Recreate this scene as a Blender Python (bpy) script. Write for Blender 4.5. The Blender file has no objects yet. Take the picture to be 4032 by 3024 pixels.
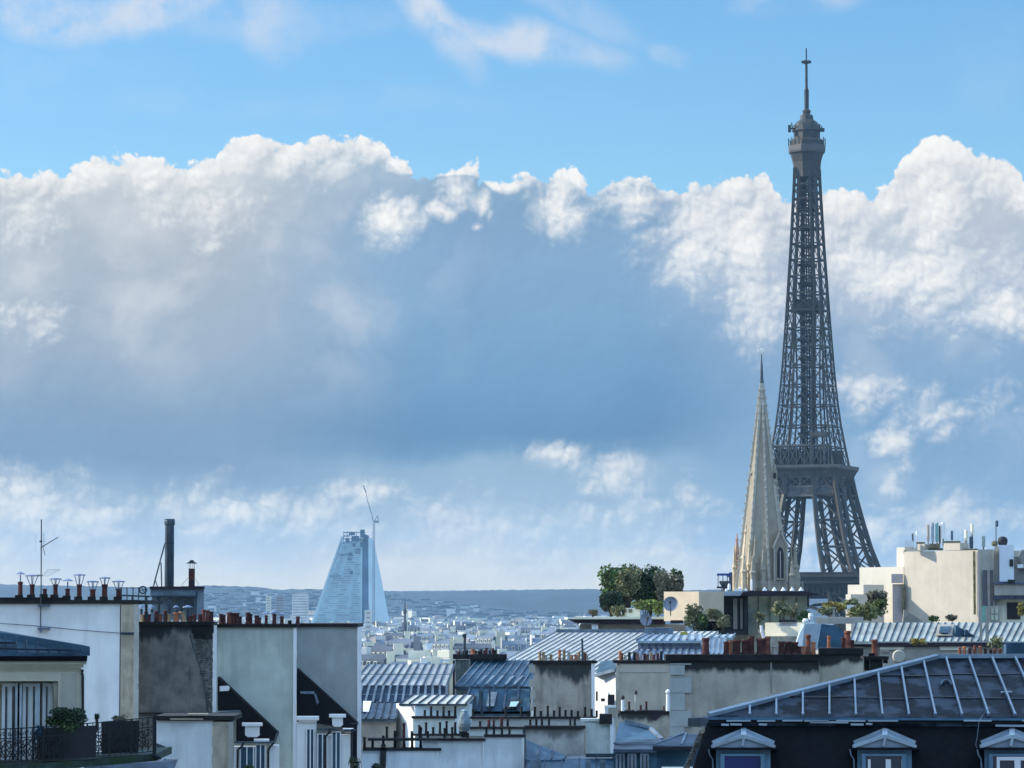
import bpy, math, random
from mathutils import Vector, Matrix
R = math.radians
scene = bpy.context.scene
C = scene.collection
# ------------------------------------------------------------------ camera
F = 12760.0                      # focal length in pixels of the 4032 px wide photograph
CAMZ = 45.0
PITCH = math.atan(888.0 / F)
cam = bpy.data.cameras.new("camera")
cam.sensor_width = 36.0
cam.lens = 36.0 * F / 4032.0
cam.clip_start = 1.0
cam.clip_end = 60000.0
camo = bpy.data.objects.new("camera", cam)
C.objects.link(camo)
camo.location = (0, 0, CAMZ)
camo.rotation_euler = (R(90) + PITCH, 0, 0)
scene.camera = camo
# ------------------------------------------------------------------ render / exposure
scene.view_settings.view_transform = 'Standard'
scene.view_settings.look = 'None'
scene.view_settings.exposure = 0.35
scene.view_settings.gamma = 1.0
scene.view_settings.use_curve_mapping = False
scene.render.engine = 'CYCLES'
scene.cycles.use_denoising = True
scene.cycles.volume_bounces = 0
scene.cycles.max_bounces = 6
# ------------------------------------------------------------------ sun
SUN_EL = 27.0
SUN_AZ = -80.0                    # degrees, 0 = straight ahead (+Y), negative = to the left
sdir = Vector((math.sin(R(SUN_AZ)) * math.cos(R(SUN_EL)), math.cos(R(SUN_AZ)) * math.cos(R(SUN_EL)), math.sin(R(SUN_EL))))
sun = bpy.data.lights.new("sun", 'SUN')
sun.energy = 4.3
sun.angle = R(0.5)
sun.color = (1.0, 0.90, 0.74)
suno = bpy.data.objects.new("sun", sun)
C.objects.link(suno)
suno.rotation_euler = sdir.to_track_quat('Z', 'Y').to_euler()
suno.location = (-200, 50, 400)

# ------------------------------------------------------------------ node expression helper
class NT:
    def __init__(self, tree):
        self.t = tree
    def n(self, kind, **kw):
        nd = self.t.nodes.new(kind)
        for k, v in kw.items():
            setattr(nd, k, v)
        return nd
    def link(self, a, b):
        self.t.links.new(a.s if isinstance(a, EX) else a, b)
    def put(self, v, sock):
        if isinstance(v, EX):
            self.t.links.new(v.s, sock)
        else:
            sock.default_value = v
    def math(self, op, *a, clamp=False):
        nd = self.n('ShaderNodeMath', operation=op, use_clamp=clamp)
        for i, v in enumerate(a):
            self.put(v, nd.inputs[i])
        return EX(self, nd.outputs[0])
    def comb(self, x, y, z=0.0):
        nd = self.n('ShaderNodeCombineXYZ')
        for i, v in enumerate((x, y, z)):
            self.put(v, nd.inputs[i])
        return EX(self, nd.outputs[0])
    def noise(self, vec, scale, detail=4.0, rough=0.55, dist=0.0, color=False):
        nd = self.n('ShaderNodeTexNoise')
        self.put(vec, nd.inputs['Vector'])
        nd.inputs['Scale'].default_value = scale
        nd.inputs['Detail'].default_value = detail
        nd.inputs['Roughness'].default_value = rough
        nd.inputs['Distortion'].default_value = dist
        return EX(self, nd.outputs[1 if color else 0])
    def voro(self, vec, scale, smooth=0.6):
        nd = self.n('ShaderNodeTexVoronoi', feature='SMOOTH_F1')
        self.put(vec, nd.inputs['Vector'])
        nd.inputs['Scale'].default_value = scale
        nd.inputs['Smoothness'].default_value = smooth
        return EX(self, nd.outputs['Distance'])
    def step(self, x, a, b):
        nd = self.n('ShaderNodeMapRange', interpolation_type='SMOOTHSTEP')
        self.put(x, nd.inputs['Value'])
        self.put(a, nd.inputs['From Min']); self.put(b, nd.inputs['From Max'])
        return EX(self, nd.outputs['Result'])
    def lin(self, x, a, b, c=0.0, d=1.0):
        nd = self.n('ShaderNodeMapRange')
        self.put(x, nd.inputs['Value'])
        for k, v in (('From Min', a), ('From Max', b), ('To Min', c), ('To Max', d)):
            self.put(v, nd.inputs[k])
        return EX(self, nd.outputs['Result'])
    def curve(self, x, pts, x0, x1, y0, y1):
        nd = self.n('ShaderNodeFloatCurve')
        c = nd.mapping.curves[0]
        q = [((a - x0) / (x1 - x0), (b - y0) / (y1 - y0)) for a, b in pts]
        c.points[0].location = q[0]; c.points[1].location = q[-1]
        for p in q[1:-1]:
            c.points.new(*p)
        nd.mapping.update()
        self.put(self.lin(x, x0, x1), nd.inputs['Value'])
        return EX(self, nd.outputs[0]) * (y1 - y0) + y0
    def ramp(self, x, stops, x0, x1):
        nd = self.n('ShaderNodeValToRGB')
        el = nd.color_ramp.elements
        st = [((a - x0) / (x1 - x0), lin8(c)) for a, c in stops]
        el[0].position = st[0][0]; el[0].color = st[0][1]
        el[1].position = st[-1][0]; el[1].color = st[-1][1]
        for p, c in st[1:-1]:
            e = el.new(p); e.color = c
        self.put(self.lin(x, x0, x1), nd.inputs['Fac'])
        return EX(self, nd.outputs[0])
    def mix(self, f, a, b, blend='MIX'):
        nd = self.n('ShaderNodeMix', data_type='RGBA', blend_type=blend, clamp_factor=True)
        self.put(f, nd.inputs['Factor'])
        self.put(a, nd.inputs[6]); self.put(b, nd.inputs[7])
        return EX(self, nd.outputs[2])
    def vmath(self, op, a, b, scale=None):
        nd = self.n('ShaderNodeVectorMath', operation=op)
        self.put(a, nd.inputs[0])
        if b is not None:
            self.put(b, nd.inputs[1])
        if scale is not None:
            self.put(scale, nd.inputs['Scale'])
        return EX(self, nd.outputs[0])

class EX:
    def __init__(self, nt, s):
        self.nt = nt; self.s = s
    def __add__(self, o): return self.nt.math('ADD', self, o)
    __radd__ = __add__
    def __sub__(self, o): return self.nt.math('SUBTRACT', self, o)
    def __rsub__(self, o): return self.nt.math('SUBTRACT', o, self)
    def __mul__(self, o): return self.nt.math('MULTIPLY', self, o)
    __rmul__ = __mul__
    def __truediv__(self, o): return self.nt.math('DIVIDE', self, o)
    def clamp(self): return self.nt.math('ADD', self, 0.0, clamp=True)

def l1(v):
    v /= 255.0
    return v / 12.92 if v <= 0.04045 else ((v + 0.055) / 1.055) ** 2.4
def lin8(c):
    return (l1(c[0]), l1(c[1]), l1(c[2]), 1.0)

# ------------------------------------------------------------------ sky
world = bpy.data.worlds.new("World")
scene.world = world
world.use_nodes = True
wt = world.node_tree
wt.nodes.clear()
W = NT(wt)
SKY = 0.15
skyn = W.n('ShaderNodeTexSky', sky_type='NISHITA')
skyn.sun_disc = False
skyn.sun_elevation = R(SUN_EL)
skyn.sun_rotation = R(SUN_AZ)
skyn.altitude = 60.0
skyn.air_density = 1.0
skyn.dust_density = 0.4
skyn.ozone_density = 2.0
tc = W.n('ShaderNodeTexCoord')
sep = W.n('ShaderNodeSeparateXYZ')
wt.links.new(tc.outputs['Generated'], sep.inputs[0])
dx, dy, dz = (EX(W, sep.outputs[i]) for i in range(3))
az = W.math('ARCTAN2', dx, dy)
el = W.math('ARCSINE', dz)
u = az * 12.76 + 2.016                   # thousandths of a photograph pixel, on the sphere of directions
v = 1.512 - (el - PITCH) * 12.76
uv = W.comb(u, v)
n1 = W.noise(uv, 1.6, 5.0, 0.55, color=True)
uvd = W.vmath('ADD', uv, W.vmath('SCALE', W.vmath('SUBTRACT', n1, (0.5, 0.5, 0.5)), None, 0.30))
sd = W.n('ShaderNodeSeparateXYZ')
W.put(uvd, sd.inputs[0])
ud, vd = EX(W, sd.outputs[0]), EX(W, sd.outputs[1])
n2 = W.noise(uv, 9.0, 4.0, 0.6, color=True)
uvb = W.vmath('ADD', uv, W.vmath('SCALE', W.vmath('SUBTRACT', n2, (0.5, 0.5, 0.5)), None, 0.05))

def height(p):
    """heap-cloud relief: rounded heads with sharp creases, at four scales; about -0.3 .. 0.6"""
    h = None
    for sc, am, off in ((4.2, .62, 0), (9.3, .36, 3.1), (20.0, .20, 7.7), (43.0, .11, 1.3)):
        n = W.noise(W.vmath('ADD', p, (off, off * .7, off * .3)) if off else p, sc, 0.0)
        e = W.math('ABSOLUTE', n * 2.0 - 1.0) * (2.0 * am)
        h = e if h is None else h + e
    return h - 0.50
H0 = height(uvb)
H1 = height(W.vmath('ADD', uvb, (-0.016, -0.019, 0)))
rel = (H0 - H1) * 2.2                    # side of each head that faces the sun
fine = W.noise(uv, 26.0, 5.0, 0.6) - 0.5

TOP = [(0, .705), (.20, .71), (.42, .645), (.60, .665), (.75, .66), (.90, .60), (1.08, .575), (1.25, .575), (1.42, .565), (1.50, .59),
       (1.60, .69), (1.72, .70), (1.85, .695), (1.98, .755), (2.08, .71), (2.18, .70), (2.25, .70), (2.32, .755), (2.42, .715), (2.55, .712), (2.64, .76), (2.75, .74),
       (2.84, .72), (3.00, .70), (3.09, .79), (3.25, .76), (3.42, .785), (3.52, .72), (3.60, .615), (3.72, .60), (3.82, .63), (3.95, .67), (4.03, .76)]
T = W.curve(u, TOP, 0, 4.03, 0.5, 0.9)
t = v - T + 0.012
alpha = W.step(t + H0 * 0.085 + fine * 0.008, -0.006, 0.014)

# body colour: three vertical ramps, blended from left to right along distorted directions
RL = [(.6, (207, 212, 215)), (.80, (187, 194, 201)), (1.05, (173, 184, 195)), (1.40, (159, 174, 191)), (1.62, (131, 156, 181)), (1.82, (123, 148, 175)),
      (1.88, (131, 156, 181)), (1.98, (161, 182, 199)), (2.08, (184, 201, 219)), (2.2, (222, 226, 228)), (2.30, (246, 240, 226)), (2.4, (242, 238, 228))]
RM = [(.6, (151, 178, 201)), (.80, (129, 162, 193)), (1.00, (131, 165, 198)), (1.25, (123, 161, 196)), (1.55, (105, 146, 183)), (1.70, (95, 134, 170)),
      (1.78, (109, 146, 179)), (1.84, (151, 177, 198)), (1.98, (161, 184, 203)), (2.12, (190, 206, 218)), (2.27, (244, 239, 227)), (2.4, (242, 239, 230))]
RR = [(.6, (197, 204, 211)), (.85, (185, 194, 206)), (1.10, (175, 188, 205)), (1.35, (143, 170, 199)), (1.60, (123, 159, 194)), (1.80, (131, 164, 196)),
      (2.00, (143, 175, 202)), (2.20, (176, 203, 229)), (2.4, (236, 240, 241))]
vl = vd - W.step(ud, .3, .9) * 0.04
cL = W.ramp(vl, RL, .5, 2.5); cM = W.ramp(vd, RM, .5, 2.5); cR = W.ramp(vd, RR, .5, 2.5)
body = W.mix(W.step(ud, 0.75, 1.75), cL, cM)
body = W.mix(W.step(ud, 2.45, 3.05), body, cR)

# sunlit white masses: where (u, v), how wide, how bright
def blob(a, b, ra, rb, amp=1.0):
    x = (ud - a) / ra; y = (vd - b) / rb
    return (1.0 - W.math('SQRT', x * x + y * y)) * amp
blobs = [(2.86, .92, .30, .30, 1.0), (2.98, 1.20, .20, .20, .8), (3.66, .80, .22, .30, 1.1), (3.30, .95, .26, .26, .7), (3.62, 1.12, .38, .22, .9),
         (3.95, 1.25, .18, .14, 1.0), (2.22, .78, .11, .14, 1.2), (2.48, .78, .14, .10, 1.0), (1.55, .85, .10, .12, 1.1), (1.71, .81, .07, .06, 1.3),
         (1.80, .735, .10, .08, 1.1), (1.89, .785, .04, .08, 1.0), (2.72, 1.10, .12, .08, .6), (3.0, 1.27, .10, .07, .7), (2.43, 1.88, .14, .10, 1.1),
         (2.20, 1.80, .16, .06, .9), (3.47, 1.75, .12, .07, 1.1), (1.20, 2.00, .18, .09, 1.1), (1.40, 1.94, .20, .07, .9), (0.08, 2.00, .30, .13, 1.0), (.36, 2.02, .16, .07, .9), (2.72, 1.95, .08, .06, .8), (3.75, 2.05, .22, .13, .8), (3.50, 1.90, .07, .14, .6),
         (.80, 2.02, .3, .08, .5), (3.42, 1.56, .14, .10, .5), (3.68, 1.66, .3, .08, .45), (1.9, 2.12, .5, .14, .6), (.12, .86, .16, .16, .6), (.78, .80, .26, .14, .7), (.12, 1.24, .12, .10, .4), (1.86, .89, .03, .02, 1.0)]
wsum = None
for b in blobs:
    e = blob(*b)
    wsum = e if wsum is None else W.math('MAXIMUM', wsum, e)
wsum = W.math('MAXIMUM', wsum, -1.2)
rimh = W.curve(u, [(0, .12), (1.35, .14), (1.50, .08), (1.65, .012), (2.0, .02), (2.12, .05), (2.3, .06), (2.6, .05), (2.8, .16), (4.03, .18)], 0, 4.03, 0, .3)
rim = W.math('MINIMUM', 1.05 - t / rimh, 0.9)
lowband = W.step(v, 1.84, 2.02) * (1.0 - W.step(v, 2.24, 2.33))
lowH = height(W.comb(u * 1.0 + 7.0, v * 2.1, 0.0))
W0 = W.math('MAXIMUM', wsum, rim)
W0 = W.math('MAXIMUM', W0, lowband * (1.2 + 0.12 + (W.noise(W.comb(ud + 3.0, vd * 2.0), 2.8, 5.0, 0.55) - 0.5) * 3.0 + lowH * 0.30) - 1.2)
W0 = W.math('MAXIMUM', W0, -1.1)
wf = W.step(W0 + H0 * 0.50 + rel * 0.16 + fine * 0.05, -0.30, 1.40)
wf = (wf + rel * 0.17 * W.step(wf, 0.02, 0.4) * (1.0 - wf * 0.3)).clamp()
white = W.mix(W.step(v, 1.0, 2.0), lin8((246, 244, 241)), lin8((246, 243, 236)))
softw = W.step(W.noise(uvd, 2.6, 4.0, 0.55), 0.42, 0.72) * (1.0 - W.step(ud, 1.1, 2.1)) * (1.0 - W.step(v, 1.2, 1.7)) * 0.42
softw = W.math('MAXIMUM', softw, W.step(W.noise(uvd, 3.4, 4.0, 0.55), 0.45, 0.75) * W.step(ud, 2.9, 3.3) * 0.22)
wf = W.math('MAXIMUM', wf, softw)
cloud = W.mix(wf, body, white)
broad = W.noise(uvd, 1.5, 3.0, 0.5) - 0.5
shade = 1.0 + rel * 0.035 + broad * 0.26 + fine * 0.03 + 0.02
cloud = W.mix(1.0, cloud, W.comb(shade, shade, 1.0 + (shade - 1.0) * 0.7), 'MULTIPLY')

# blue sky of the gaps: the Nishita sky, saturated the way the picture shows it
skyc = EX(W, skyn.outputs[0])
hsv = W.n('ShaderNodeHueSaturation')
hsv.inputs['Saturation'].default_value = 1.3
hsv.inputs['Value'].default_value = 1.08
W.put(skyc, hsv.inputs['Color'])
skycol = W.mix(1.0, EX(W, hsv.outputs[0]), (SKY * 0.84, SKY * 0.96, SKY * 1.04, 1), 'MULTIPLY')

# thin high wisps near the top of the picture
def wblob(a, b, ra, rb, amp=1.0, rot=0.0):
    c, s = math.cos(rot), math.sin(rot)
    x0 = ud - a; y0 = vd - b
    x = (x0 * c + y0 * s) / ra; y = (y0 * c - x0 * s) / rb
    return W.step(1.6 - W.math('SQRT', x * x + y * y), 0.0, 1.2) * amp
wn = W.step(W.noise(uvd, 3.4, 7.0, 0.62), 0.26, 0.62)
ws = None
for b in [(.08, .08, .42, .10, .85, .1), (.60, .05, .30, .09, .9, -.35), (1.07, .08, .12, .13, .62, .3), (1.68, .08, .25, .075, .9, .85), (2.05, .19, .35, .07, .85, .12), (3.15, .0, .22, .06, .5, 0),
          (2.62, .21, .07, .04, .4, .3), (.9, .10, .6, .08, .30, 0), (1.0, .42, 1.2, .05, .10, 0), (3.9, .3, .15, .2, .10, 0), (.1, .3, .5, .1, .12, 0), (2.2, .02, .3, .07, .35, .4)]:
    e = wblob(*b)
    ws = e if ws is None else W.math('MAXIMUM', ws, e)
wisp = ws * wn
skycol = W.mix(wisp * 0.95, skycol, lin8((219, 225, 236)))
over = W.step(W.noise(W.comb(dx, dy, dz), 1.8, 5.0, 0.6), 0.36, 0.62) * W.step(0.0 - v, 0.8, 4.0) * 0.75  # bright cloud added overhead, out of view, as blue fill light
skycol = W.mix(over, skycol, (1.9, 2.7, 3.8, 1.0))
final = W.mix(alpha, skycol, cloud)
final = W.mix(1.0, final, (0.80, 0.80, 0.80, 1), 'MULTIPLY')
final = W.mix(1.0, final, (1 / SKY, 1 / SKY, 1 / SKY, 1), 'MULTIPLY')
bg = W.n('ShaderNodeBackground')
bg.inputs['Strength'].default_value = SKY
W.put(final, bg.inputs['Color'])
wo = W.n('ShaderNodeOutputWorld')
wt.links.new(bg.outputs[0], wo.inputs[0])
world.cycles.sampling_method = 'MANUAL'
world.cycles.sample_map_resolution = 1024

# ------------------------------------------------------------------ geometry helpers
CP, SP = math.cos(PITCH), math.sin(PITCH)
def P(px, py, Y):
    """world point at distance Y (along +Y) seen at photograph pixel (px, py)"""
    a = px - 2016.0; b = 1512.0 - py
    dyy = CP * F - SP * b
    t_ = Y / dyy
    return Vector((a * t_, Y, CAMZ + (SP * F + CP * b) * t_))
def PX(px, Y, py=2500): return P(px, py, Y).x
def PZ(py, Y): return P(2016, py, Y).z
def S(Y, py=2500): return Y / (CP * F - SP * (1512.0 - py))      # metres per photograph pixel

class MB:
    def __init__(self):
        self.v = []; self.f = []; self.m = []
    def face(self, pts, m=0):
        i = len(self.v)
        self.v += [Vector(p) for p in pts]
        self.f.append(tuple(range(i, i + len(pts)))); self.m.append(m)
    def hexa(self, b, t_, m=0):
        """b, t_: four bottom and four top points, counter-clockwise seen from above"""
        i = len(self.v)
        self.v += [Vector(p) for p in b] + [Vector(p) for p in t_]
        for q in ((3, 2, 1, 0), (4, 5, 6, 7), (0, 1, 5, 4), (1, 2, 6, 5), (2, 3, 7, 6), (3, 0, 4, 7)):
            self.f.append(tuple(i + k for k in q)); self.m.append(m)
        return self
    def box(self, x0, y0, z0, x1, y1, z1, m=0):
        if x1 < x0: x0, x1 = x1, x0
        if y1 < y0: y0, y1 = y1, y0
        if z1 < z0: z0, z1 = z1, z0
        return self.hexa([(x0, y0, z0), (x1, y0, z0), (x1, y1, z0), (x0, y1, z0)], [(x0, y0, z1), (x1, y0, z1), (x1, y1, z1), (x0, y1, z1)], m)
    def bpx(self, xa, ya, xb, yb, Y, d, m=0):
        """box whose front face fills photo pixels xa..xb, ya..yb at distance Y and reaches d metres back; yb None = ground"""
        ym = ya if yb is None else (ya + yb) / 2
        x0, x1 = PX(xa, Y, ym), PX(xb, Y, ym); z0 = 0.0 if yb is None else PZ(yb, Y); z1 = PZ(ya, Y)
        k = (x0 if abs(x0) > abs(x1) else x1) / Y * d      # party walls stand a few degrees off the view's axis
        return self.hexa([(x0, Y, z0), (x1, Y, z0), (x1 + k, Y + d, z0), (x0 + k, Y + d, z0)], [(x0, Y, z1), (x1, Y, z1), (x1 + k, Y + d, z1), (x0 + k, Y + d, z1)], m)
    def prism(self, pts, dvec, m=0):
        """closed prism: polygon (world points, counter-clockwise from the front) pushed along dvec"""
        n = len(pts); i = len(self.v); dvec = Vector(dvec)
        self.v += [Vector(p) for p in pts] + [Vector(p) + dvec for p in pts]
        self.f.append(tuple(range(i, i + n))); self.m.append(m)
        self.f.append(tuple(range(i + 2 * n - 1, i + n - 1, -1))); self.m.append(m)
        for k in range(n):
            k2 = (k + 1) % n
            self.f.append((i + k, i + n + k, i + n + k2, i + k2)); self.m.append(m)
        return self
    def ppx(self, pts, Y, d, m=0):
        return self.prism([P(a, b, Y) for a, b in pts], (0, d, 0), m)
    def beam(self, a, b, w, h=None, m=0, up=(0, 0, 1)):
        a = Vector(a); b = Vector(b); h = h or w
        d = b - a
        if d.length < 1e-6: return self
        d.normalize()
        upv = Vector(up)
        if abs(d.dot(upv)) > 0.98: upv = Vector((0, 1, 0))
        s = d.cross(upv).normalized() * (w / 2)
        t_ = s.normalized().cross(d).normalized() * (h / 2)
        q = [-s - t_, s - t_, s + t_, -s + t_]
        i = len(self.v)
        self.v += [a + k for k in q] + [b + k for k in q]
        for k in range(4):
            k2 = (k + 1) % 4
            self.f.append((i + k, i + k2, i + 4 + k2, i + 4 + k)); self.m.append(m)
        self.f.append((i + 3, i + 2, i + 1, i)); self.m.append(m)
        self.f.append((i + 4, i + 5, i + 6, i + 7)); self.m.append(m)
        return self
    def lathe(self, c, prof, n=12, m=0, axis='Z', cap=True):
        """prof: list of (radius, height)"""
        c = Vector(c); i = len(self.v)
        for r, h in prof:
            for k in range(n):
                a = 2 * math.pi * (k + 0.5) / n
                if axis == 'Z': p = Vector((r * math.cos(a), r * math.sin(a), h))
                elif axis == 'Y': p = Vector((r * math.cos(a), h, r * math.sin(a)))
                else: p = Vector((h, r * math.cos(a), r * math.sin(a)))
                self.v.append(c + p)
        for j in range(len(prof) - 1):
            for k in range(n):
                k2 = (k + 1) % n
                self.f.append((i + j * n + k, i + j * n + k2, i + (j + 1) * n + k2, i + (j + 1) * n + k)); self.m.append(m)
        if cap:
            self.f.append(tuple(i + k for k in range(n - 1, -1, -1))); self.m.append(m)
            j = len(prof) - 1
            self.f.append(tuple(i + j * n + k for k in range(n))); self.m.append(m)
        return self
    def tube(self, pts, r, n=6, m=0):
        for a, b in zip(pts[:-1], pts[1:]):
            a = Vector(a); b = Vector(b); d = (b - a).normalized()
            s = d.cross(Vector((0, 0, 1)) if abs(d.z) < .9 else Vector((0, 1, 0))).normalized(); t_ = s.cross(d)
            i = len(self.v)
            for c in (a, b):
                for k in range(n):
                    an = 2 * math.pi * k / n
                    self.v.append(c + s * r * math.cos(an) + t_ * r * math.sin(an))
            for k in range(n):
                k2 = (k + 1) % n
                self.f.append((i + k, i + k2, i + n + k2, i + n + k)); self.m.append(m)
            self.f.append(tuple(i + k for k in range(n))); self.m.append(m)
            self.f.append(tuple(i + n + k for k in range(n - 1, -1, -1))); self.m.append(m)
        return self

def part(name, mb, mat, parent=None, origin=None, smooth=False, label=None):
    org = Vector(origin) if origin is not None else (WORLDPOS.get(parent.name, Vector((0, 0, 0))) if parent else Vector((0, 0, 0)))
    base = WORLDPOS.get(parent.name, Vector((0, 0, 0))) if parent else Vector((0, 0, 0))
    me = bpy.data.meshes.new(name)
    me.from_pydata([tuple(p - org) for p in mb.v], [], mb.f)
    mats = mat if isinstance(mat, (list, tuple)) else [mat]
    for k in mats: me.materials.append(k)
    if len(mats) > 1: me.polygons.foreach_set('material_index', mb.m)
    if smooth: me.polygons.foreach_set('use_smooth', [True] * len(me.polygons))
    me.update()
    o = bpy.data.objects.new(name, me)
    C.objects.link(o)
    if parent:
        o.parent = parent
    o.location = org - base
    WORLDPOS[o.name] = org
    if label: o['label'] = label
    return o
WORLDPOS = {}
def tag(o, label, cat, group=None):
    o['label'] = label; o['category'] = cat
    if group: o['group'] = group
    return o
def thing(name, label, cat, loc, group=None):
    o = bpy.data.objects.new(name, None)
    o.empty_display_size = 1.0
    C.objects.link(o)
    o.location = loc
    WORLDPOS[o.name] = Vector(loc)
    return tag(o, label, cat, group)
def one(name, mb, mat, label, cat, group=None, smooth=False):
    """a thing that is a single mesh, origin at the middle of its base"""
    xs = [p.x for p in mb.v]; ys = [p.y for p in mb.v]; zs = [p.z for p in mb.v]
    o = part(name, mb, mat, None, ((min(xs) + max(xs)) / 2, (min(ys) + max(ys)) / 2, min(zs)), smooth)
    return tag(o, label, cat, group)
def struct(name, mb, mat):
    o = part(name, mb, mat); o['kind'] = 'structure'; return o
def copypart(src, parent, loc, scale=(1, 1, 1), rotz=0.0, name=None):
    c = src.copy()
    if name: c.name = name
    C.objects.link(c)
    c.parent = parent
    c.location = Vector(loc) - (WORLDPOS.get(parent.name, Vector((0, 0, 0))) if parent else Vector((0, 0, 0)))
    c.scale = scale
    c.rotation_euler = (0, 0, rotz)
    WORLDPOS[c.name] = Vector(loc)
    return c
# ------------------------------------------------------------------ materials
HAZE = 5.0e-5
MATS = {}
def mat(name, col, rough=0.8, var=0.15, scale=1.0, metal=0.0, bump=0.0, streak=0.0, stain=None, col2=None, tint=None, bscale=None, spec=0.5):
    """procedural surface: base colour mottled at two scales, optional vertical rain streaks and a dark drip stain under a height
    stain = (z_top, length, colour, strength); col2 = second colour of large patches"""
    m = bpy.data.materials.new(name); m.use_nodes = True
    t_ = m.node_tree; t_.nodes.clear(); N = NT(t_)
    geo = N.n('ShaderNodeNewGeometry')
    pos = EX(N, geo.outputs['Position'])
    c3 = (col[0], col[1], col[2], 1)
    dk = tuple(max(0, x * (1 - var * 1.6)) for x in col) + (1,)
    lt = tuple(min(1, x * (1 + var)) for x in col) + (1,)
    a = N.noise(pos, scale, 5.0, 0.6)
    b = N.noise(pos, scale * 0.17, 3.0, 0.5)
    cc = N.mix(N.step(a * 0.6 + b * 0.4, 0.36, 0.64), dk, lt)
    if col2:
        cc = N.mix(N.step(N.noise(pos, scale * 0.3, 4.0, 0.6), 0.48, 0.6), cc, (col2[0], col2[1], col2[2], 1))
    sp = N.n('ShaderNodeSeparateXYZ'); N.put(pos, sp.inputs[0])
    x, y, z = (EX(N, sp.outputs[i]) for i in range(3))
    if streak:
        s = N.noise(N.comb(x * 1.0, y * 1.0, z * 0.12), scale * 2.2, 4.0, 0.6)
        cc = N.mix(N.step(s, 0.45, 0.70) * streak, cc, tuple(x_ * 0.35 for x_ in col) + (1,))
    if stain:
        zt, ln, sc, st = stain
        s = N.noise(N.comb(x, y, z * 0.25), scale * 1.6, 5.0, 0.65)
        s2 = N.noise(N.comb(x, y, z * 0.3), scale * 0.5, 2.0, 0.5)
        h = (z - (zt - ln)) / ln
        f_ = N.step(h + (s - 0.5) * 1.3 + (s2 - 0.5) * 1.6, 0.45, 0.85)
        cc = N.mix(f_ * st, cc, (sc[0], sc[1], sc[2], 1))
    bs = N.n('ShaderNodeBsdfPrincipled')
    N.put(cc, bs.inputs['Base Color'])
    bs.inputs['Roughness'].default_value = rough
    bs.inputs['Metallic'].default_value = metal
    bs.inputs['Specular IOR Level'].default_value = spec
    if bump:
        bn = N.n('ShaderNodeBump'); bn.inputs['Strength'].default_value = bump; bn.inputs['Distance'].default_value = 0.05
        N.put(N.noise(pos, bscale or scale * 4, 4.0, 0.6), bn.inputs['Height'])
        t_.links.new(bn.outputs[0], bs.inputs['Normal'])
    o = N.n('ShaderNodeOutputMaterial')
    t_.links.new(bs.outputs[0], o.inputs[0])
    MATS[name] = m
    return m
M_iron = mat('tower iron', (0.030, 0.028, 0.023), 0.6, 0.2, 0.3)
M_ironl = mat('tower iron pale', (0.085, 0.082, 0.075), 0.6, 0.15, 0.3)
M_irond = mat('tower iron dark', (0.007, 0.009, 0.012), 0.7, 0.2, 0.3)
M_white = mat('white render', (0.74, 0.79, 0.82), 0.9, 0.05, 0.5, streak=0.10)
M_white2 = mat('white paint', (0.78, 0.80, 0.80), 0.7, 0.05, 1.0)
M_cream = mat('cream stone', (0.66, 0.61, 0.48), 0.9, 0.07, 1.5, bump=0.1)
M_beige = mat('beige stone', (0.42, 0.38, 0.30), 0.9, 0.14, 3.0, streak=0.35)
M_stone = mat('spire stone', (0.33, 0.29, 0.22), 0.9, 0.09, 0.8, streak=0.15, bump=0.05)
M_stoned = mat('spire stone dark', (0.17, 0.16, 0.145), 0.9, 0.25, 0.8, bump=0.2)
M_soot = mat('soot', (0.012, 0.012, 0.013), 0.95, 0.5, 3.0)
M_black = mat('black iron', (0.008, 0.009, 0.012), 0.6, 0.2, 3.0)
M_slate = mat('slate', (0.005, 0.006, 0.009), 0.85, 0.3, 5.0, bump=0.2, spec=0.25)
M_zinc = mat('zinc', (0.15, 0.20, 0.25), 0.6, 0.25, 1.3, bump=0.05, spec=0.15)
M_zincd = mat('weathered zinc', (0.045, 0.070, 0.105), 0.6, 0.35, 1.2, bump=0.08, spec=0.12)
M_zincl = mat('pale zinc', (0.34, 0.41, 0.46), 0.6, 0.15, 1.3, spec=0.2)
M_zincm = mat('weathered sunlit zinc', (0.34, 0.36, 0.35), 0.7, 0.2, 1.5, spec=0.15, col2=(.22, .26, .30))  # lighter copy of the weathered zinc, sunlight put into the colour
M_zincs = mat('sunlit zinc', (0.66, 0.62, 0.53), 0.7, 0.12, 1.0, spec=0.15)  # zinc made pale and warm: sunlight is part of the colour
M_teal = mat('blue grey zinc', (0.045, 0.10, 0.15), 0.6, 0.25, 1.0, bump=0.05, spec=0.12)
M_glass = mat('window glass', (0.02, 0.035, 0.06), 0.08, 0.1, 1.0, spec=1.0)
M_glassg = mat('green glass', (0.42, 0.50, 0.36), 0.15, 0.25, 0.6, spec=1.0)
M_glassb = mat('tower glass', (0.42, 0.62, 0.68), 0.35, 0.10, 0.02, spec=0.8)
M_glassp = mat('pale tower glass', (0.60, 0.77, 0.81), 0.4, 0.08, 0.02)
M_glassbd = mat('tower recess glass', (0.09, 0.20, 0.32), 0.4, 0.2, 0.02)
M_terra = mat('terracotta', (0.20, 0.065, 0.04), 0.9, 0.35, 4.0)
M_terrad = mat('dark terracotta', (0.085, 0.024, 0.020), 0.9, 0.4, 4.0)
M_terrao = mat('orange terracotta', (0.42, 0.15, 0.07), 0.9, 0.2, 4.0)
M_tan = mat('tan clay', (0.34, 0.23, 0.13), 0.9, 0.2, 4.0)
M_steel = mat('steel', (0.10, 0.14, 0.22), 0.4, 0.2, 3.0, metal=0.5)
M_flue = mat('flue steel', (0.055, 0.085, 0.11), 0.4, 0.3, 1.5, metal=0.4)
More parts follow.
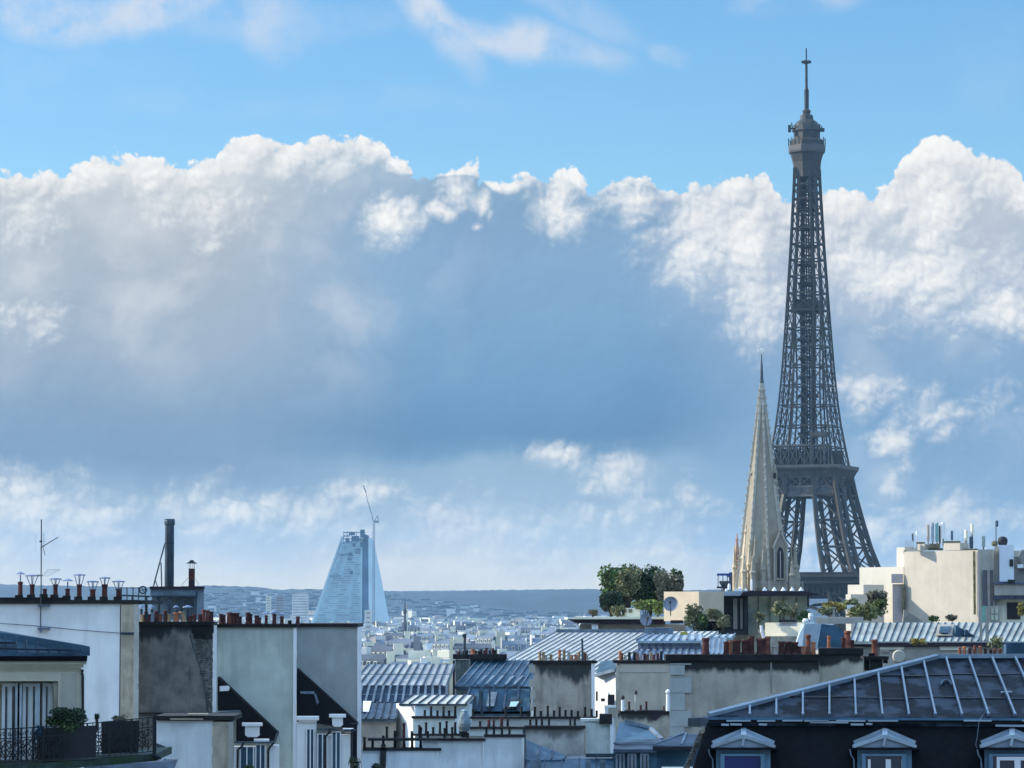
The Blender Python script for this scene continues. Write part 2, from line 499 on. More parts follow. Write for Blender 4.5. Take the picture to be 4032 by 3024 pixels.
M_grey = mat('grey plaster', (0.31, 0.29, 0.25), 0.95, 0.18, 1.2, streak=0.2, bump=0.1)
M_conc = mat('concrete', (0.40, 0.375, 0.32), 0.95, 0.12, 0.8, streak=0.2)
M_purple = mat('dark fascia', (0.022, 0.014, 0.025), 0.8, 0.2, 1.0)
M_leaf = mat('leaves', (0.075, 0.145, 0.035), 0.8, 0.5, 0.9, col2=(0.03, 0.06, 0.03))
M_leafl = mat('bright leaves', (0.20, 0.27, 0.06), 0.8, 0.4, 1.2)
M_leafo = mat('olive leaves', (0.20, 0.21, 0.10), 0.8, 0.35, 2.0)
M_leafb = mat('brown twigs', (0.19, 0.18, 0.115), 0.9, 0.3, 1.0)
M_leafy = mat('yellow plants', (0.30, 0.25, 0.05), 0.8, 0.4, 2.0)
M_bark = mat('bark', (0.06, 0.045, 0.035), 0.95, 0.3, 3.0)
M_gold = mat('gilded cross', (0.97, 0.93, 0.80), 0.5, 0.02, 1.0)  # near white instead of gold: the tip's glint is in the colour
M_dish = mat('dish grey', (0.22, 0.25, 0.30), 0.6, 0.1, 2.0)
M_farw = mat('far pale walls', (0.72, 0.70, 0.64), 0.9, 0.12, 0.05)
M_farg = mat('far grey walls', (0.33, 0.33, 0.33), 0.9, 0.15, 0.05)
M_farc = mat('far cream walls', (0.85, 0.80, 0.62), 0.9, 0.1, 0.05)
M_farr = mat('far zinc roofs', (0.15, 0.19, 0.24), 0.8, 0.25, 0.05)
M_fard = mat('far slate roofs', (0.07, 0.085, 0.11), 0.8, 0.25, 0.05)
M_hill = mat('haze tinted wooded hill', (0.018, 0.036, 0.055), 1.0, 0.35, 0.004)  # woods shifted to blue: distance haze put into the colour
M_zincn = mat('near roof zinc', (0.006, 0.012, 0.020), 0.6, 0.4, 4.2, bump=0.15, col2=(0.040, 0.055, 0.078), spec=0.08)
M_zincr = mat('painted light zinc roll', (0.22, 0.29, 0.35), 0.5, 0.12, 2.0)  # paler than the sheets: light caught by the seams, put into the colour
M_dorm = mat('dormer zinc', (0.10, 0.20, 0.28), 0.6, 0.15, 2.0)
M_ground = mat('city ground', (0.09, 0.09, 0.09), 0.95, 0.3, 0.05)
M_street = mat('asphalt', (0.05, 0.05, 0.052), 0.95, 0.2, 0.3)
M_cowl = mat('cowl metal', (0.16, 0.22, 0.36), 0.5, 0.15, 3.0)
# ------------------------------------------------------------------ ground, hills
g = MB(); g.face([(-12400, -1400, 0), (12400, -1400, 0), (12400, 12600, 0), (-12400, 12600, 0)])
struct('ground', g, M_ground)

def hill(name, ridge, Yr, y0, y1, m):
    """ridge: photograph pixels of the skyline; a real ridge of that height with slopes to front and back"""
    pts = []
    random.seed(5)
    for k in range(len(ridge) - 1):
        (a, b), (c, d) = ridge[k], ridge[k + 1]
        n = max(2, int((c - a) / 12))
        for i in range(n):
            s = i / n
            pts.append((a + (c - a) * s, b + (d - b) * s + random.uniform(-1.6, 1.6)))
    pts.append(ridge[-1])
    mb = MB(); rows = []
    prof = [(y0, 0.0), (y0 + (Yr - y0) * .35, .22), (y0 + (Yr - y0) * .7, .66), (Yr, 1.0), (Yr + (y1 - Yr) * .5, .75), (y1, 0.0)]
    for Y, h in prof:
        row = []
        for a, b in pts:
            p = P(a, b, Yr)
            row.append(Vector((p.x, Y + (120 * math.sin(a * .013)), max(0, p.z * h * (1 + .08 * math.sin(a * .03 + Y)) if 0 < h < 1 else p.z * h) - (2 if h == 0 else 0))))
        rows.append(row)
    n = len(pts)
    mb.v = [p for r in rows for p in r]
    for j in range(len(rows) - 1):
        for i in range(n - 1):
            mb.f.append((j * n + i, j * n + i + 1, (j + 1) * n + i + 1, (j + 1) * n + i)); mb.m.append(0)
    o = struct(name, mb, m)
    for p in o.data.polygons: p.use_smooth = True
    return o
RIDGE = [(-3000, 2340), (-800, 2300), (0, 2300), (500, 2312), (830, 2306), (1000, 2310), (1090, 2322), (1130, 2318), (1260, 2320), (1500, 2329), (1750, 2331), (1850, 2326), (2000, 2322), (2250, 2320), (2600, 2326), (3200, 2318), (4032, 2325), (5200, 2300), (7500, 2330)]
hill('hill', RIDGE, 9000, 6600, 10700, M_hill)
hill('hill', [(-3000, 2290), (0, 2318), (900, 2318), (1200, 2330), (1600, 2326), (2300, 2328), (3300, 2322), (4200, 2310), (7500, 2320)], 11400, 10800, 12500, M_hill)

# ------------------------------------------------------------------ the far city
random.seed(11)
def house_mesh(w, d, h, kind, m_wall, m_roof, nm):
    """Paris block: walls, mansard or flat roof, chimney wall; local coordinates"""
    mb = MB()
    mb.box(-w / 2, -d / 2, 0, w / 2, d / 2, h, 0)
    if kind == 0:      # mansard
        i = 1.6
        mb.hexa([(-w / 2, -d / 2, h), (w / 2, -d / 2, h), (w / 2, d / 2, h), (-w / 2, d / 2, h)],
                [(-w / 2 , -d / 2 + i, h + 3.2), (w / 2, -d / 2 + i, h + 3.2), (w / 2, d / 2 - i, h + 3.2), (-w / 2, d / 2 - i, h + 3.2)], 1)
        mb.hexa([(-w / 2, -d / 2 + i, h + 3.2), (w / 2, -d / 2 + i, h + 3.2), (w / 2, d / 2 - i, h + 3.2), (-w / 2, d / 2 - i, h + 3.2)],
                [(-w / 2, -.3, h + 5), (w / 2, -.3, h + 5), (w / 2, .3, h + 5), (-w / 2, .3, h + 5)], 1)
        mb.box(-w / 2 - .4, -d / 4, h - 1, -w / 2 - .01, d / 4, h + 6.5, 0)
        mb.box(w / 2 + .01, -d / 4, h - 1, w / 2 + .4, d / 4, h + 6.2, 0)
        k = -w / 2 + 1.6
        while k < w / 2 - 1.5:
            mb.box(k, -d / 2 + .2, h + .4, k + 1.3, -d / 2 + 1.5, h + 2.4, 0)
            mb.box(k + .25, -d / 2 + .12, h + .6, k + 1.05, -d / 2 + .19, h + 2.1, 2)
            k += 3.2
    elif kind == 1:    # flat with parapet and lift housing
        mb.box(-w / 2 - .2, -d / 2 - .2, h + .01, w / 2 + .2, d / 2 + .2, h + .9, 0)
        mb.box(-w / 5, -d / 5, h + .91, w / 6, d / 5, h + 4, 0)
        mb.box(-w / 2, -d / 2 + .5, h + .92, w / 2, d / 2 - .5, h + .95, 1)
    else:              # gable roof, ridge along x
        mb.prism([(-w / 2, -d / 2, h), (w / 2, -d / 2, h), (w / 2, 0, h + d * .28), (-w / 2, 0, h + d * .28)], (0, 0.02, 0.0), 1)
        mb.hexa([(-w / 2, -d / 2, h), (w / 2, -d / 2, h), (w / 2, d / 2, h), (-w / 2, d / 2, h)],
                [(-w / 2, -.1, h + d * .27), (w / 2, -.1, h + d * .27), (w / 2, .1, h + d * .27), (-w / 2, .1, h + d * .27)], 1)
        mb.box(w / 4, -1, h, w / 4 + 2.6, 0, h + d * .28 + 1.4, 0)
    z = h - 2.8
    while z > h - 12.5 and z > 2:
        k = -w / 2 + 1.2
        while k < w / 2 - 1.5:
            mb.box(k, -d / 2 - .03, z, k + 1.1, -d / 2 + .1, z + 1.8, 2)
            k += 2.7
        z -= 3.1
    return mb
protos = []
wm = [M_farw, M_farg, M_farc]
for k in range(14):
    w = random.uniform(11, 26); d = random.uniform(10, 15); h = random.choice([17, 19, 20, 21, 22, 24])
    kind = [0, 0, 2, 1, 0, 2, 1][k % 7]
    a = random.choice(wm); b = random.choice([M_farr, M_farr, M_fard, M_zincl])
    mb = house_mesh(w, d, h, kind, a, b, k)
    me = bpy.data.meshes.new('city_house')
    me.from_pydata([tuple(p) for p in mb.v], [], mb.f)
    for q in (a, b, M_glass): me.materials.append(q)
    me.polygons.foreach_set('material_index', mb.m)
    me.update()
    protos.append((me, w, d, h))
spots = []
Y = 560.0
while Y < 8200:
    x = PX(700 if Y < 1500 else 780, Y) - 10
    xe = PX(2520, Y) + 20
    while x < xe:
        spots.append((x + random.uniform(-3, 3), Y + random.uniform(-9, 9), random.random() * .5 - .25 + random.choice([0, -.5, -.8, -.65, .3])))
        x += random.uniform(17, 30) * (1 + max(0, (Y - 3500) / 4500))
    Y += 30 + Y * 0.020
def far_ok(x, y):
    return not (abs(x - (PX(1380, 4640))) < 75 and abs(y - 4640) < 90)
spots = [s for s in spots if far_ok(s[0], s[1])]
near = spots[:290]; rest = spots[290:]
for x, y, a in near:
    me, w, d, h = random.choice(protos)
    o = bpy.data.objects.new('city_house', me)
    C.objects.link(o); o.location = (x, y, 0); o.rotation_euler = (0, 0, a); s = random.uniform(.86, 1.14); o.scale = (1, 1, s)
    tag(o, 'pale city house with grey roof in the sea of roofs below the hills', 'house', 'far city houses between the chimneys and the hills')
big = MB()
for x, y, a in rest:
    if y < 5600:
        kw, kd, kh = random.uniform(12, 26), random.uniform(10, 15), random.choice([16, 18, 20, 22, 24])
        hm_ = house_mesh(kw, kd, kh, random.choice([0, 0, 2, 1]), None, None, 0)
        ca, sa = math.cos(a), math.sin(a); i0 = len(big.v)
        big.v += [Vector((x + p.x * ca - p.y * sa, y + p.x * sa + p.y * ca, p.z)) for p in hm_.v]
        big.f += [tuple(i0 + q for q in f_) for f_ in hm_.f]
        mw = random.choice([0, 0, 1, 2, 2]); mr = random.choice([3, 3, 4])
        big.m += [(mw, mr, 5)[q] for q in hm_.m]
        continue
    w = random.uniform(14, 34); d = random.uniform(10, 16); h = random.choice([14, 18, 20, 22, 24, 26, 30]) * (1.0 if random.random() > .06 or y < 5200 else 1.4)
    ca, sa = math.cos(a), math.sin(a)
    def q(px_, py_, z): return (x + px_ * ca - py_ * sa, y + px_ * sa + py_ * ca, z)
    mw = random.choice([0, 0, 1, 2, 2])
    big.hexa([q(-w / 2, -d / 2, 0), q(w / 2, -d / 2, 0), q(w / 2, d / 2, 0), q(-w / 2, d / 2, 0)], [q(-w / 2, -d / 2, h), q(w / 2, -d / 2, h), q(w / 2, d / 2, h), q(-w / 2, d / 2, h)], mw)
    hr = random.choice([1.0, 3, 4.5])
    big.hexa([q(-w / 2, -d / 2, h), q(w / 2, -d / 2, h), q(w / 2, d / 2, h), q(-w / 2, d / 2, h)], [q(-w / 2.3, -d / 8, h + hr), q(w / 2.3, -d / 8, h + hr), q(w / 2.3, d / 8, h + hr), q(-w / 2.3, d / 8, h + hr)], random.choice([3, 3, 4]))
# houses climbing the hillside
HP = [(0, 0), (.35, .22), (.7, .66), (1.0, 1.0)]
for k in range(1100):
    px = random.uniform(780, 2400)
    if random.random() < (px - 1500) / 1000: continue
    yy = random.uniform(6700, 8500 - max(0, px - 1400) * 1.3)
    f_ = (yy - 6600) / 2400
    ry_ = next(b0 + (b1 - b0) * (px - a0) / (a1 - a0) for (a0, b0), (a1, b1) in zip(RIDGE[:-1], RIDGE[1:]) if px <= a1)
    base = P(px, ry_, 9000).z * next(h0 + (h1 - h0) * (f_ - f0) / (f1 - f0) for (f0, h0), (f1, h1) in zip(HP[:-1], HP[1:]) if f_ <= f1)
    x = PX(px, yy); w = random.uniform(8, 24); d = 12; h = random.choice([7, 9, 12, 16]) * (1.6 if random.random() < .08 else 1)
    big.box(x - w / 2, yy, base - 5, x + w / 2, yy + d, base + h, random.choice([0, 1, 1, 1]))
    big.box(x - w / 2, yy - .3, base + h + .01, x + w / 2, yy + d, base + h + 3, random.choice([3, 4]))
# the same city carries on to the left and right of the view
for k in range(2600):
    y = 650 * (7000 / 650) ** random.random()
    px = random.uniform(-2600, 760) if random.random() < .45 else random.uniform(2540, 6600)
    x = PX(px, y)
    if abs(y - 1650) < 110 and abs(x - 150) < 110: continue
    w = random.uniform(12, 30); d = random.uniform(10, 15); h = random.choice([14, 17, 19, 21, 23]); a = random.choice([0, -.5, -.8, .3]); ca, sa = math.cos(a), math.sin(a)
    def q(px_, py_, z): return (x + px_ * ca - py_ * sa, y + px_ * sa + py_ * ca, z)
    big.hexa([q(-w / 2, -d / 2, 0), q(w / 2, -d / 2, 0), q(w / 2, d / 2, 0), q(-w / 2, d / 2, 0)], [q(-w / 2, -d / 2, h), q(w / 2, -d / 2, h), q(w / 2, d / 2, h), q(-w / 2, d / 2, h)], random.choice([0, 0, 1, 2]))
    big.hexa([q(-w / 2, -d / 2, h), q(w / 2, -d / 2, h), q(w / 2, d / 2, h), q(-w / 2, d / 2, h)], [q(-w / 2.3, -d / 8, h + 4), q(w / 2.3, -d / 8, h + 4), q(w / 2.3, d / 8, h + 4), q(-w / 2.3, d / 8, h + 4)], random.choice([3, 3, 4]))
o = part('distant_city', big, [M_farw, M_farg, M_farc, M_farr, M_fard, M_glass]); o['kind'] = 'stuff'
o['label'] = 'mass of pale city blocks reaching back to the blue hills'

# far landmarks: tower blocks
def tower_block(x0, y0, x1, Y, m, label):
    a = MB(); a.bpx(x0, y0, x1, None, Y, 22, 0)
    w = MB(); zt = PZ(y0, Y); z = zt - 3.5
    X0, X1 = PX(x0, Y, 2350), PX(x1, Y, 2350)
    while z > 20:
        w.box(X0 + 1.5, Y - .15, z, X1 - 1.5, Y - .02, z + 1.3)
        z -= 4.2
    r = MB(); r.box(X0 + 3, Y + 4, zt + .01, X1 - 3, Y + 16, zt + 3.5)
    t0 = thing('tower_block', label, 'tower block', ((X0 + X1) / 2, Y + 11, 0))
    part('wall', a, m, t0); part('window_band', w, M_farg if m is not M_farg else M_glass, t0); part('roof_housing', r, M_farg, t0)
tower_block(1047, 2348, 1068, 5200, M_farc, 'sunlit pale tower block left of the glass pyramid, brightest of the three')
tower_block(1085, 2349, 1120, 5600, M_farg, 'grey tower block just right of the sunlit tower block')
tower_block(1150, 2340, 1215, 5000, M_farw, 'wide pale tower block beside the left foot of the glass pyramid')
tower_block(1436, 2402, 1464, 3000, M_farw, 'narrow pale block standing in front of the dark recess of the glass pyramid')
tower_block(1590, 2398, 1606, 2900, M_farc, 'small sunlit block behind the small dark church spire')

# ------------------------------------------------------------------ the glass pyramid building under construction
YT = 4640.0
def TP(a, b, dd=0.0): 
    p = P(a, b, YT); p.y += dd; return p
tri = thing('glass_pyramid_tower', 'pale blue glass pyramid tower with unfinished top rising from the far city', 'tower', (PX(1380, YT), YT + 15, 0))
foot = PZ(2450, YT)
def wedge(poly, d, dd=0.0):
    m_ = MB(); m_.prism([TP(a, b, dd) for a, b in poly], (0, d, 0)); return m_
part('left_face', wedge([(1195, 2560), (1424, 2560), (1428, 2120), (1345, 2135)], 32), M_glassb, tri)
part('lit_edge', wedge([(1188, 2560), (1200, 2560), (1350, 2112), (1344, 2112)], 34, -1.0), M_glassp, tri)  # pale glass along this edge: its sunlight is put into the colour
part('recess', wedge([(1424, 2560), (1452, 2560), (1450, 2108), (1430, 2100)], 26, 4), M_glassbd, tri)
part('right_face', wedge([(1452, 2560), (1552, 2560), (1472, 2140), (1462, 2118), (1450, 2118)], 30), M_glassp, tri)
random.seed(3)
fb = MB(); fp = MB()
k = 0
y = 2150.0
while y < 2450:
    f_ = (y - 2135) / (2560 - 2135)
    xl = 1345 - f_ * 150
    for s in range(3):
        a = xl + 6 + (1420 - xl) * (s / 3.0 + random.uniform(0, .1)); b = a + (1420 - xl) * random.uniform(.12, .32)
        (fb if random.random() < .4 else fp).bpx(a, y, min(b, 1419), y + random.choice([2, 2, 3]), YT - .6, .5)
    y += 9
part('floor_bands_dark', fb, M_dish, tri); part('floor_bands_pale', fp, M_zincl, tri)
for a, b, c, d in [(1352, 2095, 1440, 2098), (1352, 2108, 1378, 2112), (1374, 2095, 1398, 2107), (1385, 2110, 1415, 2130), (1418, 2085, 1436, 2118), (1360, 2120, 1376, 2136), (1350, 2120, 1438, 2123), (1388, 2139, 1400, 2150), (1418, 2136, 1438, 2152), (1332, 2183, 1378, 2185), (1374, 2175, 1388, 2190), (1368, 2200, 1386, 2205), (1378, 2247, 1390, 2260), (1300, 2266, 1345, 2268), (1395, 2172, 1420, 2174), (1395, 2162, 1422, 2165)]:
    cr = MB(); cr.bpx(a, b, c, d, YT - 1.5, 8); part('unfinished_floor', cr, M_glassbd, tri)
for a in (1352, 1366, 1384, 1402, 1420, 1432):
    cr = MB(); cr.bpx(a, 2092, a + 2.5, 2140, YT - 1.2, 3); part('unfinished_post', cr, M_glassbd, tri)
cr = thing('tower_crane', 'slender construction crane leaning its jib over the glass pyramid', 'crane', (PX(1471, YT - 60), YT - 60, 0))
def lattice_mast(x, ya, yb, wpx, Y, mb):
    X = PX(x, Y); w = wpx * S(Y); z0 = 0 if yb is None else PZ(yb, Y); z1 = PZ(ya, Y); n = max(3, int((z1 - z0) / (w * 1.3)))
    for sx in (-1, 1):
        for sy in (-1, 1):
            mb.beam((X + sx * w / 2, Y + sy * w / 2, z0), (X + sx * w / 2, Y + sy * w / 2, z1), w * .24)
    for i in range(n):
        za, zb = z0 + (z1 - z0) * i / n, z0 + (z1 - z0) * (i + 1) / n
        s = 1 if i % 2 else -1
        mb.beam((X - s * w / 2, Y - w / 2, za), (X + s * w / 2, Y - w / 2, zb), w * .16)
        mb.beam((X - s * w / 2, Y + w / 2, za), (X + s * w / 2, Y + w / 2, zb), w * .16)
        mb.beam((X - w / 2, Y - w / 2, za), (X + w / 2, Y - w / 2, za), w * .16)
YC = YT - 60
a = MB(); lattice_mast(1471, 2060, None, 7, YC, a); part('mast', a, M_dish, cr)
a = MB(); a.beam(P(1466, 2034, YC), P(1448, 1975, YC), 1.0); a.beam(P(1448, 1975, YC), P(1441, 1940, YC), .7); a.beam(P(1441, 1940, YC), P(1431, 1911, YC), 1.6)
a.beam(P(1469, 2052, YC), P(1466, 2034, YC), 1.4); part('jib', a, M_dish, cr)
a = MB(); a.bpx(1470, 2050, 1492, 2058, YC, 4); a.beam(P(1476, 2050, YC), P(1486, 2030, YC), 1.0); a.beam(P(1486, 2030, YC), P(1490, 2050, YC), .9); part('counterweight', a, M_dish, cr)

# small dark church spire
sp = thing('church_spire', 'small dark pointed spire poking up from the far roofs', 'spire', (PX(1594, 2600), 2600, 0))
Y = 2600; X = PX(1594, Y); s = S(Y)
a = MB(); a.lathe((X, Y, 0), [(9 * s, 0), (9 * s, PZ(2455, Y)), (5 * s, PZ(2440, Y)), (4 * s, PZ(2420, Y)), (7 * s, PZ(2414, Y)), (8 * s, PZ(2402, Y)), (3.5 * s, PZ(2394, Y)), (1.6 * s, PZ(2366, Y))], 8); part('steeple', a, M_fard, sp)
a = MB(); a.lathe((X, Y, 0), [(.9 * s, PZ(2368, Y)), (.5 * s, PZ(2352, Y))], 6); part('finial', a, M_black, sp)

# ------------------------------------------------------------------ Eiffel tower
YE = 1650.0
EX0 = P(3181, 1200, YE).x
EC = Vector((EX0, YE, 0))
RA = R(-20.0)           # plan rotated so that the main face looks a little to the left
PROF = [(0, 62.5), (57, 33), (63, 30), (69, 27.8), (80, 24.6), (92, 21.8), (104, 19.2), (116, 17.2), (122, 16.2), (135, 14.0), (150, 12.3), (165, 11.0), (194, 9.2), (230, 7.2), (265, 5.6), (300, 5.0)]
def hw(z):
    for (a, b), (c, d) in zip(PROF[:-1], PROF[1:]):
        if z <= c: return b + (d - b) * (z - a) / (c - a)
    return PROF[-1][1]
def lw(z):              # width of one leg
    if z < 57: return 25 - (25 - 15.5) * z / 57
    if z < 116: return 15.5 - 5.0 * (z - 57) / 59
    return max(3.0, 10.2 - (z - 116) * 0.080)
def EP(x, y, z):
    c, s = math.cos(RA), math.sin(RA)
    return Vector((EC.x + x * c - y * s, EC.y + x * s + y * c, z))
eif = thing('iron_lattice_tower', 'tall dark iron lattice tower with three platforms against the clouds', 'tower', (EC.x, EC.y, 0))
def brace(mb, a0, b0, a1, b1, t_, sub=True):
    mb.beam(a0, b1, t_); mb.beam(b0, a1, t_)
    mb.beam(a1, b1, t_ * 1.3)
    if sub:
        m0 = (a0 + b0) / 2; m1 = (a1 + b1) / 2; ma = (a0 + a1) / 2; mb_ = (b0 + b1) / 2
        mb.beam(m0, ma, t_ * .6); mb.beam(m0, mb_, t_ * .6); mb.beam(m1, ma, t_ * .6); mb.beam(m1, mb_, t_ * .6)
def leg(mb, sx, sy, zs, tc, tb, sub=True, inner=True):
    for z0, z1 in zip(zs[:-1], zs[1:]):
        def cs(z):
            h = hw(z); w = lw(z); i = max(h - w, 0.01)
            return [EP(sx * h, sy * h, z), EP(sx * i, sy * h, z), EP(sx * i, sy * i, z), EP(sx * h, sy * i, z)]
        A, B = cs(z0), cs(z1)
        for k in range(4):
            mb.beam(A[k], B[k], tc)
            k2 = (k + 1) % 4
            if inner or k in (0, 3): brace(mb, A[k], A[k2], B[k], B[k2], tb, sub)
            else: mb.beam(B[k], B[k2], tb)
def zsteps(z0, z1, n, g=1.0):
    return [z0 + (z1 - z0) * ((i / n) ** g) for i in range(n + 1)]
for sx, sy, nm in ((-1, -1, ''), (1, -1, ''), (1, 1, ''), (-1, 1, '')):
    a = MB(); leg(a, sx, sy, zsteps(0, 55, 4), 1.8, .8); leg(a, sx, sy, [55, 63, 76.5, 90, 103, 116], 1.9, .72, False)
    part('leg', a, M_iron, eif)
# shaft above the second platform
zs = [116]; st = 11.2
while zs[-1] < 270:
    zs.append(zs[-1] + st); st = max(7.4, st * .972)
zs[-1] = 270.5
for sx, sy in ((-1, -1), (1, -1), (1, 1), (-1, 1)):
    z_inner = False
    a = MB(); leg(a, sx, sy, [z for z in zs if z < 275], .80, .34, False, z_inner)
    part('shaft_leg', a, M_iron, eif)
for z0, z1 in zip(zs[:-1], zs[1:]):
    for k in range(4):
        a = MB()
        def fp(s, z, k=k):
            h = hw(z); i = s * max(h - lw(z), 0)
            return [EP(i, -h, z), EP(h, i, z), EP(-i, h, z), EP(-h, -i, z)][k]
        A0, B0_, A1, B1_ = fp(-1, z0), fp(1, z0), fp(-1, z1), fp(1, z1)
        if (A0 - B0_).length > 1.0:
            brace(a, A0, B0_, A1, B1_, .36, z0 < 150) if z0 < 205 else None
        a.beam(fp(-1, z1) if (A1 - B1_).length > .5 else A1, B1_, .8)
        part('cross_bracing', a, M_iron, eif)
# central lift shaft: dense lattice
a = MB(); hs = 2.5
z = 60.0
while z < 272:
    hh = hs if z > 116 else 2.2
    z1 = min(z + 5.2, 272)
    c0 = [EP(-hh, -hh, z), EP(hh, -hh, z), EP(hh, hh, z), EP(-hh, hh, z)]
    c1 = [EP(-hh, -hh, z1), EP(hh, -hh, z1), EP(hh, hh, z1), EP(-hh, hh, z1)]
    if z > 116:
        for k in range(4):
            k2 = (k + 1) % 4
            a.beam(c0[k], c1[k], .85); brace(a, c0[k], c0[k2], c1[k], c1[k2], .38, False)
            a.beam((c0[k] + c0[k2]) / 2, (c1[k] + c1[k2]) / 2, .7)
    z = z1 if z > 116 else 116.5
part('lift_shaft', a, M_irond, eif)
random.seed(8)
for k in range(15):    # stairs and machinery landings round the lift
    a = MB()
    z = 124 + k * 9.6
    w = random.uniform(3.4, 4.6)
    a.hexa([EP(-w, -w, z), EP(w, -w, z), EP(w, w, z), EP(-w, w, z)], [EP(-w, -w, z + 1.4), EP(w, -w, z + 1.4), EP(w, w, z + 1.4), EP(-w, w, z + 1.4)])
    part('stair_landing', a, M_irond, eif)
def ring(mb, h0, z0, h1, z1, m=0):
    mb.hexa([EP(-h0, -h0, z0), EP(h0, -h0, z0), EP(h0, h0, z0), EP(-h0, h0, z0)], [EP(-h1, -h1, z1), EP(h1, -h1, z1), EP(h1, h1, z1), EP(-h1, h1, z1)], m)
def band(mb, h0, z0, h1, z1, th=.5, m=0):
    """four thin walls, open in the middle"""
    for k in range(4):
        c = [(-1, -1), (1, -1), (1, 1), (-1, 1)]
        (ax, ay), (bx, by) = c[k], c[(k + 1) % 4]
        i0, i1 = h0 - th, h1 - th
        mb.hexa([EP(ax * h0, ay * h0, z0), EP(bx * h0, by * h0, z0), EP(bx * i0, by * i0, z0), EP(ax * i0, ay * i0, z0)],
                [EP(ax * h1, ay * h1, z1), EP(bx * h1, by * h1, z1), EP(bx * i1, by * i1, z1), EP(ax * i1, ay * i1, z1)], m)
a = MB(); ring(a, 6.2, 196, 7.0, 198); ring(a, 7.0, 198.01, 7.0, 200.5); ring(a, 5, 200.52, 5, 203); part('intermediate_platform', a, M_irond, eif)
# second platform
a = MB()
band(a, 18.3, 112.2, 20.0, 115.4, .6); ring(a, 20.3, 115.41, 20.9, 116.4); band(a, 20.9, 116.41, 21.0, 117.8, .3); band(a, 20.1, 112.0 + 3.2, 20.9, 115.40, .3)
part('deck', a, M_ironl, eif)
a = MB()
band(a, 18.6, 101.8, 18.4, 102.9, .8); band(a, 18.35, 106.4, 18.2, 107.3, .8); band(a, 18.1, 111.3, 18.2, 112.19, .8)
part('girder_rails', a, M_ironl, eif)
a = MB(); band(a, 18.2, 102.91, 18.0, 106.39, .5); part('frieze', a, mat('tower frieze', (0.10, 0.10, 0.10), .8, .5, 1.5), eif)
a = MB()
for k in range(4):
    c = [(-1, -1), (1, -1), (1, 1), (-1, 1)]
    (ax, ay), (bx, by) = c[k], c[(k + 1) % 4]
    n = 4
    for i in range(n):
        def gp(s, z, h=17.9):
            return EP((ax + (bx - ax) * s) * h, (ay + (by - ay) * s) * h, z)
        s0, s1 = i / n, (i + 1) / n; sm = (s0 + s1) / 2
        a.beam(gp(s0, 102), gp(s0, 112), .9)
        for p, q in ((s0, sm), (sm, s1)):
            a.beam(gp(p, 107.4), gp(q, 111.2), .42); a.beam(gp(q, 107.4), gp(p, 111.2), .42)
    for i in range(14):
        s0 = (i + .5) / 14
        a.beam(EP((ax + (bx - ax) * s0) * 18.9, (ay + (by - ay) * s0) * 18.9, 112.3), EP((ax + (bx - ax) * s0) * 20.3, (ay + (by - ay) * s0) * 20.3, 115.3), .35)
    a.beam(EP(bx * 18, by * 18, 101), EP(bx * 17.5, by * 17.5, 112), 1.1)
part('girder', a, M_ironl, eif)
# dark deck soffit behind the girder
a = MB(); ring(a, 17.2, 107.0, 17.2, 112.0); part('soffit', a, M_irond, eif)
# pavilions on the second platform
a = MB()
for (x0, y0, x1, y1, h) in ((-14, -15, -2, -8, 8), (3, -15, 14, -7, 8), (-14, 6, 14, 14, 8), (10, -6, 16, 6, 7)):
    a.hexa([EP(x0, y0, 117.9), EP(x1, y0, 117.9), EP(x1, y1, 117.9), EP(x0, y1, 117.9)], [EP(x0, y0, 117.9 + h), EP(x1, y0, 117.9 + h), EP(x1, y1, 117.9 + h), EP(x0, y1, 117.9 + h)])
part('pavilion', a, M_irond, eif)
a = MB()
for i in range(8):
    s = -14.5 + i * 29 / 7
    a.beam(EP(s, -16.5, 117.5), EP(s, -16.5, 128), .55)
    if i < 7:
        a.beam(EP(s, -16.5, 118), EP(s + 29 / 7, -16.5, 127.5), .35); a.beam(EP(s + 29 / 7, -16.5, 118), EP(s, -16.5, 127.5), .35)
a.beam(EP(-15, -16.5, 127.8), EP(15, -16.5, 127.8), .8)
part('pavilion_frame', a, M_ironl, eif); a = MB()
a.hexa([EP(5, -17, 132), EP(13, -17, 132), EP(13, -10, 132), EP(5, -10, 132)], [EP(4.5, -17.4, 134.5), EP(13.4, -17.4, 134.5), EP(13.4, -9.6, 134.5), EP(4.5, -9.6, 134.5)])
for s in (5.5, 12.5): a.beam(EP(s, -16.8, 118), EP(s, -16.8, 132), .7)
part('lift_cabin_frame', a, M_ironl, eif)
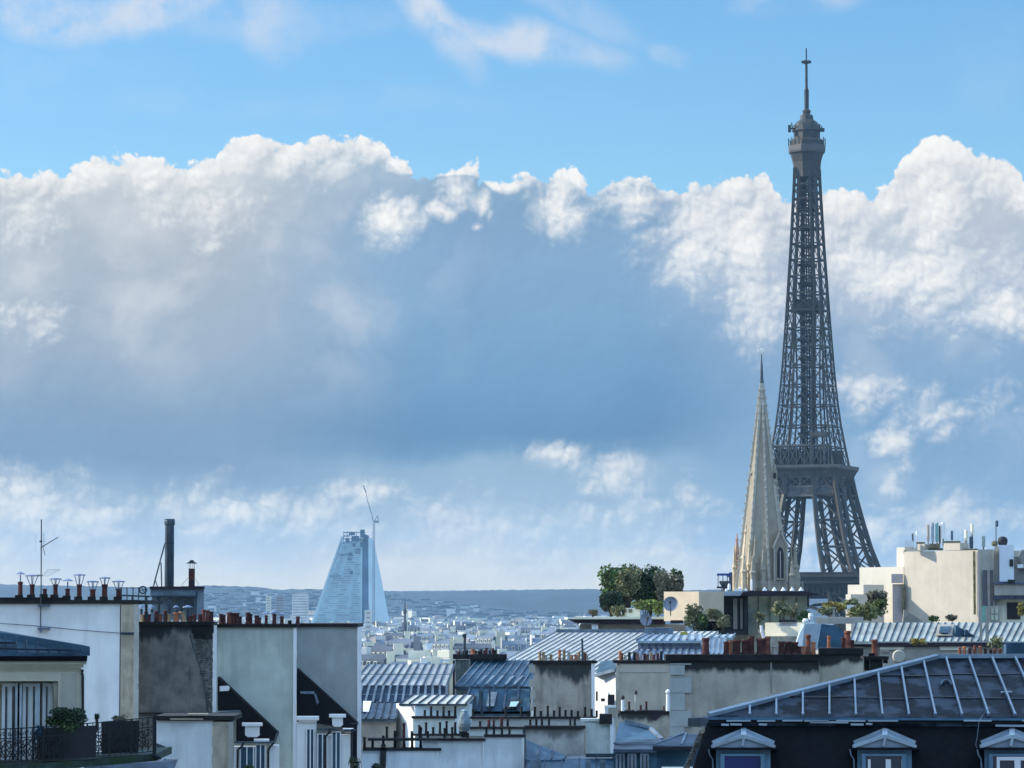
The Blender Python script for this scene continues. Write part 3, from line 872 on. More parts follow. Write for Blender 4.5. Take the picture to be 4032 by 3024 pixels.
# first platform
a = MB()
band(a, 36.0, 50.6, 36.6, 52, 1); band(a, 35.2, 52.01, 35.2, 56.5, .6); ring(a, 36.0, 56.51, 36.8, 58.0); band(a, 36.9, 58.01, 36.9, 59.3, .4)
part('first_deck', a, M_irond, eif)
a = MB(); ring(a, 33.0, 59.4, 33.0, 63.6); part('first_pavilion', a, M_irond, eif)
a = MB()
band(a, 33.6, 61.2, 33.6, 62.4, 1.0); band(a, 36.4, 55.9, 36.7, 56.5, .5)
for k in range(4):
    c = [(-1, -1), (1, -1), (1, 1), (-1, 1)]
    (ax, ay), (bx, by) = c[k], c[(k + 1) % 4]
    for i in range(26):
        s0 = i / 26
        a.beam(EP((ax + (bx - ax) * s0) * 35.9, (ay + (by - ay) * s0) * 35.9, 51), EP((ax + (bx - ax) * s0) * 35.9, (ay + (by - ay) * s0) * 35.9, 56.4), .5)
    # the big arch under the platform
    pr = None
    for i in range(17):
        an = math.pi * i / 16
        q = Vector(((ax + bx) / 2 * 38 + (bx - ax) / 2 * 36 * math.cos(an), (ay + by) / 2 * 38 + (by - ay) / 2 * 36 * math.cos(an), 12 + 36 * math.sin(an)))
        q = EP(q.x, q.y, q.z)
        if pr: a.beam(pr, q, 1.4)
        pr = q
part('first_gallery', a, M_iron, eif)
# top platform, flare, dome and mast
def etube(mb, prof, n=16, m=0):
    mb.lathe((EC.x, EC.y, 0), prof, n, m)
def zy(py): return P(3175, py, YE).z
ps = S(YE, 600)
a = MB(); etube(a, [(5.5 * 1.22, zy(700)), (5.7 * 1.22, zy(680)), (6.2 * 1.22, zy(640)), (68 * ps, zy(604))], 8); part('flare', a, M_iron, eif)
a = MB()
etube(a, [(74 * ps, zy(603.9)), (76 * ps, zy(596)), (76 * ps, zy(575)), (74 * ps, zy(574.9))], 8)
part('top_platform', a, M_ironl, eif)
a = MB(); etube(a, [(67 * ps, zy(574.8)), (67 * ps, zy(556)), (58 * ps, zy(548)), (54 * ps, zy(547.9)), (55 * ps, zy(518))], 8)
for k in range(12):
    an = 2 * math.pi * k / 12
    x, y_ = EC.x + 72 * ps * math.cos(an), EC.y + 72 * ps * math.sin(an)
    a.beam((x, y_, zy(575)), (x, y_, zy(545)), .5)
part('gallery', a, M_iron, eif)
a = MB(); etube(a, [(60 * ps, zy(517)), (57 * ps, zy(508)), (50 * ps, zy(492)), (40 * ps, zy(480)), (27 * ps, zy(472)), (25 * ps, zy(455)), (14 * ps, zy(450)), (17 * ps, zy(436)), (9 * ps, zy(430))], 12); part('dome', a, M_iron, eif)
a = MB(); etube(a, [(9 * ps, zy(431)), (9.5 * ps, zy(358)), (8 * ps, zy(350)), (5.5 * ps, zy(348)), (5 * ps, zy(246)), (3 * ps, zy(244)), (2.6 * ps, zy(190))], 8)
for an in range(6):
    q = 2 * math.pi * an / 6
    a.beam((EC.x, EC.y, zy(245)), (EC.x + 19 * ps * math.cos(q), EC.y + 19 * ps * math.sin(q), zy(244)), 1.0, 1.2)
part('antenna_mast', a, M_irond, eif)
a = MB()
for sx, zz, xx in ((-1, 510, 70), (1, 515, 62)):
    a.beam((EC.x + sx * 50 * ps, EC.y - 3, zy(zz)), (EC.x + sx * xx * ps, EC.y - 3, zy(zz)), .9)
    a.beam((EC.x + sx * xx * ps, EC.y - 3, zy(zz + (14 if sx < 0 else 7))), (EC.x + sx * xx * ps, EC.y - 3, zy(zz - (14 if sx < 0 else 7))), 1.4)
for k in range(10):
    an = k * .63
    a.beam((EC.x + 55 * ps * math.cos(an), EC.y + 55 * ps * math.sin(an), zy(515)), (EC.x + 60 * ps * math.cos(an), EC.y + 60 * ps * math.sin(an), zy(495 - (k % 3) * 6)), .5)
part('antenna_panel', a, M_irond, eif)
# ------------------------------------------------------------------ builders for the near roofs
def pot(parent, x, yt, yb, w, Y, m, cowl=None, cw=0, ct=0, d=0.3, lean=0.0):
    s = S(Y, yb); X = PX(x, Y, yb); z0 = PZ(yb, Y) - .02; z1 = PZ(yt, Y); r = w * s / 2; h = z1 - z0
    a = MB()
    a.lathe((X, Y + d, z0), [(r * 1.12, 0), (r * 1.08, h * .12), (r * .92, h * .2), (r * .86, h * .84), (r * 1.06, h * .86), (r * 1.06, h * .94), (r * .95, h), (r * .62, h), (r * .6, h * .8)], 10)
    if lean:
        for p in a.v: p.x += (p.z - z0) * lean
    o = part('chimney_pot', a, m, parent)
    if cowl:
        b = MB(); zt = PZ(ct, Y); R_ = cw * s / 2
        if cowl == 'T':
            b.lathe((X, Y + d, z1 - .05), [(r * .28, 0), (r * .28, zt - z1)], 6)
            b.lathe((X, Y + d, zt - .02), [(R_, 0), (R_ * .95, .03), (R_ * .3, .09), (.01, .10)], 10)
        elif cowl == 'V':
            for q in (-1, 1):
                b.beam((X + q * r * .7, Y + d, z1 - .08), (X + q * R_ * .75, Y + d, zt), .028)
                b.beam((X, Y + d + q * r * .7, z1 - .08), (X, Y + d + q * R_ * .75, zt), .028)
            b.lathe((X, Y + d, zt - .01), [(R_, 0), (R_ * .98, .04), (R_ * .3, .07), (.01, .075)], 10)
        elif cowl == 'H':
            for q in range(4):
                an = q * math.pi / 2 + .6
                b.beam((X + r * .8 * math.cos(an), Y + d + r * .8 * math.sin(an), z1 - .05), (X + r * .9 * math.cos(an), Y + d + r * .9 * math.sin(an), zt - .18), .03)
            b.lathe((X, Y + d, zt - .2), [(R_, 0), (R_ * .8, .06), (R_ * .45, .14), (.02, .22)], 12)
        part('cowl', b, M_cowl, o)
    return o

random.seed(21)
def row(parent, x0, x1, n, yb, h0, h1, w, Y, mats, d=.3, cowlp=0.0, jit=.25):
    for i in range(n):
        x = x0 + (x1 - x0) * (i + .5) / n + random.uniform(-jit, jit) * (x1 - x0) / n
        hh = random.uniform(h0, h1)
        cw = None
        if random.random() < cowlp: cw = random.choice(['T', 'V'])
        pot(parent, x, yb - hh, yb, w * random.uniform(.85, 1.15), Y, random.choice(mats), cw, w * 2.2, yb - hh - random.uniform(7, 12), d, random.uniform(-.04, .04))

def wallthing(name, label, cat, x0, y0, x1, yb, Y, d, m, cap=None, capm=None, group=None, pname='wall'):
    xm = (x0 + x1) / 2
    t0 = thing(name, label, cat, (PX(xm, Y, y0), Y + d / 2, 0 if yb is None else PZ(yb, Y)), group)
    a = MB(); a.bpx(x0, y0, x1, yb, Y, d); part(pname, a, m, t0)
    if cap:
        b = MB()
        cx0, cy0, cx1, cy1 = cap
        ym = (cy0 + cy1) / 2
        b.box(PX(cx0, Y, ym), Y - .12, PZ(cy1, Y) + .002, PX(cx1, Y, ym), Y + d + .12, PZ(cy0, Y))
        part('coping', b, capm or M_soot, t0)
    return t0

def quadroof(parent, bl, br, tl, tr, n, m, ms, sw=.05, sh=.09, th=.15, laps=(), name='roof', sname='seam', dash=1.0):
    """zinc sheet roof with standing seams running from the eave to the ridge; corners = (px, py, Y)"""
    A, B, D, E = P(*bl), P(*br), P(*tl), P(*tr)
    a = MB(); dn = Vector((0, 0, -th))
    a.hexa([A + dn, B + dn, E + dn, D + dn], [A, B, E, D]); part(name, a, m, parent)
    s = MB(); nrm = (B - A).cross(D - A).normalized()
    if nrm.z < 0: nrm = -nrm
    for i in range(n + 1 if n else 0):
        f_ = min(max(i / n, .004), .996)
        p = A + (B - A) * f_ + nrm * (sh / 2 + .001); q = D + (E - D) * f_ + nrm * (sh / 2 + .001)
        s.beam(p, q, sw, sh, up=nrm)
    for f_ in laps:
        p = A + (D - A) * f_ + nrm * .012; q = B + (E - B) * f_ + nrm * .012
        s.beam(p, q, .05, .022, up=nrm)
    if n: part(sname, s, ms, parent)

def foliage(mb, c, r, n, size, seed=1, shell=.55, m=0):
    random.seed(seed)
    c = Vector(c)
    lobes = [(Vector((random.uniform(-.62, .62) * r[0], random.uniform(-.6, .6) * r[1], random.uniform(-.55, .62) * r[2])), random.uniform(.18, .46)) for _ in range(26)]
    for i in range(n):
        lo, k = random.choice(lobes)
        d = Vector((random.gauss(0, 1), random.gauss(0, 1), random.gauss(0, 1))).normalized()
        q = random.uniform(shell, 1.0) ** .6
        p = c + lo + Vector((d.x * r[0], d.y * r[1], d.z * r[2])) * k * q
        if i % 5 == 0: p = c + Vector((d.x * r[0], d.y * r[1], d.z * r[2])) * random.uniform(.3, .92)
        s = size * random.uniform(.5, 1.4)
        e = Vector((random.gauss(0, 1), random.gauss(0, 1), random.gauss(0, 1))).normalized()
        f_ = e.cross(Vector((random.gauss(0, 1), random.gauss(0, 1), random.gauss(0, 1)))).normalized()
        g_ = e.cross(f_)
        mb.face([p - e * s, p + f_ * s * .55, p + e * s, p - f_ * s * .55], m)
def bush(name, label, cat, cx, cy, rx, ry, Y, m, n=900, size=.06, seed=1, stems=True, ybase=None, group=None, dr=None):
    s = S(Y, cy); p = P(cx, cy, Y); rr = (rx * s, (dr or rx * s * .8), ry * s)
    zb = p.z - rr[2] * .9 if ybase is None else PZ(ybase, Y)
    t0 = thing(name, label, cat, (p.x, p.y, zb), group)
    a = MB(); foliage(a, p, rr, n, size, seed); part('leaves' if cat != 'tree' else 'crown', a, m, t0)
    if stems:
        b = MB(); random.seed(seed)
        for k in range(5 if cat != 'tree' else 9):
            q = p + Vector((random.uniform(-.6, .6) * rr[0], random.uniform(-.5, .5) * rr[1], random.uniform(-.1, .6) * rr[2]))
            w = .05 if cat != 'tree' else .10
            mid = Vector(((p.x + q.x) / 2, (p.y + q.y) / 2, zb + (q.z - zb) * .45))
            b.beam((p.x + random.uniform(-.1, .1), p.y, zb), mid, w * s / .01 * .25 if False else w); b.beam(mid, q, w * .5)
        part('stem' if cat != 'tree' else 'trunk', b, M_bark, t0)
    return t0

def window(parent, x0, y0, x1, y1, Y, fr=M_white2, gl=M_glass, nm=1, nt=0, fw=.06, depth=.1):
    """casement: frame with mullions standing proud of the glass"""
    ym = (y0 + (y1 or 3024)) / 2
    X0, X1 = PX(x0, Y, ym), PX(x1, Y, ym); z1 = PZ(y0, Y); z0 = PZ(y1, Y)
    a = MB(); yf = Y - depth
    a.box(X0, yf, z0, X0 + fw, yf + .06, z1); a.box(X1 - fw, yf, z0, X1, yf + .06, z1)
    a.box(X0 + fw, yf, z1 - fw, X1 - fw, yf + .06, z1); a.box(X0 + fw, yf, z0, X1 - fw, yf + .06, z0 + fw)
    for i in range(nm):
        x = X0 + (X1 - X0) * (i + 1) / (nm + 1)
        a.box(x - fw * .6, yf - .004, z0 + fw, x + fw * .6, yf + .05, z1 - fw)
    for i in range(nt):
        z = z0 + (z1 - z0) * (i + 1) / (nt + 1)
        a.box(X0 + fw, yf + .002, z - .02, X1 - fw, yf + .045, z + .02)
    o = part('window', a, fr, parent)
    b = MB(); b.box(X0 + fw * .5, yf + .065, z0 + fw * .5, X1 - fw * .5, yf + .085, z1 - fw * .5)
    part('pane', b, gl, o)
    return o
def stained(name, col, ytop, Y, ln, st=.9, var=.18, scale=1.2, streak=.3, sc=(.02, .022, .022)):
    return mat(name, col, .95, var, scale, streak=streak, bump=.1, stain=(PZ(ytop, Y), ln, sc, st))
# ================================================================== LEFT SIDE
# ------------------------------------------------ cream corner building with the balcony
Y = 100.0
t0 = thing('corner_building', 'cream stone corner building with dark zinc roof and tall casement windows at the far left', 'building', (PX(160, Y), Y + 4, 0))
s = S(Y, 2700)
a = MB(); XR = PX(320, Y, 2750); XL = PX(-420, Y, 2750)
xo0, xo1 = PX(-60, Y, 2750), PX(228, Y, 2750)
zt, zl = PZ(2640, Y), PZ(2682, Y); zb = PZ(3010, Y)
SKB = lambda z0, z1, x0=XL, x1=XR, yy=Y: a.hexa([(x0, yy, z0), (x1, yy, z0), (x1 - 1.4, Y + 9, z0), (x0 - 1.4, Y + 9, z0)], [(x0, yy, z1), (x1, yy, z1), (x1 - 1.4, Y + 9, z1), (x0 - 1.4, Y + 9, z1)])
SKB(zl, zt)                                   # lintel
SKB(zb, zl - .001, xo1); a.box(XL, Y, zb, xo0, Y + 9, zl - .001)
a.box(xo0 + .001, Y + 1.0, zb, xo1 - .001, Y + 1.3, zl - .001)
SKB(0, zb - .001)
part('wall', a, M_cream, t0)
a = MB()
a.prism([P(-420, 2604, Y), P(-420, 2639.5, Y), P(318, 2639.5, Y), P(318, 2628, Y), P(332, 2622, Y), P(345, 2610, Y), P(348, 2604, Y)][::-1], (0, .01, 0))
a = MB(); SKB(PZ(2640, Y), PZ(2628, Y), XL, PX(322, Y), Y - .05); SKB(PZ(2627.8, Y), PZ(2616, Y), XL, PX(333, Y), Y - .16); SKB(PZ(2615.8, Y), PZ(2603, Y), XL, PX(346, Y), Y - .26)
part('cornice', a, M_cream, t0)
a = MB(); a.box(PX(243, Y, 2780), Y - .03, zb, PX(302, Y, 2780), Y - .001, PZ(2650, Y))
part('pilaster', a, mat('cream panel', (.52, .50, .42), .9, .08, 1.5), t0)
a = MB(); SKB(PZ(2602.5, Y), PZ(2590, Y), XL, PX(350, Y), Y - .36); SKB(PZ(2589.5, Y), PZ(2583, Y), XL, PX(352, Y), Y - .40)
part('gutter', a, M_slate, t0)
a = MB(); a.box(XL, Y - .42, PZ(2582.5, Y), PX(298, Y), Y - .30, PZ(2570, Y)); part('zinc_edge', a, M_teal, t0)
a = MB()
ptsr = [P(-420, 2582, Y), P(352, 2582, Y), P(352, 2545, Y), P(0, 2485, Y), P(-420, 2440, Y)]
for p in ptsr[2:]: p.y += .0
a.prism([P(-420, 2582, Y - .3), P(354, 2582, Y - .3), P(354, 2546, Y - .1), P(140, 2510, Y + .6), P(0, 2486, Y + 1.2), P(-420, 2430, Y + 2.4)], (-1.15, 6.5, 0))
part('roof', a, M_teal, t0)
a = MB()
for k in range(9):
    x = -60 + k * 42
    a.beam(P(x, 2572, Y - .36), P(x - 4, 2492 + max(0, x) * .17 + 8, Y + .9 - x * .002), .04, .05)
a.beam(P(-400, 2545, Y + .1), P(320, 2562, Y - .28), .06, .05); a.beam(P(-60, 2530, Y + .3), P(60, 2532, Y + .25), .16, .08)
part('roof_seam', a, M_zincd, t0)
a = MB(); a.tube([P(326, 2636, Y - .1), P(322, 2648, Y - .1), P(326, 2660, Y - .1), P(326, 3010, Y - .1)], 5.5 * s); part('downpipe', a, M_black, t0)
# three casements inside the opening, each with open leaves catching light
for i, x in enumerate((-40, 0, 82, 160)):
    if i == 0: continue
    w0 = x + 8 if i > 1 else 8
    window(t0, w0, 2690, w0 + 66, 3005, Y + .6, nm=1, fw=.10)
    for q0, q1 in ((w0 + 9, w0 + 19), (w0 + 42, w0 + 56)):
        a = MB(); a.box(PX(q0, Y, 2800), Y + .555, PZ(3005, Y), PX(q1, Y, 2800), Y + .562, PZ(2700, Y)); part('lace_curtain', a, M_white, t0)
a = MB()
for x0, x1 in ((53, 78), (131, 150), (62, 70), (206, 218)):
    a.box(PX(x0, Y, 2800), Y + .34, PZ(3005, Y), PX(x1, Y, 2800), Y + .38, PZ(2694, Y))
part('curtain', a, mat('sheer curtain', (.55, .62, .68), .9, .1, 3.0, streak=.3), t0)
a = MB(); a.box(PX(208, Y, 2780), Y + .1, zb, PX(226, Y, 2780), Y + .9, PZ(2684, Y)); part('reveal', a, M_beige, t0)

# ------------------------------------------------ balcony with black ironwork
t1 = thing('iron_balcony', 'black wrought iron balcony railing on a mossy slab at the far left', 'balcony', (PX(300, 98), 98, PZ(3010, 98)))
YB0, YB1 = 97.0, 99.5
def bal(x, f_):      # point on the railing plane; f_ = 0 bottom, 1 top
    s_ = max(0.0, min(1.0, (x + 100) / 715))
    top = 2872 - 52 * s_ ** 1.5; bot = 3012 - 48 * s_ ** 1.5
    return P(x, bot + (top - bot) * f_, YB0 + (YB1 - YB0) * s_)
a = MB()
xs = [-100 + i * 25 for i in range(29)]
for p, q in zip(xs[:-1], xs[1:]):
    for f_ in (0.05, .72, .985): a.beam(bal(p, f_), bal(q, f_), .035 if f_ < .9 else .06, .03)
for k in range(33):
    x = -90 + k * 21.7
    a.beam(bal(x, 0.02), bal(x, 1.0), .022 if k % 4 else .05)
part('rail', a, M_black, t1)
a = MB()
random.seed(4)
def curl(cx, f0, r, turns=1.4, sg=1, ph=0.0):
    pr = None
    for i in range(15):
        an = ph + sg * turns * 2 * math.pi * i / 14; rr = r * (1 - .75 * i / 14)
        c = bal(cx, f0); q = c + Vector((rr * math.cos(an), 0, rr * math.sin(an)))
        if pr: a.beam(pr, q, .022, .03)
        pr = q
for k in range(16):
    x = -80 + k * 43.4
    for sg in (-1, 1):
        curl(x + sg * 10, .56, .14, 1.3, sg, 0); curl(x + sg * 9, .30, .16, 1.4, -sg, 1.0); curl(x + sg * 11, .84, .07, 1.1, sg, .4)
    a.beam(bal(x - 16, .1), bal(x + 16, .68), .022); a.beam(bal(x + 16, .1), bal(x - 16, .68), .022)
part('scrollwork', a, M_black, t1)
a = MB(); a.bpx(604, 2816, 616, 2972, 99.6, .10); part('post', a, M_black, t1)
a = MB()
pts = [bal(-100, -.02), bal(60, -.02), bal(200, -.02), bal(340, -.02), bal(480, -.02), bal(616, -.02)]
bk = [Vector((p.x, 104, p.z + .02)) for p in pts]
for i in range(5):
    dn = Vector((0, 0, -.22))
    a.hexa([pts[i] + dn, pts[i + 1] + dn, bk[i + 1] + dn, bk[i] + dn], [pts[i], pts[i + 1], bk[i + 1], bk[i]])
part('slab', a, mat('mossy slab', (.035, .06, .05), .9, .35, 3.0, col2=(.02, .045, .02)), t1)
a = MB(); a.hexa([P(600, 2975, 98), P(636, 2990, 98), P(636, 2990, 103), P(600, 2975, 103)], [P(600, 2962, 98), P(634, 2982, 98), P(634, 2982, 103), P(600, 2962, 103)]); part('slab_edge', a, M_zincd, t1)
bush('balcony_shrub', 'rounded dark green shrub growing on the iron balcony', 'shrub', 262, 2832, 88, 52, 98.6, M_leaf, 3800, .055, 3, ybase=2985, dr=.5)
bush('trailing_plant', 'thin grey green plant trailing left of the balcony shrub', 'plant', 150, 2885, 26, 40, 98.0, M_teal, 300, .04, 5, ybase=2990, dr=.3)
bush('potted_plant', 'small dark potted plant at the right part of the balcony', 'plant', 470, 2830, 32, 16, 99.6, M_leafb, 350, .04, 6, ybase=2900, dr=.3)
bush('leafy_sprig', 'single leafy sprig against the white wall above the balcony', 'plant', 383, 2822, 14, 13, 99.4, M_leaf, 90, .04, 7, ybase=2880, dr=.2)
a = MB(); a.hexa([P(155, 2992, 98.2), P(378, 2982, 98.4), P(378, 2982, 98.9), P(155, 2992, 98.7)], [P(150, 2868, 98.2), P(380, 2856, 98.4), P(380, 2856, 98.9), P(150, 2868, 98.7)])
one('planter_box', a, M_black, 'long black planter box behind the balcony railing under the shrub', 'planter')
a = MB(); a.hexa([P(400, 2970, 99.3), P(545, 2962, 99.6), P(545, 2962, 100.1), P(400, 2970, 99.8)], [P(398, 2842, 99.3), P(550, 2836, 99.6), P(550, 2836, 100.1), P(398, 2842, 99.8)])
one('canvas_screen', a, M_black, 'dark canvas screen tied behind the right half of the balcony railing', 'screen')
# low zinc roof under the balcony
t2 = thing('low_roof', 'strip of blue zinc roof below the right end of the balcony', 'roof', (PX(520, 108), 108, 0))
a = MB(); a.hexa([P(330, 3060, 106), P(680, 3050, 106), P(680, 3050, 112), P(330, 3060, 112)], [P(330, 3012, 107), P(640, 3002, 107), P(700, 2990, 111), P(430, 2985, 111)]); a.bpx(330, 3060.5, 680, None, 106, 5); part('sheet', a, M_zincd, t2)
a = MB()
for k in range(5): a.beam(P(400 + k * 50, 3020 + k, 106.8), P(450 + k * 50, 2988, 111), .05, .08)
part('ridge_roll', a, M_zinc, t2)

# ------------------------------------------------ white building with antenna wall
Y = 130.0
t3 = wallthing('white_building', 'tall white rendered building with a row of capped chimney pots at the left', 'building', -500, 2378, 476, None, Y, 9, stained('old white render', (.74, .79, .82), 2385, 130, 1.8, .30, .06, .7, .22, (.34, .38, .40)), (-500, 2362, 545, 2378))
a = MB(); a.bpx(-500, 2352, 278, 2362, Y + .05, .6); part('upper_coping', a, M_soot, t3)
a = MB(); a.prism([P(545, 2362, Y), P(545, 2376, Y), P(556, 2374, Y), P(571, 2369, Y), P(571, 2366, Y), P(552, 2364, Y)], (0, .9, 0)); part('coping_lip', a, M_soot, t3)
a = MB(); a.bpx(476.5, 2379, 545, None, Y - .06, 9.0); part('corner_pier', a, M_beige, t3)
a = MB(); a.bpx(528, 2379, 546.5, None, Y - .10, 9.0); part('pier_edge', a, mat('pier edge', (.45, .45, .41), .9, .1, 2.0, streak=.2), t3)
a = MB(); a.bpx(476, 2490, 528, 2499, Y - .10, .05); a.bpx(471, 2381, 477, 2830, Y - .02, .02); part('pier_band', a, M_zincd, t3)
a = MB(); a.tube([P(-60, 2450, Y - .05), P(160, 2466, Y - .05), P(300, 2480, Y - .05), P(474, 2493, Y - .05)], .012, 4); part('wall_cable', a, M_zincd, t3)
for x, yt, yb, w, c, cw, ct in [(75, 2290, 2356, 20, 'T', 36, 2259), (122, 2300, 2354, 20, 'V', 58, 2268), (172, 2318, 2352, 18, None, 0, 0), (214, 2300, 2354, 20, 'V', 50, 2281),
                                (262, 2318, 2358, 20, 'T', 42, 2286), (308, 2300, 2362, 21, 'V', 50, 2265), (361, 2320, 2362, 24, 'V', 50, 2292), (408, 2300, 2362, 24, 'V', 48, 2277), (463, 2317, 2362, 22, 'V', 52, 2291)]:
    pot(t3, x, yt, yb, w, Y, M_terrad, c, cw, ct)
    a = MB(); a.bpx(x - 16, yb - 13, x + 16, yb + 1, Y + .02, .55); part('pot_bedding', a, M_soot, t3)
t4 = thing('tv_antenna', 'tall television antenna mast fixed to the white wall at the far left', 'antenna', (PX(162, Y), Y - .15, PZ(2490, Y)))
a = MB(); a.tube([P(159, 2490, Y - .2), P(162, 2300, Y - .2), P(163, 2045, Y - .2)], .024, 6); part('mast', a, M_flue, t4)
a = MB()
for y in (2386, 2476): a.bpx(148, y - 4, 197, y + 3, Y - .22, .22)
a.ppx([(150, 2476), (170, 2476), (160, 2492)], Y - .24, .08)
part('wall_bracket', a, M_steel, t4)
a = MB(); a.beam(P(163, 2155, Y - .2), P(228, 2116, Y - .2), .03)
for k in range(11):
    f_ = k / 10; c = P(166 + 60 * f_, 2153 - 36 * f_, Y - .2); L = .17 - .09 * f_
    a.beam(c - Vector((.25 * L, L, .35 * L)), c + Vector((.25 * L, L, .35 * L)), .014)
for dx_, dz_ in ((-.05, .16), (.05, .19)):
    c = P(168, 2150, Y - .2)
    a.beam(c + Vector((dx_, -.2, dz_)), c + Vector((dx_, .2, dz_)), .012)
a.beam(P(168, 2148, Y - .2), P(178, 2188, Y - .2), .02); a.beam(P(156, 2132, Y - .2), P(166, 2132, Y - .2), .06)
a.beam(P(172, 2100, Y - .2), P(174, 2150, Y - .2), .01); a.beam(P(140, 2170, Y), P(141, 2100, Y), .004)
part('upper_aerial', a, M_purple, t4)
a = MB(); a.beam(P(145, 2266, Y - .2), P(168, 2266, Y - .2), .07)
for q in ((167, 2264, 190, 2243), (190, 2243, 237, 2242), (237, 2242, 190, 2268), (190, 2268, 172, 2266)): a.beam(P(q[0], q[1], Y - .2), P(q[2], q[3], Y - .2), .012)
for k in range(6): a.beam(P(176 + k * 9, 2265 - k * 3, Y - .2), P(188 + k * 9, 2243, Y - .2), .008)
part('lower_aerial', a, M_dish, t4)

# railing with the round fan behind
t5 = thing('roof_railing', 'thin metal roof railing between the white building and the flue housing', 'railing', (PX(530, 138), 138, PZ(2400, 138)))
a = MB(); Y = 138.0
a.beam(P(470, 2344, Y), P(590, 2349, Y), .07); a.beam(P(470, 2315, Y), P(556, 2315, Y), .03)
for x in (478, 500, 524, 546, 572): a.beam(P(x, 2312, Y), P(x, 2366, Y), .04)
a.beam(P(522, 2345, Y), P(522, 2364, Y), .08); a.beam(P(575, 2345, Y), P(577, 2440, Y), .10)
part('rails', a, M_flue, t5)
t6 = thing('round_ventilator', 'dark round ventilator ring on the roof railing beside the flue housing', 'ventilator', (PX(563, 137.5), 137.5, PZ(2342, 137.5)))
a = MB(); c = P(563, 2323, 137.5)
pr = None
for i in range(19):
    q = c + Vector((.15 * math.cos(i * math.pi / 9), 0, .15 * math.sin(i * math.pi / 9)))
    if pr: a.beam(pr, q, .055, .12, up=(0, 1, 0))
    pr = q
part('ring', a, M_flue, t6)
a = MB()
for i in range(4): a.beam(c, c + Vector((.13 * math.cos(i * math.pi / 2 + .5), 0, .13 * math.sin(i * math.pi / 2 + .5))), .03)
part('blades', a, M_flue, t6)

# ------------------------------------------------ flue housing
Y = 142.0
t7 = thing('flue_housing', 'blue grey zinc rooftop housing carrying a tall round flue', 'rooftop housing', (PX(697, Y), Y + 1.5, PZ(2440, Y)))
a = MB(); a.bpx(592, 2319, 775, 2349, Y, 3); part('upper_cladding', a, M_zinc, t7)
a = MB(); a.bpx(775.5, 2319, 803, 2440, Y + .1, 3); a.bpx(597, 2349.5, 775, 2440, Y + .7, 2.4); part('cladding', a, mat('housing zinc', (.20, .27, .33), .6, .12, 2.0, streak=.2), t7)
a = MB(); a.bpx(589, 2309, 806, 2319, Y - .1, 3.4); part('roof_edge', a, M_purple, t7)
for x in (626, 668, 716, 767):
    a = MB(); a.bpx(x - 5, 2350, x + 5, 2440, Y + .05, .12); a.bpx(x - 9, 2349.5, x + 7, 2362, Y + .03, .16); part('post', a, M_flue, t7)
a = MB(); a.bpx(592, 2345, 777, 2350, Y - .04, .04); a.bpx(770, 2326, 777, 2349, Y - .05, .04); part('rim', a, M_zincd, t7)
Y = 143.0; s = S(Y, 2200)
t8 = thing('tall_flue', 'tall round dark metal flue with flared collar and side brace', 'flue', (PX(667, Y), Y, PZ(2311, Y)))
X = PX(667, Y, 2200)
a = MB(); a.lathe((X, Y, PZ(2312, Y)), [(18.5 * s, 0), (18 * s, PZ(2068, Y) - PZ(2312, Y))], 20); part('pipe', a, M_flue, t8, smooth=False)
a = MB(); a.lathe((X, Y, PZ(2068, Y) + .002), [(20 * s, 0), (21 * s, 5 * s), (21 * s, 16 * s), (20 * s, 18 * s), (20 * s, 24 * s), (15 * s, 24 * s), (15 * s, 10 * s)], 20); part('collar', a, M_flue, t8)
a = MB(); a.lathe((X, Y, PZ(2140, Y)), [(18.9 * s, 0), (18.9 * s, 3 * s)], 20)
for x in (657, 677): a.beam(P(x, 2306, Y - .25), P(x, 2070, Y - .23), .02)
part('seam_band', a, M_zincd, t8)
a = MB(); a.beam(P(650, 2138, Y), P(604, 2310, Y), .05); a.beam(P(634, 2215, Y), P(637, 2310, Y), .05); a.beam(P(646, 2150, Y + .2), P(606, 2300, Y + .9), .04); a.beam(P(611, 2284, Y), P(620, 2310, Y), .04)
part('brace', a, M_flue, t8)
t9 = thing('capped_chimney', 'short red brick chimney with mushroom cap on the flue housing', 'chimney', (PX(755, Y), Y, PZ(2310, Y)))
X = PX(755, Y, 2260)
a = MB(); a.lathe((X, Y, PZ(2312, Y)), [(12.5 * s, 0), (12.5 * s, 27 * s)], 12); part('base', a, M_purple, t9)
a = MB(); a.lathe((X, Y, PZ(2284.8, Y)), [(12 * s, 0), (12 * s, 8 * s), (12.5 * s, 9 * s), (12.5 * s, 46 * s), (9 * s, 46 * s)], 12); part('shaft', a, M_terrad, t9)
a = MB(); a.lathe((X, Y, PZ(2219, Y)), [(24 * s, 0), (17 * s, 4 * s), (10 * s, 7 * s), (8 * s, 12 * s), (2 * s, 14 * s)], 14)
for q in range(4):
    an = q * 1.57 + .5
    a.beam((X + 11 * s * math.cos(an), Y + 11 * s * math.sin(an), PZ(2240, Y)), (X + 12 * s * math.cos(an), Y + 12 * s * math.sin(an), PZ(2217, Y)), .015)
part('cap', a, M_purple, t9)
a = MB(); a.beam(P(742, 2276, Y), P(716, 2302, Y), .015); a.beam(P(768, 2276, Y), P(784, 2304, Y), .015); part('stay_wire', a, M_flue, t9)

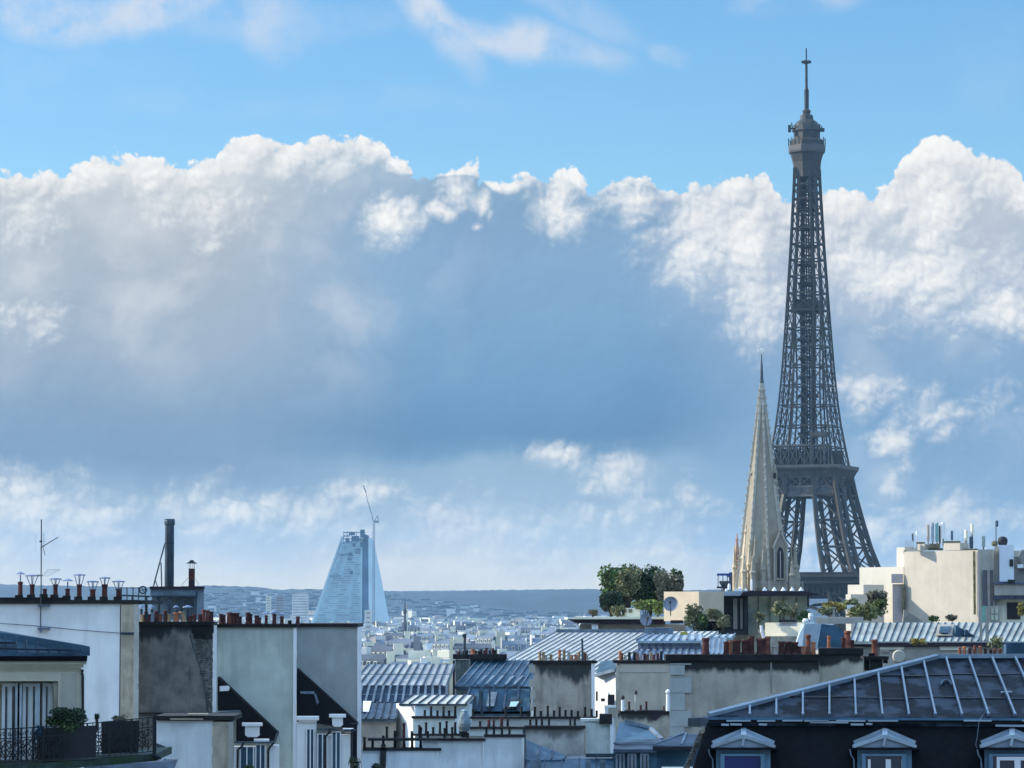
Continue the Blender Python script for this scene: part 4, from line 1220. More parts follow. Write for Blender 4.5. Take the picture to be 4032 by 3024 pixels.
# ------------------------------------------------ stained grey chimney wall
Y = 140.0
mC = stained('sooty grey plaster', (.18, .178, .16), 2470, Y, 1.1, .92, .25, 1.6, .5, (.012, .016, .018))
t10 = wallthing('stained_chimney_wall', 'dark stained grey chimney wall with a cracked right edge below the flue housing', 'chimney wall', 547, 2462, 838, None, Y, 1.2, mC, (546, 2448, 845, 2462))
a = MB(); a.bpx(755, 2462.5, 842, 2492, Y - .06, .05); a.bpx(762, 2492.5, 838, 2515, Y - .05, .04); part('soot_patch', a, M_soot, t10)
a = MB(); a.tube([P(748, 2500, Y - .02), P(765, 2560, Y - .02), P(790, 2630, Y - .02), P(806, 2700, Y - .02), P(818, 2800, Y - .02)], .022, 5); part('crack_pipe', a, M_flue, t10)
random.seed(9)
a = MB()
for k in range(34):
    y = 2520 + k * 8.6; x0 = 762 + (y - 2540) * .20 + random.uniform(2, 8)
    a.bpx(max(x0, 765), y, 834 - random.uniform(0, 14), y + 6, Y - .025, .02)
part('rubble_edge', a, mat('rubble', (.17, .17, .15), .95, .5, 8.0, col2=(.06, .06, .055)), t10)
cols = [M_tan, M_terrad, M_terrad, M_dish, M_terrad, M_terra, M_terrad, M_tan, M_terrao, M_tan, M_terrad, M_terrad]
for i, x in enumerate((557, 571, 584, 596, 612, 628, 648, 662, 690, 722, 746, 762)):
    hh = (28, 40, 30, 34, 42, 30, 44, 30, 36, 40, 22, 30)[i]
    pot(t10, x, 2448 - hh, 2448, 17 if i not in (8, 9) else 24, Y, cols[i], None, lean=0 if i != 9 else -.25, d=.35)
for i, x in enumerate((552, 594, 690, 735)):
    pot(t10, x, 2448 - 50, 2448, 12, Y + .3, M_flue, 'T', 24 if i != 3 else 42, 2448 - 58, d=.4)
for i, x in enumerate((785, 799, 815, 830)):
    pot(t10, x, 2448 - (30, 48, 46, 40)[i], 2448, 17, Y, (M_terrad, M_terra, M_terra, M_terrad)[i])
a = MB(); a.bpx(838.5, 2463, 853, 2805, Y - .05, 1.3); part('white_edge', a, M_white2, t10)
a = MB(); a.bpx(548, 2806, 850, 2812, Y - .2, .3); part('base_ledge', a, M_soot, t10)

# ------------------------------------------------ two pale green party walls with black mansards
def partywall(nm, label, x0, x1, ytop, Y, tri_, potspec, edge):
    m_ = stained(nm + ' plaster', (.50, .56, .50) if 'left' in nm else (.40, .43, .42), ytop + 14, Y, 3.4, .30, .10, .9, .22, (.20, .22, .22))
    t_ = wallthing('party_wall', label, 'party wall', x0, ytop + 14, x1, None, Y, 5, m_, (x0 - 6, ytop, x1 + 3, ytop + 14))
    a = MB(); a.bpx(edge[0], ytop + 14.5, edge[1], None, Y - .06, 5.0); part('white_edge', a, M_white2, t_)
    a = MB(); a.ppx(tri_, Y - 1.2, 1.15); part('slate_slope', a, M_slate, t_)
    b = MB(); p0, p1 = tri_[-1], tri_[-2]
    b.beam(P(p0[0] + 1, p0[1] - 2, Y - 1.22), P(p1[0] + 2, p1[1] - 2, Y - 1.22), .05, .04); b.beam(P(p0[0] + 1, p0[1] - 1, Y - .6), P(p1[0] + 2, p1[1] - 1, Y - .6), 1.2, .02); part('verge', b, M_zinc, t_)
    return t_
tD1 = partywall('left wall', 'pale green grey party wall with red chimney pots and a black mansard at its foot', 853, 1167, 2457, 145.0,
                [(857, 2665), (857, 2810), (930, 2815), (930, 2925), (1078, 2925), (1092, 2885)], None, (1155, 1168))
random.seed(31)
for x, h, w, m_ in [(868, 40, 18, M_terrad), (880, 36, 14, M_terrad), (901, 46, 22, M_terra), (918, 44, 20, M_terrad), (932, 44, 18, M_terrad), (945, 30, 12, M_terrad), (974, 46, 20, M_terrad),
                    (985, 40, 14, M_terrad), (1009, 34, 20, M_terrad), (1020, 26, 14, M_terrad), (1046, 34, 14, M_terrad), (1078, 40, 17, M_terrad), (1108, 30, 16, M_terrad), (1139, 14, 17, M_soot), (1171, 30, 17, M_terrad)]:
    cw = None
    if x in (1046, 1078, 1108): cw = 'T'
    pot(tD1, x, 2457 - h, 2457, w, 145.0, m_, cw, 32, 2457 - h - 8)
tD2 = partywall('right wall', 'blue grey party wall with plain black coping right of the pale green one', 1168.5, 1407, 2455, 146.5,
                [(1169, 2632), (1169, 2835), (1255, 2850), (1400, 2870), (1408, 2848)], None, (1407.5, 1424))
# flashing bits on the slate slopes
a = MB(); a.ppx([(865, 2702), (865, 2722), (900, 2720), (905, 2706), (898, 2700)], 143.7, .08); one('roof_flashing', a, M_white2, 'small white flashing plate high on the left black slate slope', 'flashing')
a = MB(); a.bpx(1182, 2722, 1238, 2732, 145.2, .06); a.ppx([(1236, 2732), (1244, 2732), (1256, 2765), (1248, 2775)], 145.2, .05); one('roof_flashing', a, M_zinc, 'grey green flashing strip on the right black slate slope', 'flashing')
a = MB(); a.hexa([P(842, 2822, 139.6), P(950, 2822, 139.6), P(950, 2822, 143), P(842, 2822, 143)], [P(842, 2806, 139.6), P(948, 2798, 139.6), P(940, 2796, 143), P(842, 2800, 143)])
one('lead_gutter', a, M_flue, 'dark lead gutter box at the foot of the left white edge', 'gutter')
# diagonal ledge below wall D1 and its lower plain wall
# ------------------------------------------------ low white wall with stone pier, bottom left
Y = 115.0
t11 = wallthing('low_white_wall', 'low blue white wall with stone side pier at the bottom left', 'wall', 614, 2838, 836, None, Y, 3, stained('low wall render', (.72, .78, .81), 2842, 115, 1.2, .35, .07, .9, .3, (.32, .36, .38)), (612, 2818, 925, 2836))
a = MB(); a.bpx(836.5, 2842, 906, None, Y - .05, 3); part('stone_pier', a, M_beige, t11)
a = MB(); a.bpx(900, 2842, 919, None, Y - .09, 3); part('pier_edge', a, mat('pier edge pale', (.40, .40, .36), .9, .1, 2), t11)
a = MB(); a.bpx(740, 2810, 820, 2817.5, Y - .12, .5); a.bpx(670, 2829, 800, 2834, Y - .2, .06); part('coping_stone', a, M_beige, t11)
a = MB(); a.hexa([P(616, 2970, Y - .3), P(650, 2962, Y - .3), P(650, 2962, Y - .02), P(616, 2970, Y - .02)], [P(616, 2926, Y - .3), P(652, 2940, Y - .3), P(652, 2940, Y - .02), P(616, 2926, Y - .02)]); part('stone_bracket', a, M_flue, t11)
# ------------------------------------------------ white dormers in the two gaps
def dormers(label, Y, walls, caps, wins, pipes, gutter, block):
    xm = sum(w[0] for w in walls) / len(walls)
    t_ = thing('dormer_house', label, 'house', (PX(xm, Y), Y + 1, 0))
    a = MB()
    for x0, y0, x1 in walls: a.bpx(x0, y0, x1, None, Y, .8)
    part('wall', a, M_white2, t_)
    for (x0, y0, x1, y1) in caps:
        a = MB(); a.bpx(x0, y0, x1, y1, Y - .22, .9); a.bpx(x0 + 8, y1 + .3, x1 - 8, y1 + 9, Y - .12, .8); part('cornice', a, M_white2, t_)
    for (x0, y0, x1, y1) in wins: window(t_, x0, y0, x1, y1, Y - .05, gl=M_teal, nm=1, fw=.04)
    for pts in pipes:
        a = MB(); a.tube([P(p[0], p[1], Y - .4) for p in pts], .05, 6); part('downpipe', a, M_black, t_)
    for (x0, y0, x1, y1) in gutter:
        a = MB(); a.bpx(x0, y0, x1, y1, Y - .3, .35); part('gutter', a, M_flue, t_)
    for (x0, y0, x1, y1) in block:
        a = MB(); a.bpx(x0 - 12, y0, x1 + 12, y0 + 12, Y - .2, .6); a.bpx(x0, y0 + 12.3, x1, y1 - 8, Y - .1, .5); a.ppx([(x0, y1 - 8), (x0 + 10, y1), (x1 - 10, y1), (x1, y1 - 8)][::1], Y - .1, .5); part('white_chimney', a, M_white2, t_)
    return t_
dormers('white dormer windows with a white block between dark downpipes under the left slate slope', 138.0, [(922, 2940, 1050), (1062, 2935, 1100)], [(1000, 2912, 1060, 2920)],
        [(945, 2938, 1000, 3080), (1006, 2930, 1046, 3080)], [[(958, 2925), (952, 2940), (936, 2952), (934, 3080)], [(1078, 2925), (1062, 2942), (1056, 2955), (1055, 3080)]], [(922, 2920, 1085, 2927)], [(965, 2847, 1022, 2902)])
dormers('white dormer windows with heavy cornice under the right slate slope', 140.0, [(1168, 2846, 1246), (1282, 2895, 1380)], [(1168, 2822, 1256, 2836), (1350, 2870, 1392, 2878)],
        [(1206, 2868, 1238, 3080), (1250, 2888, 1290, 3080), (1306, 2880, 1342, 3080)], [[(1300, 2868), (1296, 2885), (1281, 2900), (1279, 3080)], [(1388, 2870), (1386, 2900), (1386, 3080)]], [(1250, 2868, 1330, 2876), (1352, 2872, 1400, 2880)], [(1308, 2813, 1350, 2862)])
a = MB(); a.bpx(1378, 2850, 1406, None, 141.0, .8); one('dark_infill_wall', a, M_slate, 'narrow wall coloured dark for shadow beside the tall white edge', 'wall')  # slate black stands in for the shadow on this wall
bush('window_box_plant', 'small dark plant in front of the dormer window under the left slate slope', 'plant', 985, 3020, 22, 12, 136.5, M_leaf, 200, .05, 8, ybase=3040, dr=.2)
bush('dark_climber', 'dark climbing plant at the foot of the tall white edge', 'plant', 1398, 3005, 26, 34, 138.5, M_leaf, 400, .06, 9, ybase=3060, dr=.3)

# tall block added unseen past the left edge to shade the nearest roofs
t12 = thing('added_shading_block', 'unseen tall stone block added left of the roofs to cast shade on them', 'building', (-33, 72, 0))
a = MB(); a.box(-44, 40, 0, -22, 104, 72); part('wall', a, M_cream, t12)
a = MB(); a.hexa([(-44.3, 39.7, 72.01), (-21.7, 39.7, 72.01), (-21.7, 104.3, 72.01), (-44.3, 104.3, 72.01)], [(-41, 43, 77), (-25, 43, 77), (-25, 101, 77), (-41, 101, 77)]); part('roof', a, M_slate, t12)
for j in range(5):
    for k in range(12):
        a = MB(); a.box(-22.02, 43 + k * 5, 40 + j * 3.4 - 0.2, -21.9, 44.3 + k * 5, 42.1 + j * 3.4); part('window', a, M_glass, t12)
# ================================================================== CENTRE: courtyard roofs between the walls
# ---- striped zinc roof on the left
Y = 172.0
t = thing('striped_roof_house', 'house with sunlit slanting zinc roof and a white skylight right of the tall white edge', 'house', (PX(1580, Y), Y + 5, 0))
quadroof(t, (1380, 2700, Y), (1760, 2700, Y), (1450, 2616, Y + 4), (1790, 2616, Y + 4), 12, M_zincm, M_zincd, .08, .05, laps=(.52,), name='upper_roof', sname='upper_seam')
quadroof(t, (1380, 2768, Y - 1.4), (1760, 2768, Y - 1.4), (1400, 2702, Y - .3), (1760, 2702, Y - .3), 13, M_zincd, M_zinc, .12, .08, laps=(.5,), name='middle_roof', sname='middle_seam')
quadroof(t, (1380, 2832, Y - 4.5), (1560, 2832, Y - 4.5), (1405, 2769, Y - 1.8), (1570, 2769, Y - 1.8), 6, M_zinc, M_zincd, .10, .10, name='lower_roof', sname='lower_seam')
a = MB(); a.hexa([P(1429, 2802, Y - 3.6), P(1452, 2802, Y - 3.6), P(1452, 2802, Y - 3.2), P(1429, 2802, Y - 3.2)], [P(1430, 2760, Y - 2.2), P(1463, 2760, Y - 2.2), P(1463, 2760, Y - 1.8), P(1430, 2760, Y - 1.8)]); part('skylight', a, M_white2, t)
a = MB(); a.bpx(1380, 2833, 1560, None, Y - 4.3, 9); a.bpx(1380, 2701, 1758, 2990, Y + .5, 4.5); part('wall', a, M_grey, t)
a = MB(); a.bpx(1425, 2698, 1745, 2703, Y - .35, .15); a.bpx(1425, 2830, 1560, 2836, Y - 4.6, .15); part('gutter', a, M_flue, t)
# ---- tall cream edge and grey chimney wall behind the hut
Y = 178.0
t = wallthing('grey_chimney_wall', 'narrow grey chimney wall carrying a very tall cream corner strip', 'chimney wall', 1742, 2612, 1770, None, Y, 2.5, M_grey)
a = MB(); a.bpx(1770.5, 2507, 1782, None, Y - .05, .5); part('cream_strip', a, mat('cream strip', (.75, .70, .48), .9, .05, 2), t)
a = MB(); a.bpx(1782.5, 2600, 1792, None, Y, 1.0); part('dark_strip', a, M_purple, t)
t = wallthing('dark_chimney_stack', 'long dark chimney stack with black pots right of the tall cream strip', 'chimney stack', 1793, 2598, 1850, None, 183, 1.2, mat('green grey plaster', (.15, .18, .17), .95, .25, 2, streak=.5), (1783, 2576, 1996, 2596))
a = MB(); a.bpx(1850.5, 2597, 1992, None, 183.2, 1.0); part('lower_wall', a, M_teal, t)
random.seed(41)
row(t, 1800, 1848, 3, 2576, 8, 16, 13, 183, [M_soot, M_terrad]); row(t, 1868, 1955, 8, 2576, 10, 26, 11, 183, [M_soot, M_terrad, M_terrad])
pot(t, 1828, 2496, 2576, 12, 183, M_flue, None, lean=.03); pot(t, 1862, 2556, 2577, 18, 182.8, M_terrao)
a = MB(); a.bpx(1821, 2497, 1832, 2510, 183.1, .4); part('vent_hood', a, M_flue, t)
# ---- dark blue roofs between the cream strip and the stained wall
t = thing('blue_roof_house', 'house with dark blue shaded zinc roof and bright seams left of the big stained wall', 'house', (PX(1950, 180), 181, 0))
quadroof(t, (1790, 2702, 179), (2085, 2702, 179), (1880, 2600, 183.5), (2150, 2600, 183.5), 9, M_teal, M_zinc, .05, .06, laps=(.45,))
quadroof(t, (1820, 2800, 176), (2090, 2800, 176), (1850, 2712, 178), (2090, 2712, 178), 5, M_teal, M_zincd, .10, .10, name='lower_roof', sname='lower_seam')
a = MB(); a.bpx(1800, 2703, 2086, 2720, 178.6, .5); a.bpx(1800, 2801, 2090, None, 176, 6); part('wall', a, M_flue, t)
a = MB()
for x in (1880, 1912, 1948, 1990, 2025): a.beam(P(x, 2697, 178.9), P(x + 34, 2662, 180.6), .12, .10)
part('bright_seam', a, M_zinc, t)
a = MB()
a.hexa([P(1994, 2790, 176.0), P(2040, 2790, 176.0), P(2040, 2790, 176.4), P(1994, 2790, 176.4)], [P(2004, 2756, 176.8), P(2056, 2756, 176.8), P(2056, 2756, 177.2), P(2004, 2756, 177.2)])
part('skylight_frame', a, M_black, t)
a = MB()
a.hexa([P(2005, 2782, 175.85), P(2031, 2782, 175.85), P(2031, 2782, 176.0), P(2005, 2782, 176.0)], [P(2012, 2762, 176.5), P(2044, 2762, 176.5), P(2044, 2762, 176.7), P(2012, 2762, 176.7)])
part('skylight_glass', a, mat('skylight reflection tint', (.35, .55, .60), .3, .1, 2), t)  # pale pane: the reflected sky is painted as its colour
a = MB(); a.hexa([P(1915, 2780, 175.9), P(1945, 2780, 175.9), P(1945, 2780, 176.1), P(1915, 2780, 176.1)], [P(1925, 2724, 177.4), P(1958, 2724, 177.4), P(1958, 2724, 177.6), P(1925, 2724, 177.6)]); part('roof_panel', a, M_zinc, t)
a = MB(); a.bpx(1886, 2700, 1893, 2790, 175, .3); a.bpx(1862, 2740, 1876, 2800, 175.2, .5); part('pipe', a, M_flue, t)
# ---- white hut
Y = 166.0
t = thing('white_roof_hut', 'small white hut with pale zinc lean-to roof, its left face in full sun', 'hut', (PX(1720, Y), Y + 2, 0))
a = MB()
# plan turned so that its left face looks at the sun
A = P(1560, 2884, Y + 3.2); B_ = P(1634, 2884, Y); D_ = P(1858, 2884, Y + 1.2)
for (p, q, nm_, mm, ta, tb) in ((A, B_, 'sunlit_wall', M_white2, 2768, 2790), (B_, D_, 'shaded_wall', mat('hut front shade tint', (.62, .72, .74), .9, .06, 2), 2790, 2760)):  # front bluer and darker than the left face: shade in the colour
    a = MB()
    z0 = 0.0; za = PZ(ta, p.y); zb = PZ(tb if tb != 2790 else 2772, q.y)
    za = PZ(2770, p.y); zb = PZ(2772, q.y)
    n_ = Vector((0, .25, 0))
    a.hexa([(p.x, p.y, z0), (q.x, q.y, z0), (q.x, q.y + .25, z0), (p.x, p.y + .25, z0)], [(p.x, p.y, za), (q.x, q.y, zb), (q.x, q.y + .25, zb), (p.x, p.y + .25, za)])
    part(nm_, a, mm, t)
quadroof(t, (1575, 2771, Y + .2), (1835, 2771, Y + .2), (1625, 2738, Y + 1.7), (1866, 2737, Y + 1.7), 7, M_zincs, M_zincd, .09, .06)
a = MB(); a.beam(P(1570, 2775, Y), P(1840, 2775, Y + .1), .12, .10); part('gutter', a, M_flue, t)
# ---- white blank wall in three steps at the bottom
Y = 150.0
M_wh3 = stained('courtyard white render', (.70, .77, .80), 2925, 150, 1.5, .35, .07, .8, .3, (.34, .38, .40))
t = thing('stepped_white_wall', 'broad blue white blank wall rising in three steps at the bottom centre', 'wall', (PX(1790, Y), Y + .4, 0))
a = MB(); a.bpx(1519, 2956, 1725, None, Y, .8); part('low_section', a, M_wh3, t)
a = MB(); a.bpx(1725.5, 2916, 1903, None, Y + .04, .8); a.bpx(1664, 2920, 1725, 2955.7, Y + .1, .7); part('middle_section', a, M_wh3, t)
a = MB(); a.bpx(1903.5, 2902, 2064, None, Y, .8); part('high_section', a, M_wh3, t)
a = MB()
a.ppx([(1425, 2956), (1425, 3060), (1493, 3060), (1497, 2956)], Y + .1, .6); part('left_section', a, M_white, t)
for (x0, x1, y) in ((1428, 1738, 2950), (1448, 1912, 2912), (1905, 2066, 2897)):
    a = MB(); a.bpx(x0, y - 4, x1, y + 5, Y - .1, 1.1); part('coping', a, M_soot, t)
a = MB(); a.bpx(1722, 2958, 1727, None, Y - .03, .03); a.bpx(1901, 2918, 1906, None, Y - .05, .03); a.bpx(2056, 2905, 2064, None, Y - .04, .03); part('joint_strip', a, M_white2, t)
a = MB(); a.ppx([(1497, 2956), (1497, 3060), (1517, 3060), (1521, 2958), (1516, 2930), (1501, 2930)], Y - .1, .5); part('black_flue', a, M_black, t)
random.seed(51)
for x, h in ((1434, 44), (1466, 40), (1508, 50), (1554, 60), (1590, 100), (1622, 60), (1656, 82)):
    pot(t, x, 2947 - h, 2947, 12, Y, M_soot if x != 1590 else M_terrad)
for x, h in ((1522, 46), (1554, 30), (1588, 34), (1620, 28), (1652, 46), (1684, 28), (1750, 40), (1780, 44), (1842, 22)):
    pot(t, x, 2908 - h, 2908, 11, Y + .02, M_soot, d=.4)
for x in (1915, 1945, 1976, 2006): pot(t, x, 2862, 2896, 11, Y, M_soot)
bush('courtyard_plant', 'dark leafy plant in front of the left section of the stepped white wall', 'plant', 1484, 3016, 22, 14, 148, M_leaf, 260, .07, 12, ybase=3060, dr=.4)
bush('courtyard_climber', 'dark pointed plant at the far left foot of the courtyard beside the tall white edge', 'plant', 1402, 2990, 9, 26, 147, M_leaf, 120, .07, 13, ybase=3060, dr=.3)
# ---- rows of small pots on thin walls
def stackrow(label, x0, x1, ycap, th, yb, Y, m, pots, d=.5, capm=None, grp='low chimney rows of the courtyard'):
    t_ = wallthing('chimney_row', label, 'chimney row', x0 + 6, ycap + th, x1 - 6, yb, Y, d, m, (x0, ycap, x1, ycap + th), capm, grp)
    for p in pots:
        pot(t_, p[0], ycap - p[1], ycap, p[2] if len(p) > 2 else 11, Y, p[3] if len(p) > 3 else M_soot, d=d / 2)
    return t_
mpale = mat('pale courtyard plaster', (.55, .60, .56), .9, .1, 2, streak=.2)
mpale2 = mat('grey courtyard plaster', (.42, .44, .42), .9, .12, 2, streak=.3)
stackrow('black capped row of seven short pots right in front of the white hut', 1620, 1798, 2820, 9, 2890, 163, mpale, [(1672, 24), (1697, 38), (1722, 22), (1746, 38), (1768, 22), (1792, 40)])
stackrow('long black capped row of small pots below the big stained wall', 1850, 2350, 2822, 8, 2860, 162, mpale2,
         [(1838 + 24, 30), (1992, 40), (2053, 40), (2080, 22), (2106, 38), (2130, 22), (2157, 42), (2182, 24), (2204, 38), (2227, 26), (2251, 26), (2276, 22), (2304, 38), (2330, 30), (2085 + 265, 24)])
stackrow('pale low row of pots behind the stepped wall, second from the front', 1628, 1922, 2890, 7, 2912, 155, mpale, [(1650, 34), (1677, 45), (1705, 26), (1732, 45), (1758, 50), (1792, 46), (1812, 30)])
stackrow('low row of brown pots behind the highest step of the white wall', 1830, 2064, 2862, 8, 2898, 154, mpale, [(1890, 22), (1925, 26, 14, M_terrad), (1944, 30, 11, M_terrad), (1975, 34, 14, M_terrad), (1999, 30, 11)])
t = stackrow('row of pots on a streaked wall right of the stepped white wall', 2064, 2305, 2858, 11, None, 156, stained('streaked court plaster', (.46, .45, .41), 2872, 156, 1.0, .6), [(2088, 24), (2112, 26), (2134, 26), (2162, 28), (2246, 26), (2264, 28)], .8)
a = MB(); a.bpx(2306, 2836, 2402, 2966, 156.5, .8); a.bpx(2285, 2830, 2400, 2840, 156.4, .9); part('pale_wall', a, mpale, t)
a = MB(); a.bpx(2403, 2830, 2416, 2970, 156.3, .9); part('white_edge', a, M_white2, t)
a = MB(); a.bpx(2360, 2812, 2410, 2850, 156.2, 1.1); part('soot_corner', a, M_soot, t)
a = MB(); a.bpx(1925, 2700, 1932, 2800, 172, .3); a.bpx(1893, 2720, 1902, 2822, 168, .4)
one('thin_pipes', a, M_flue, 'two thin dark pipes standing before the blue roof left of the stained wall', 'pipe')
# covered ventilator (grey hooded cone)
s = S(152, 2830); a = MB(); X = PX(1828, 152)
a.lathe((X, 152.2, PZ(2880, 152)), [(16 * s, 0), (26 * s, 16 * s), (27 * s, 32 * s), (20 * s, 55 * s), (13 * s, 74 * s), (15 * s, 80 * s), (9 * s, 84 * s), (2 * s, 86 * s)], 14)
random.seed(2)
for p in a.v: p.x += random.uniform(-1, 1) * 2 * s; p.y += random.uniform(-1, 1) * 2 * s
one('covered_ventilator', a, mat('grey cover', (.22, .30, .34), .8, .3, 3, bump=.5), 'baggy blue grey cover tied over a roof ventilator among the courtyard pots', 'ventilator')
a = MB(); a.bpx(1816, 2880, 1840, None, 152, .4); one('ventilator_pipe', a, M_soot, 'dark pipe under the baggy grey ventilator cover', 'pipe')
# ---- lower dark blue roofs
t = thing('courtyard_roof', 'dark blue zinc courtyard roofs stepping down at the bottom centre', 'roof', (PX(2250, 152), 153, 0))
quadroof(t, (2070, 2992, 149), (2220, 2992, 149), (2072, 2912, 153), (2230, 2975, 153), 3, M_teal, M_zincd, .05, .05)
quadroof(t, (2060, 3060, 146), (2420, 3060, 146), (2080, 2990, 149.5), (2415, 2984, 149.5), 5, M_teal, M_zincd, .05, .05, name='low_roof', sname='low_seam')
a = MB(); a.bpx(2070, 2993, 2400, None, 149.2, 6); part('wall', a, M_flue, t)
a = MB(); a.bpx(2306, 2967, 2415, 2982, 149, .4); part('ledge', a, M_flue, t)
random.seed(6)
for x in (2085, 2305, 2362, 2108):
    a = MB(); a.bpx(x, 2996, x + 22, 3060, 147, .3); part('pale_panel', a, M_zinc, t)
t = thing('blue_court_roof', 'dark blue hipped roof with glazed lower front under the beige wall', 'roof', (PX(2500, 150), 152, 0))
quadroof(t, (2420, 2925, 147), (2600, 2925, 147), (2440, 2840, 151), (2560, 2868, 151), 0, M_teal, M_zinc)
quadroof(t, (2415, 2950, 146), (2640, 2950, 146), (2420, 2926, 147), (2600, 2905, 148), 0, M_zincd, M_zinc, name='low_roof')
a = MB(); a.beam(P(2460, 2838, 150.8), P(2560, 2866, 150.8), .16, .14); a.beam(P(2560, 2868, 150.8), P(2606, 2912, 147.8), .16, .14); a.beam(P(2415, 2926, 146.8), P(2600, 2924, 146.8), .10, .08); part('ridge', a, M_zinc, t)
a = MB(); a.bpx(2415, 2951, 2600, None, 146.3, 4); part('wall', a, M_teal, t)
for x in (2424, 2470, 2520): window(t, x, 2966, x + 36, 3060, 146.2, fr=M_zinc, nm=1, fw=.08)
# ---- big stained grey wall
Y = 176.0
m_ = stained('black streaked plaster', (.40, .37, .31), 2618, Y, 1.3, .93, .2, 1.0, .55, (.015, .02, .02))
t = wallthing('streaked_chimney_wall', 'broad grey chimney wall with black rain streaks under orange pots, mid picture', 'chimney wall', 2100, 2612, 2328, None, Y, 1.2, m_, (2084, 2601, 2350, 2612))
a = MB(); a.bpx(2328.5, 2612, 2342, None, Y - .05, 1.3); part('white_edge', a, M_white2, t)
a = MB()
for y in (2618, 2675, 2722, 2770): a.bpx(2082 + (y % 7), y, 2108, y + 30, Y - .06, .05)
part('corner_stone', a, M_conc, t)
for x, h, m2 in [(2126, 34, M_tan), (2140, 34, M_tan), (2150, 22, M_conc), (2170, 24, M_tan), (2204, 42, M_terrao), (2222, 42, M_tan), (2240, 34, M_conc), (2252, 22, M_terrao), (2268, 22, M_terrao), (2280, 34, M_tan), (2298, 34, M_terrao), (2306, 28, M_terra), (2312, 20, M_conc)]:
    pot(t, x, 2601 - h, 2601, 13, Y, m2, d=.5)
a = MB(); a.tube([P(2294, 2601, Y + .3), P(2292, 2515, Y + .3)], .06, 6); part('vent_pipe', a, M_flue, t)
# ---- white sunlit gable
Y = 182.0
t = thing('sunlit_white_house', 'narrow sunlit white house with a blue zinc roof and dark windows between two grey walls', 'house', (PX(2385, Y), Y + 1, 0))
a = MB(); p0, p1 = P(2343, 2700, Y + 2.5), P(2424, 2700, Y)
zt = PZ(2642, Y)
a.hexa([(p0.x, p0.y, 0), (p1.x, p1.y, 0), (p1.x, p1.y + 3, 0), (p0.x, p0.y + 3, 0)], [(p0.x, p0.y, PZ(2660, Y)), (p1.x, p1.y, PZ(2640, Y)), (p1.x, p1.y + 3, PZ(2640, Y)), (p0.x, p0.y + 3, PZ(2660, Y))]); part('wall', a, M_white2, t)
a = MB(); a.hexa([P(2343, 2662, Y + 1.6), P(2426, 2640, Y - .4), P(2426, 2640, Y + 3), P(2343, 2662, Y + 3)], [P(2365, 2604, Y + 4), P(2424, 2598, Y + 3), P(2424, 2598, Y + 4), P(2365, 2604, Y + 4.4)]); part('roof', a, M_teal, t)
a = MB(); a.beam(P(2343, 2660, Y + 1.4), P(2426, 2638, Y - .5), .22, .16); part('gutter', a, M_zinc, t)
for x0, y0, x1, y1 in ((2393, 2735, 2420, 2776), (2346, 2722, 2354, 2760), (2366, 2750, 2382, 2762)):
    a = MB(); a.bpx(x0, y0, x1, y1, Y - .12 if x0 > 2380 else Y + .9, .1); part('window', a, M_black, t)
a = MB(); a.bpx(2388, 2778, 2426, 2786, Y - .3, .3); part('sill', a, M_white2, t)
a = MB(); a.bpx(2395, 2787, 2424, 2830, Y - .4, .5); part('lower_wall', a, M_conc, t)
# ---- beige wall
Y = 170.0
mb_ = mat('beige grey plaster', (.45, .41, .33), .95, .10, 1.2, streak=.25)
t = wallthing('beige_chimney_wall', 'flat beige grey chimney wall with small orange pots right of the sunlit white house', 'chimney wall', 2427, 2612, 2640, None, Y, 1.5, mb_, (2415, 2600, 2640, 2611))
a = MB(); a.bpx(2441, 2614, 2625, 2647, Y - .03, .025); part('repair_patch', a, mat('repair plaster', (.49, .45, .37), .95, .05, 2), t)
a = MB(); a.bpx(2426, 2620, 2440, 2800, Y - .05, .04); part('dark_edge', a, M_beige, t)
for x, h, m2 in [(2443, 36, M_terrao), (2450, 28, M_terra), (2464, 20, M_conc), (2480, 32, M_soot), (2500, 32, M_soot), (2512, 28, M_terrao), (2526, 20, M_conc), (2540, 26, M_terrad), (2552, 22, M_terra), (2566, 30, M_tan), (2578, 22, M_terra), (2592, 28, M_terrad), (2606, 34, M_soot)]:
    pot(t, x, 2600 - h, 2600, 13, Y, m2, d=.6)
t = wallthing('lower_chimney_wall', 'lower beige wall with a black notched stain under the flat beige grey wall', 'chimney wall', 2432, 2806, 2636, None, 166, 1, stained('lower plaster', (.42, .39, .32), 2812, 166, .7, .9), (2440, 2797, 2636, 2806))
for x, h, w in ((2458, 10, 12), (2478, 34, 10), (2524, 20, 10), (2546, 34, 10), (2615, 16, 8)): pot(t, x, 2797 - h, 2797, w, 166, M_terrad if x != 2458 else M_white2)
a = MB(); a.ppx([(2556, 2806.5), (2570, 2830), (2580, 2838), (2592, 2828), (2606, 2812), (2606, 2806.5)], 165.9, .08); part('soot_notch', a, M_purple, t)
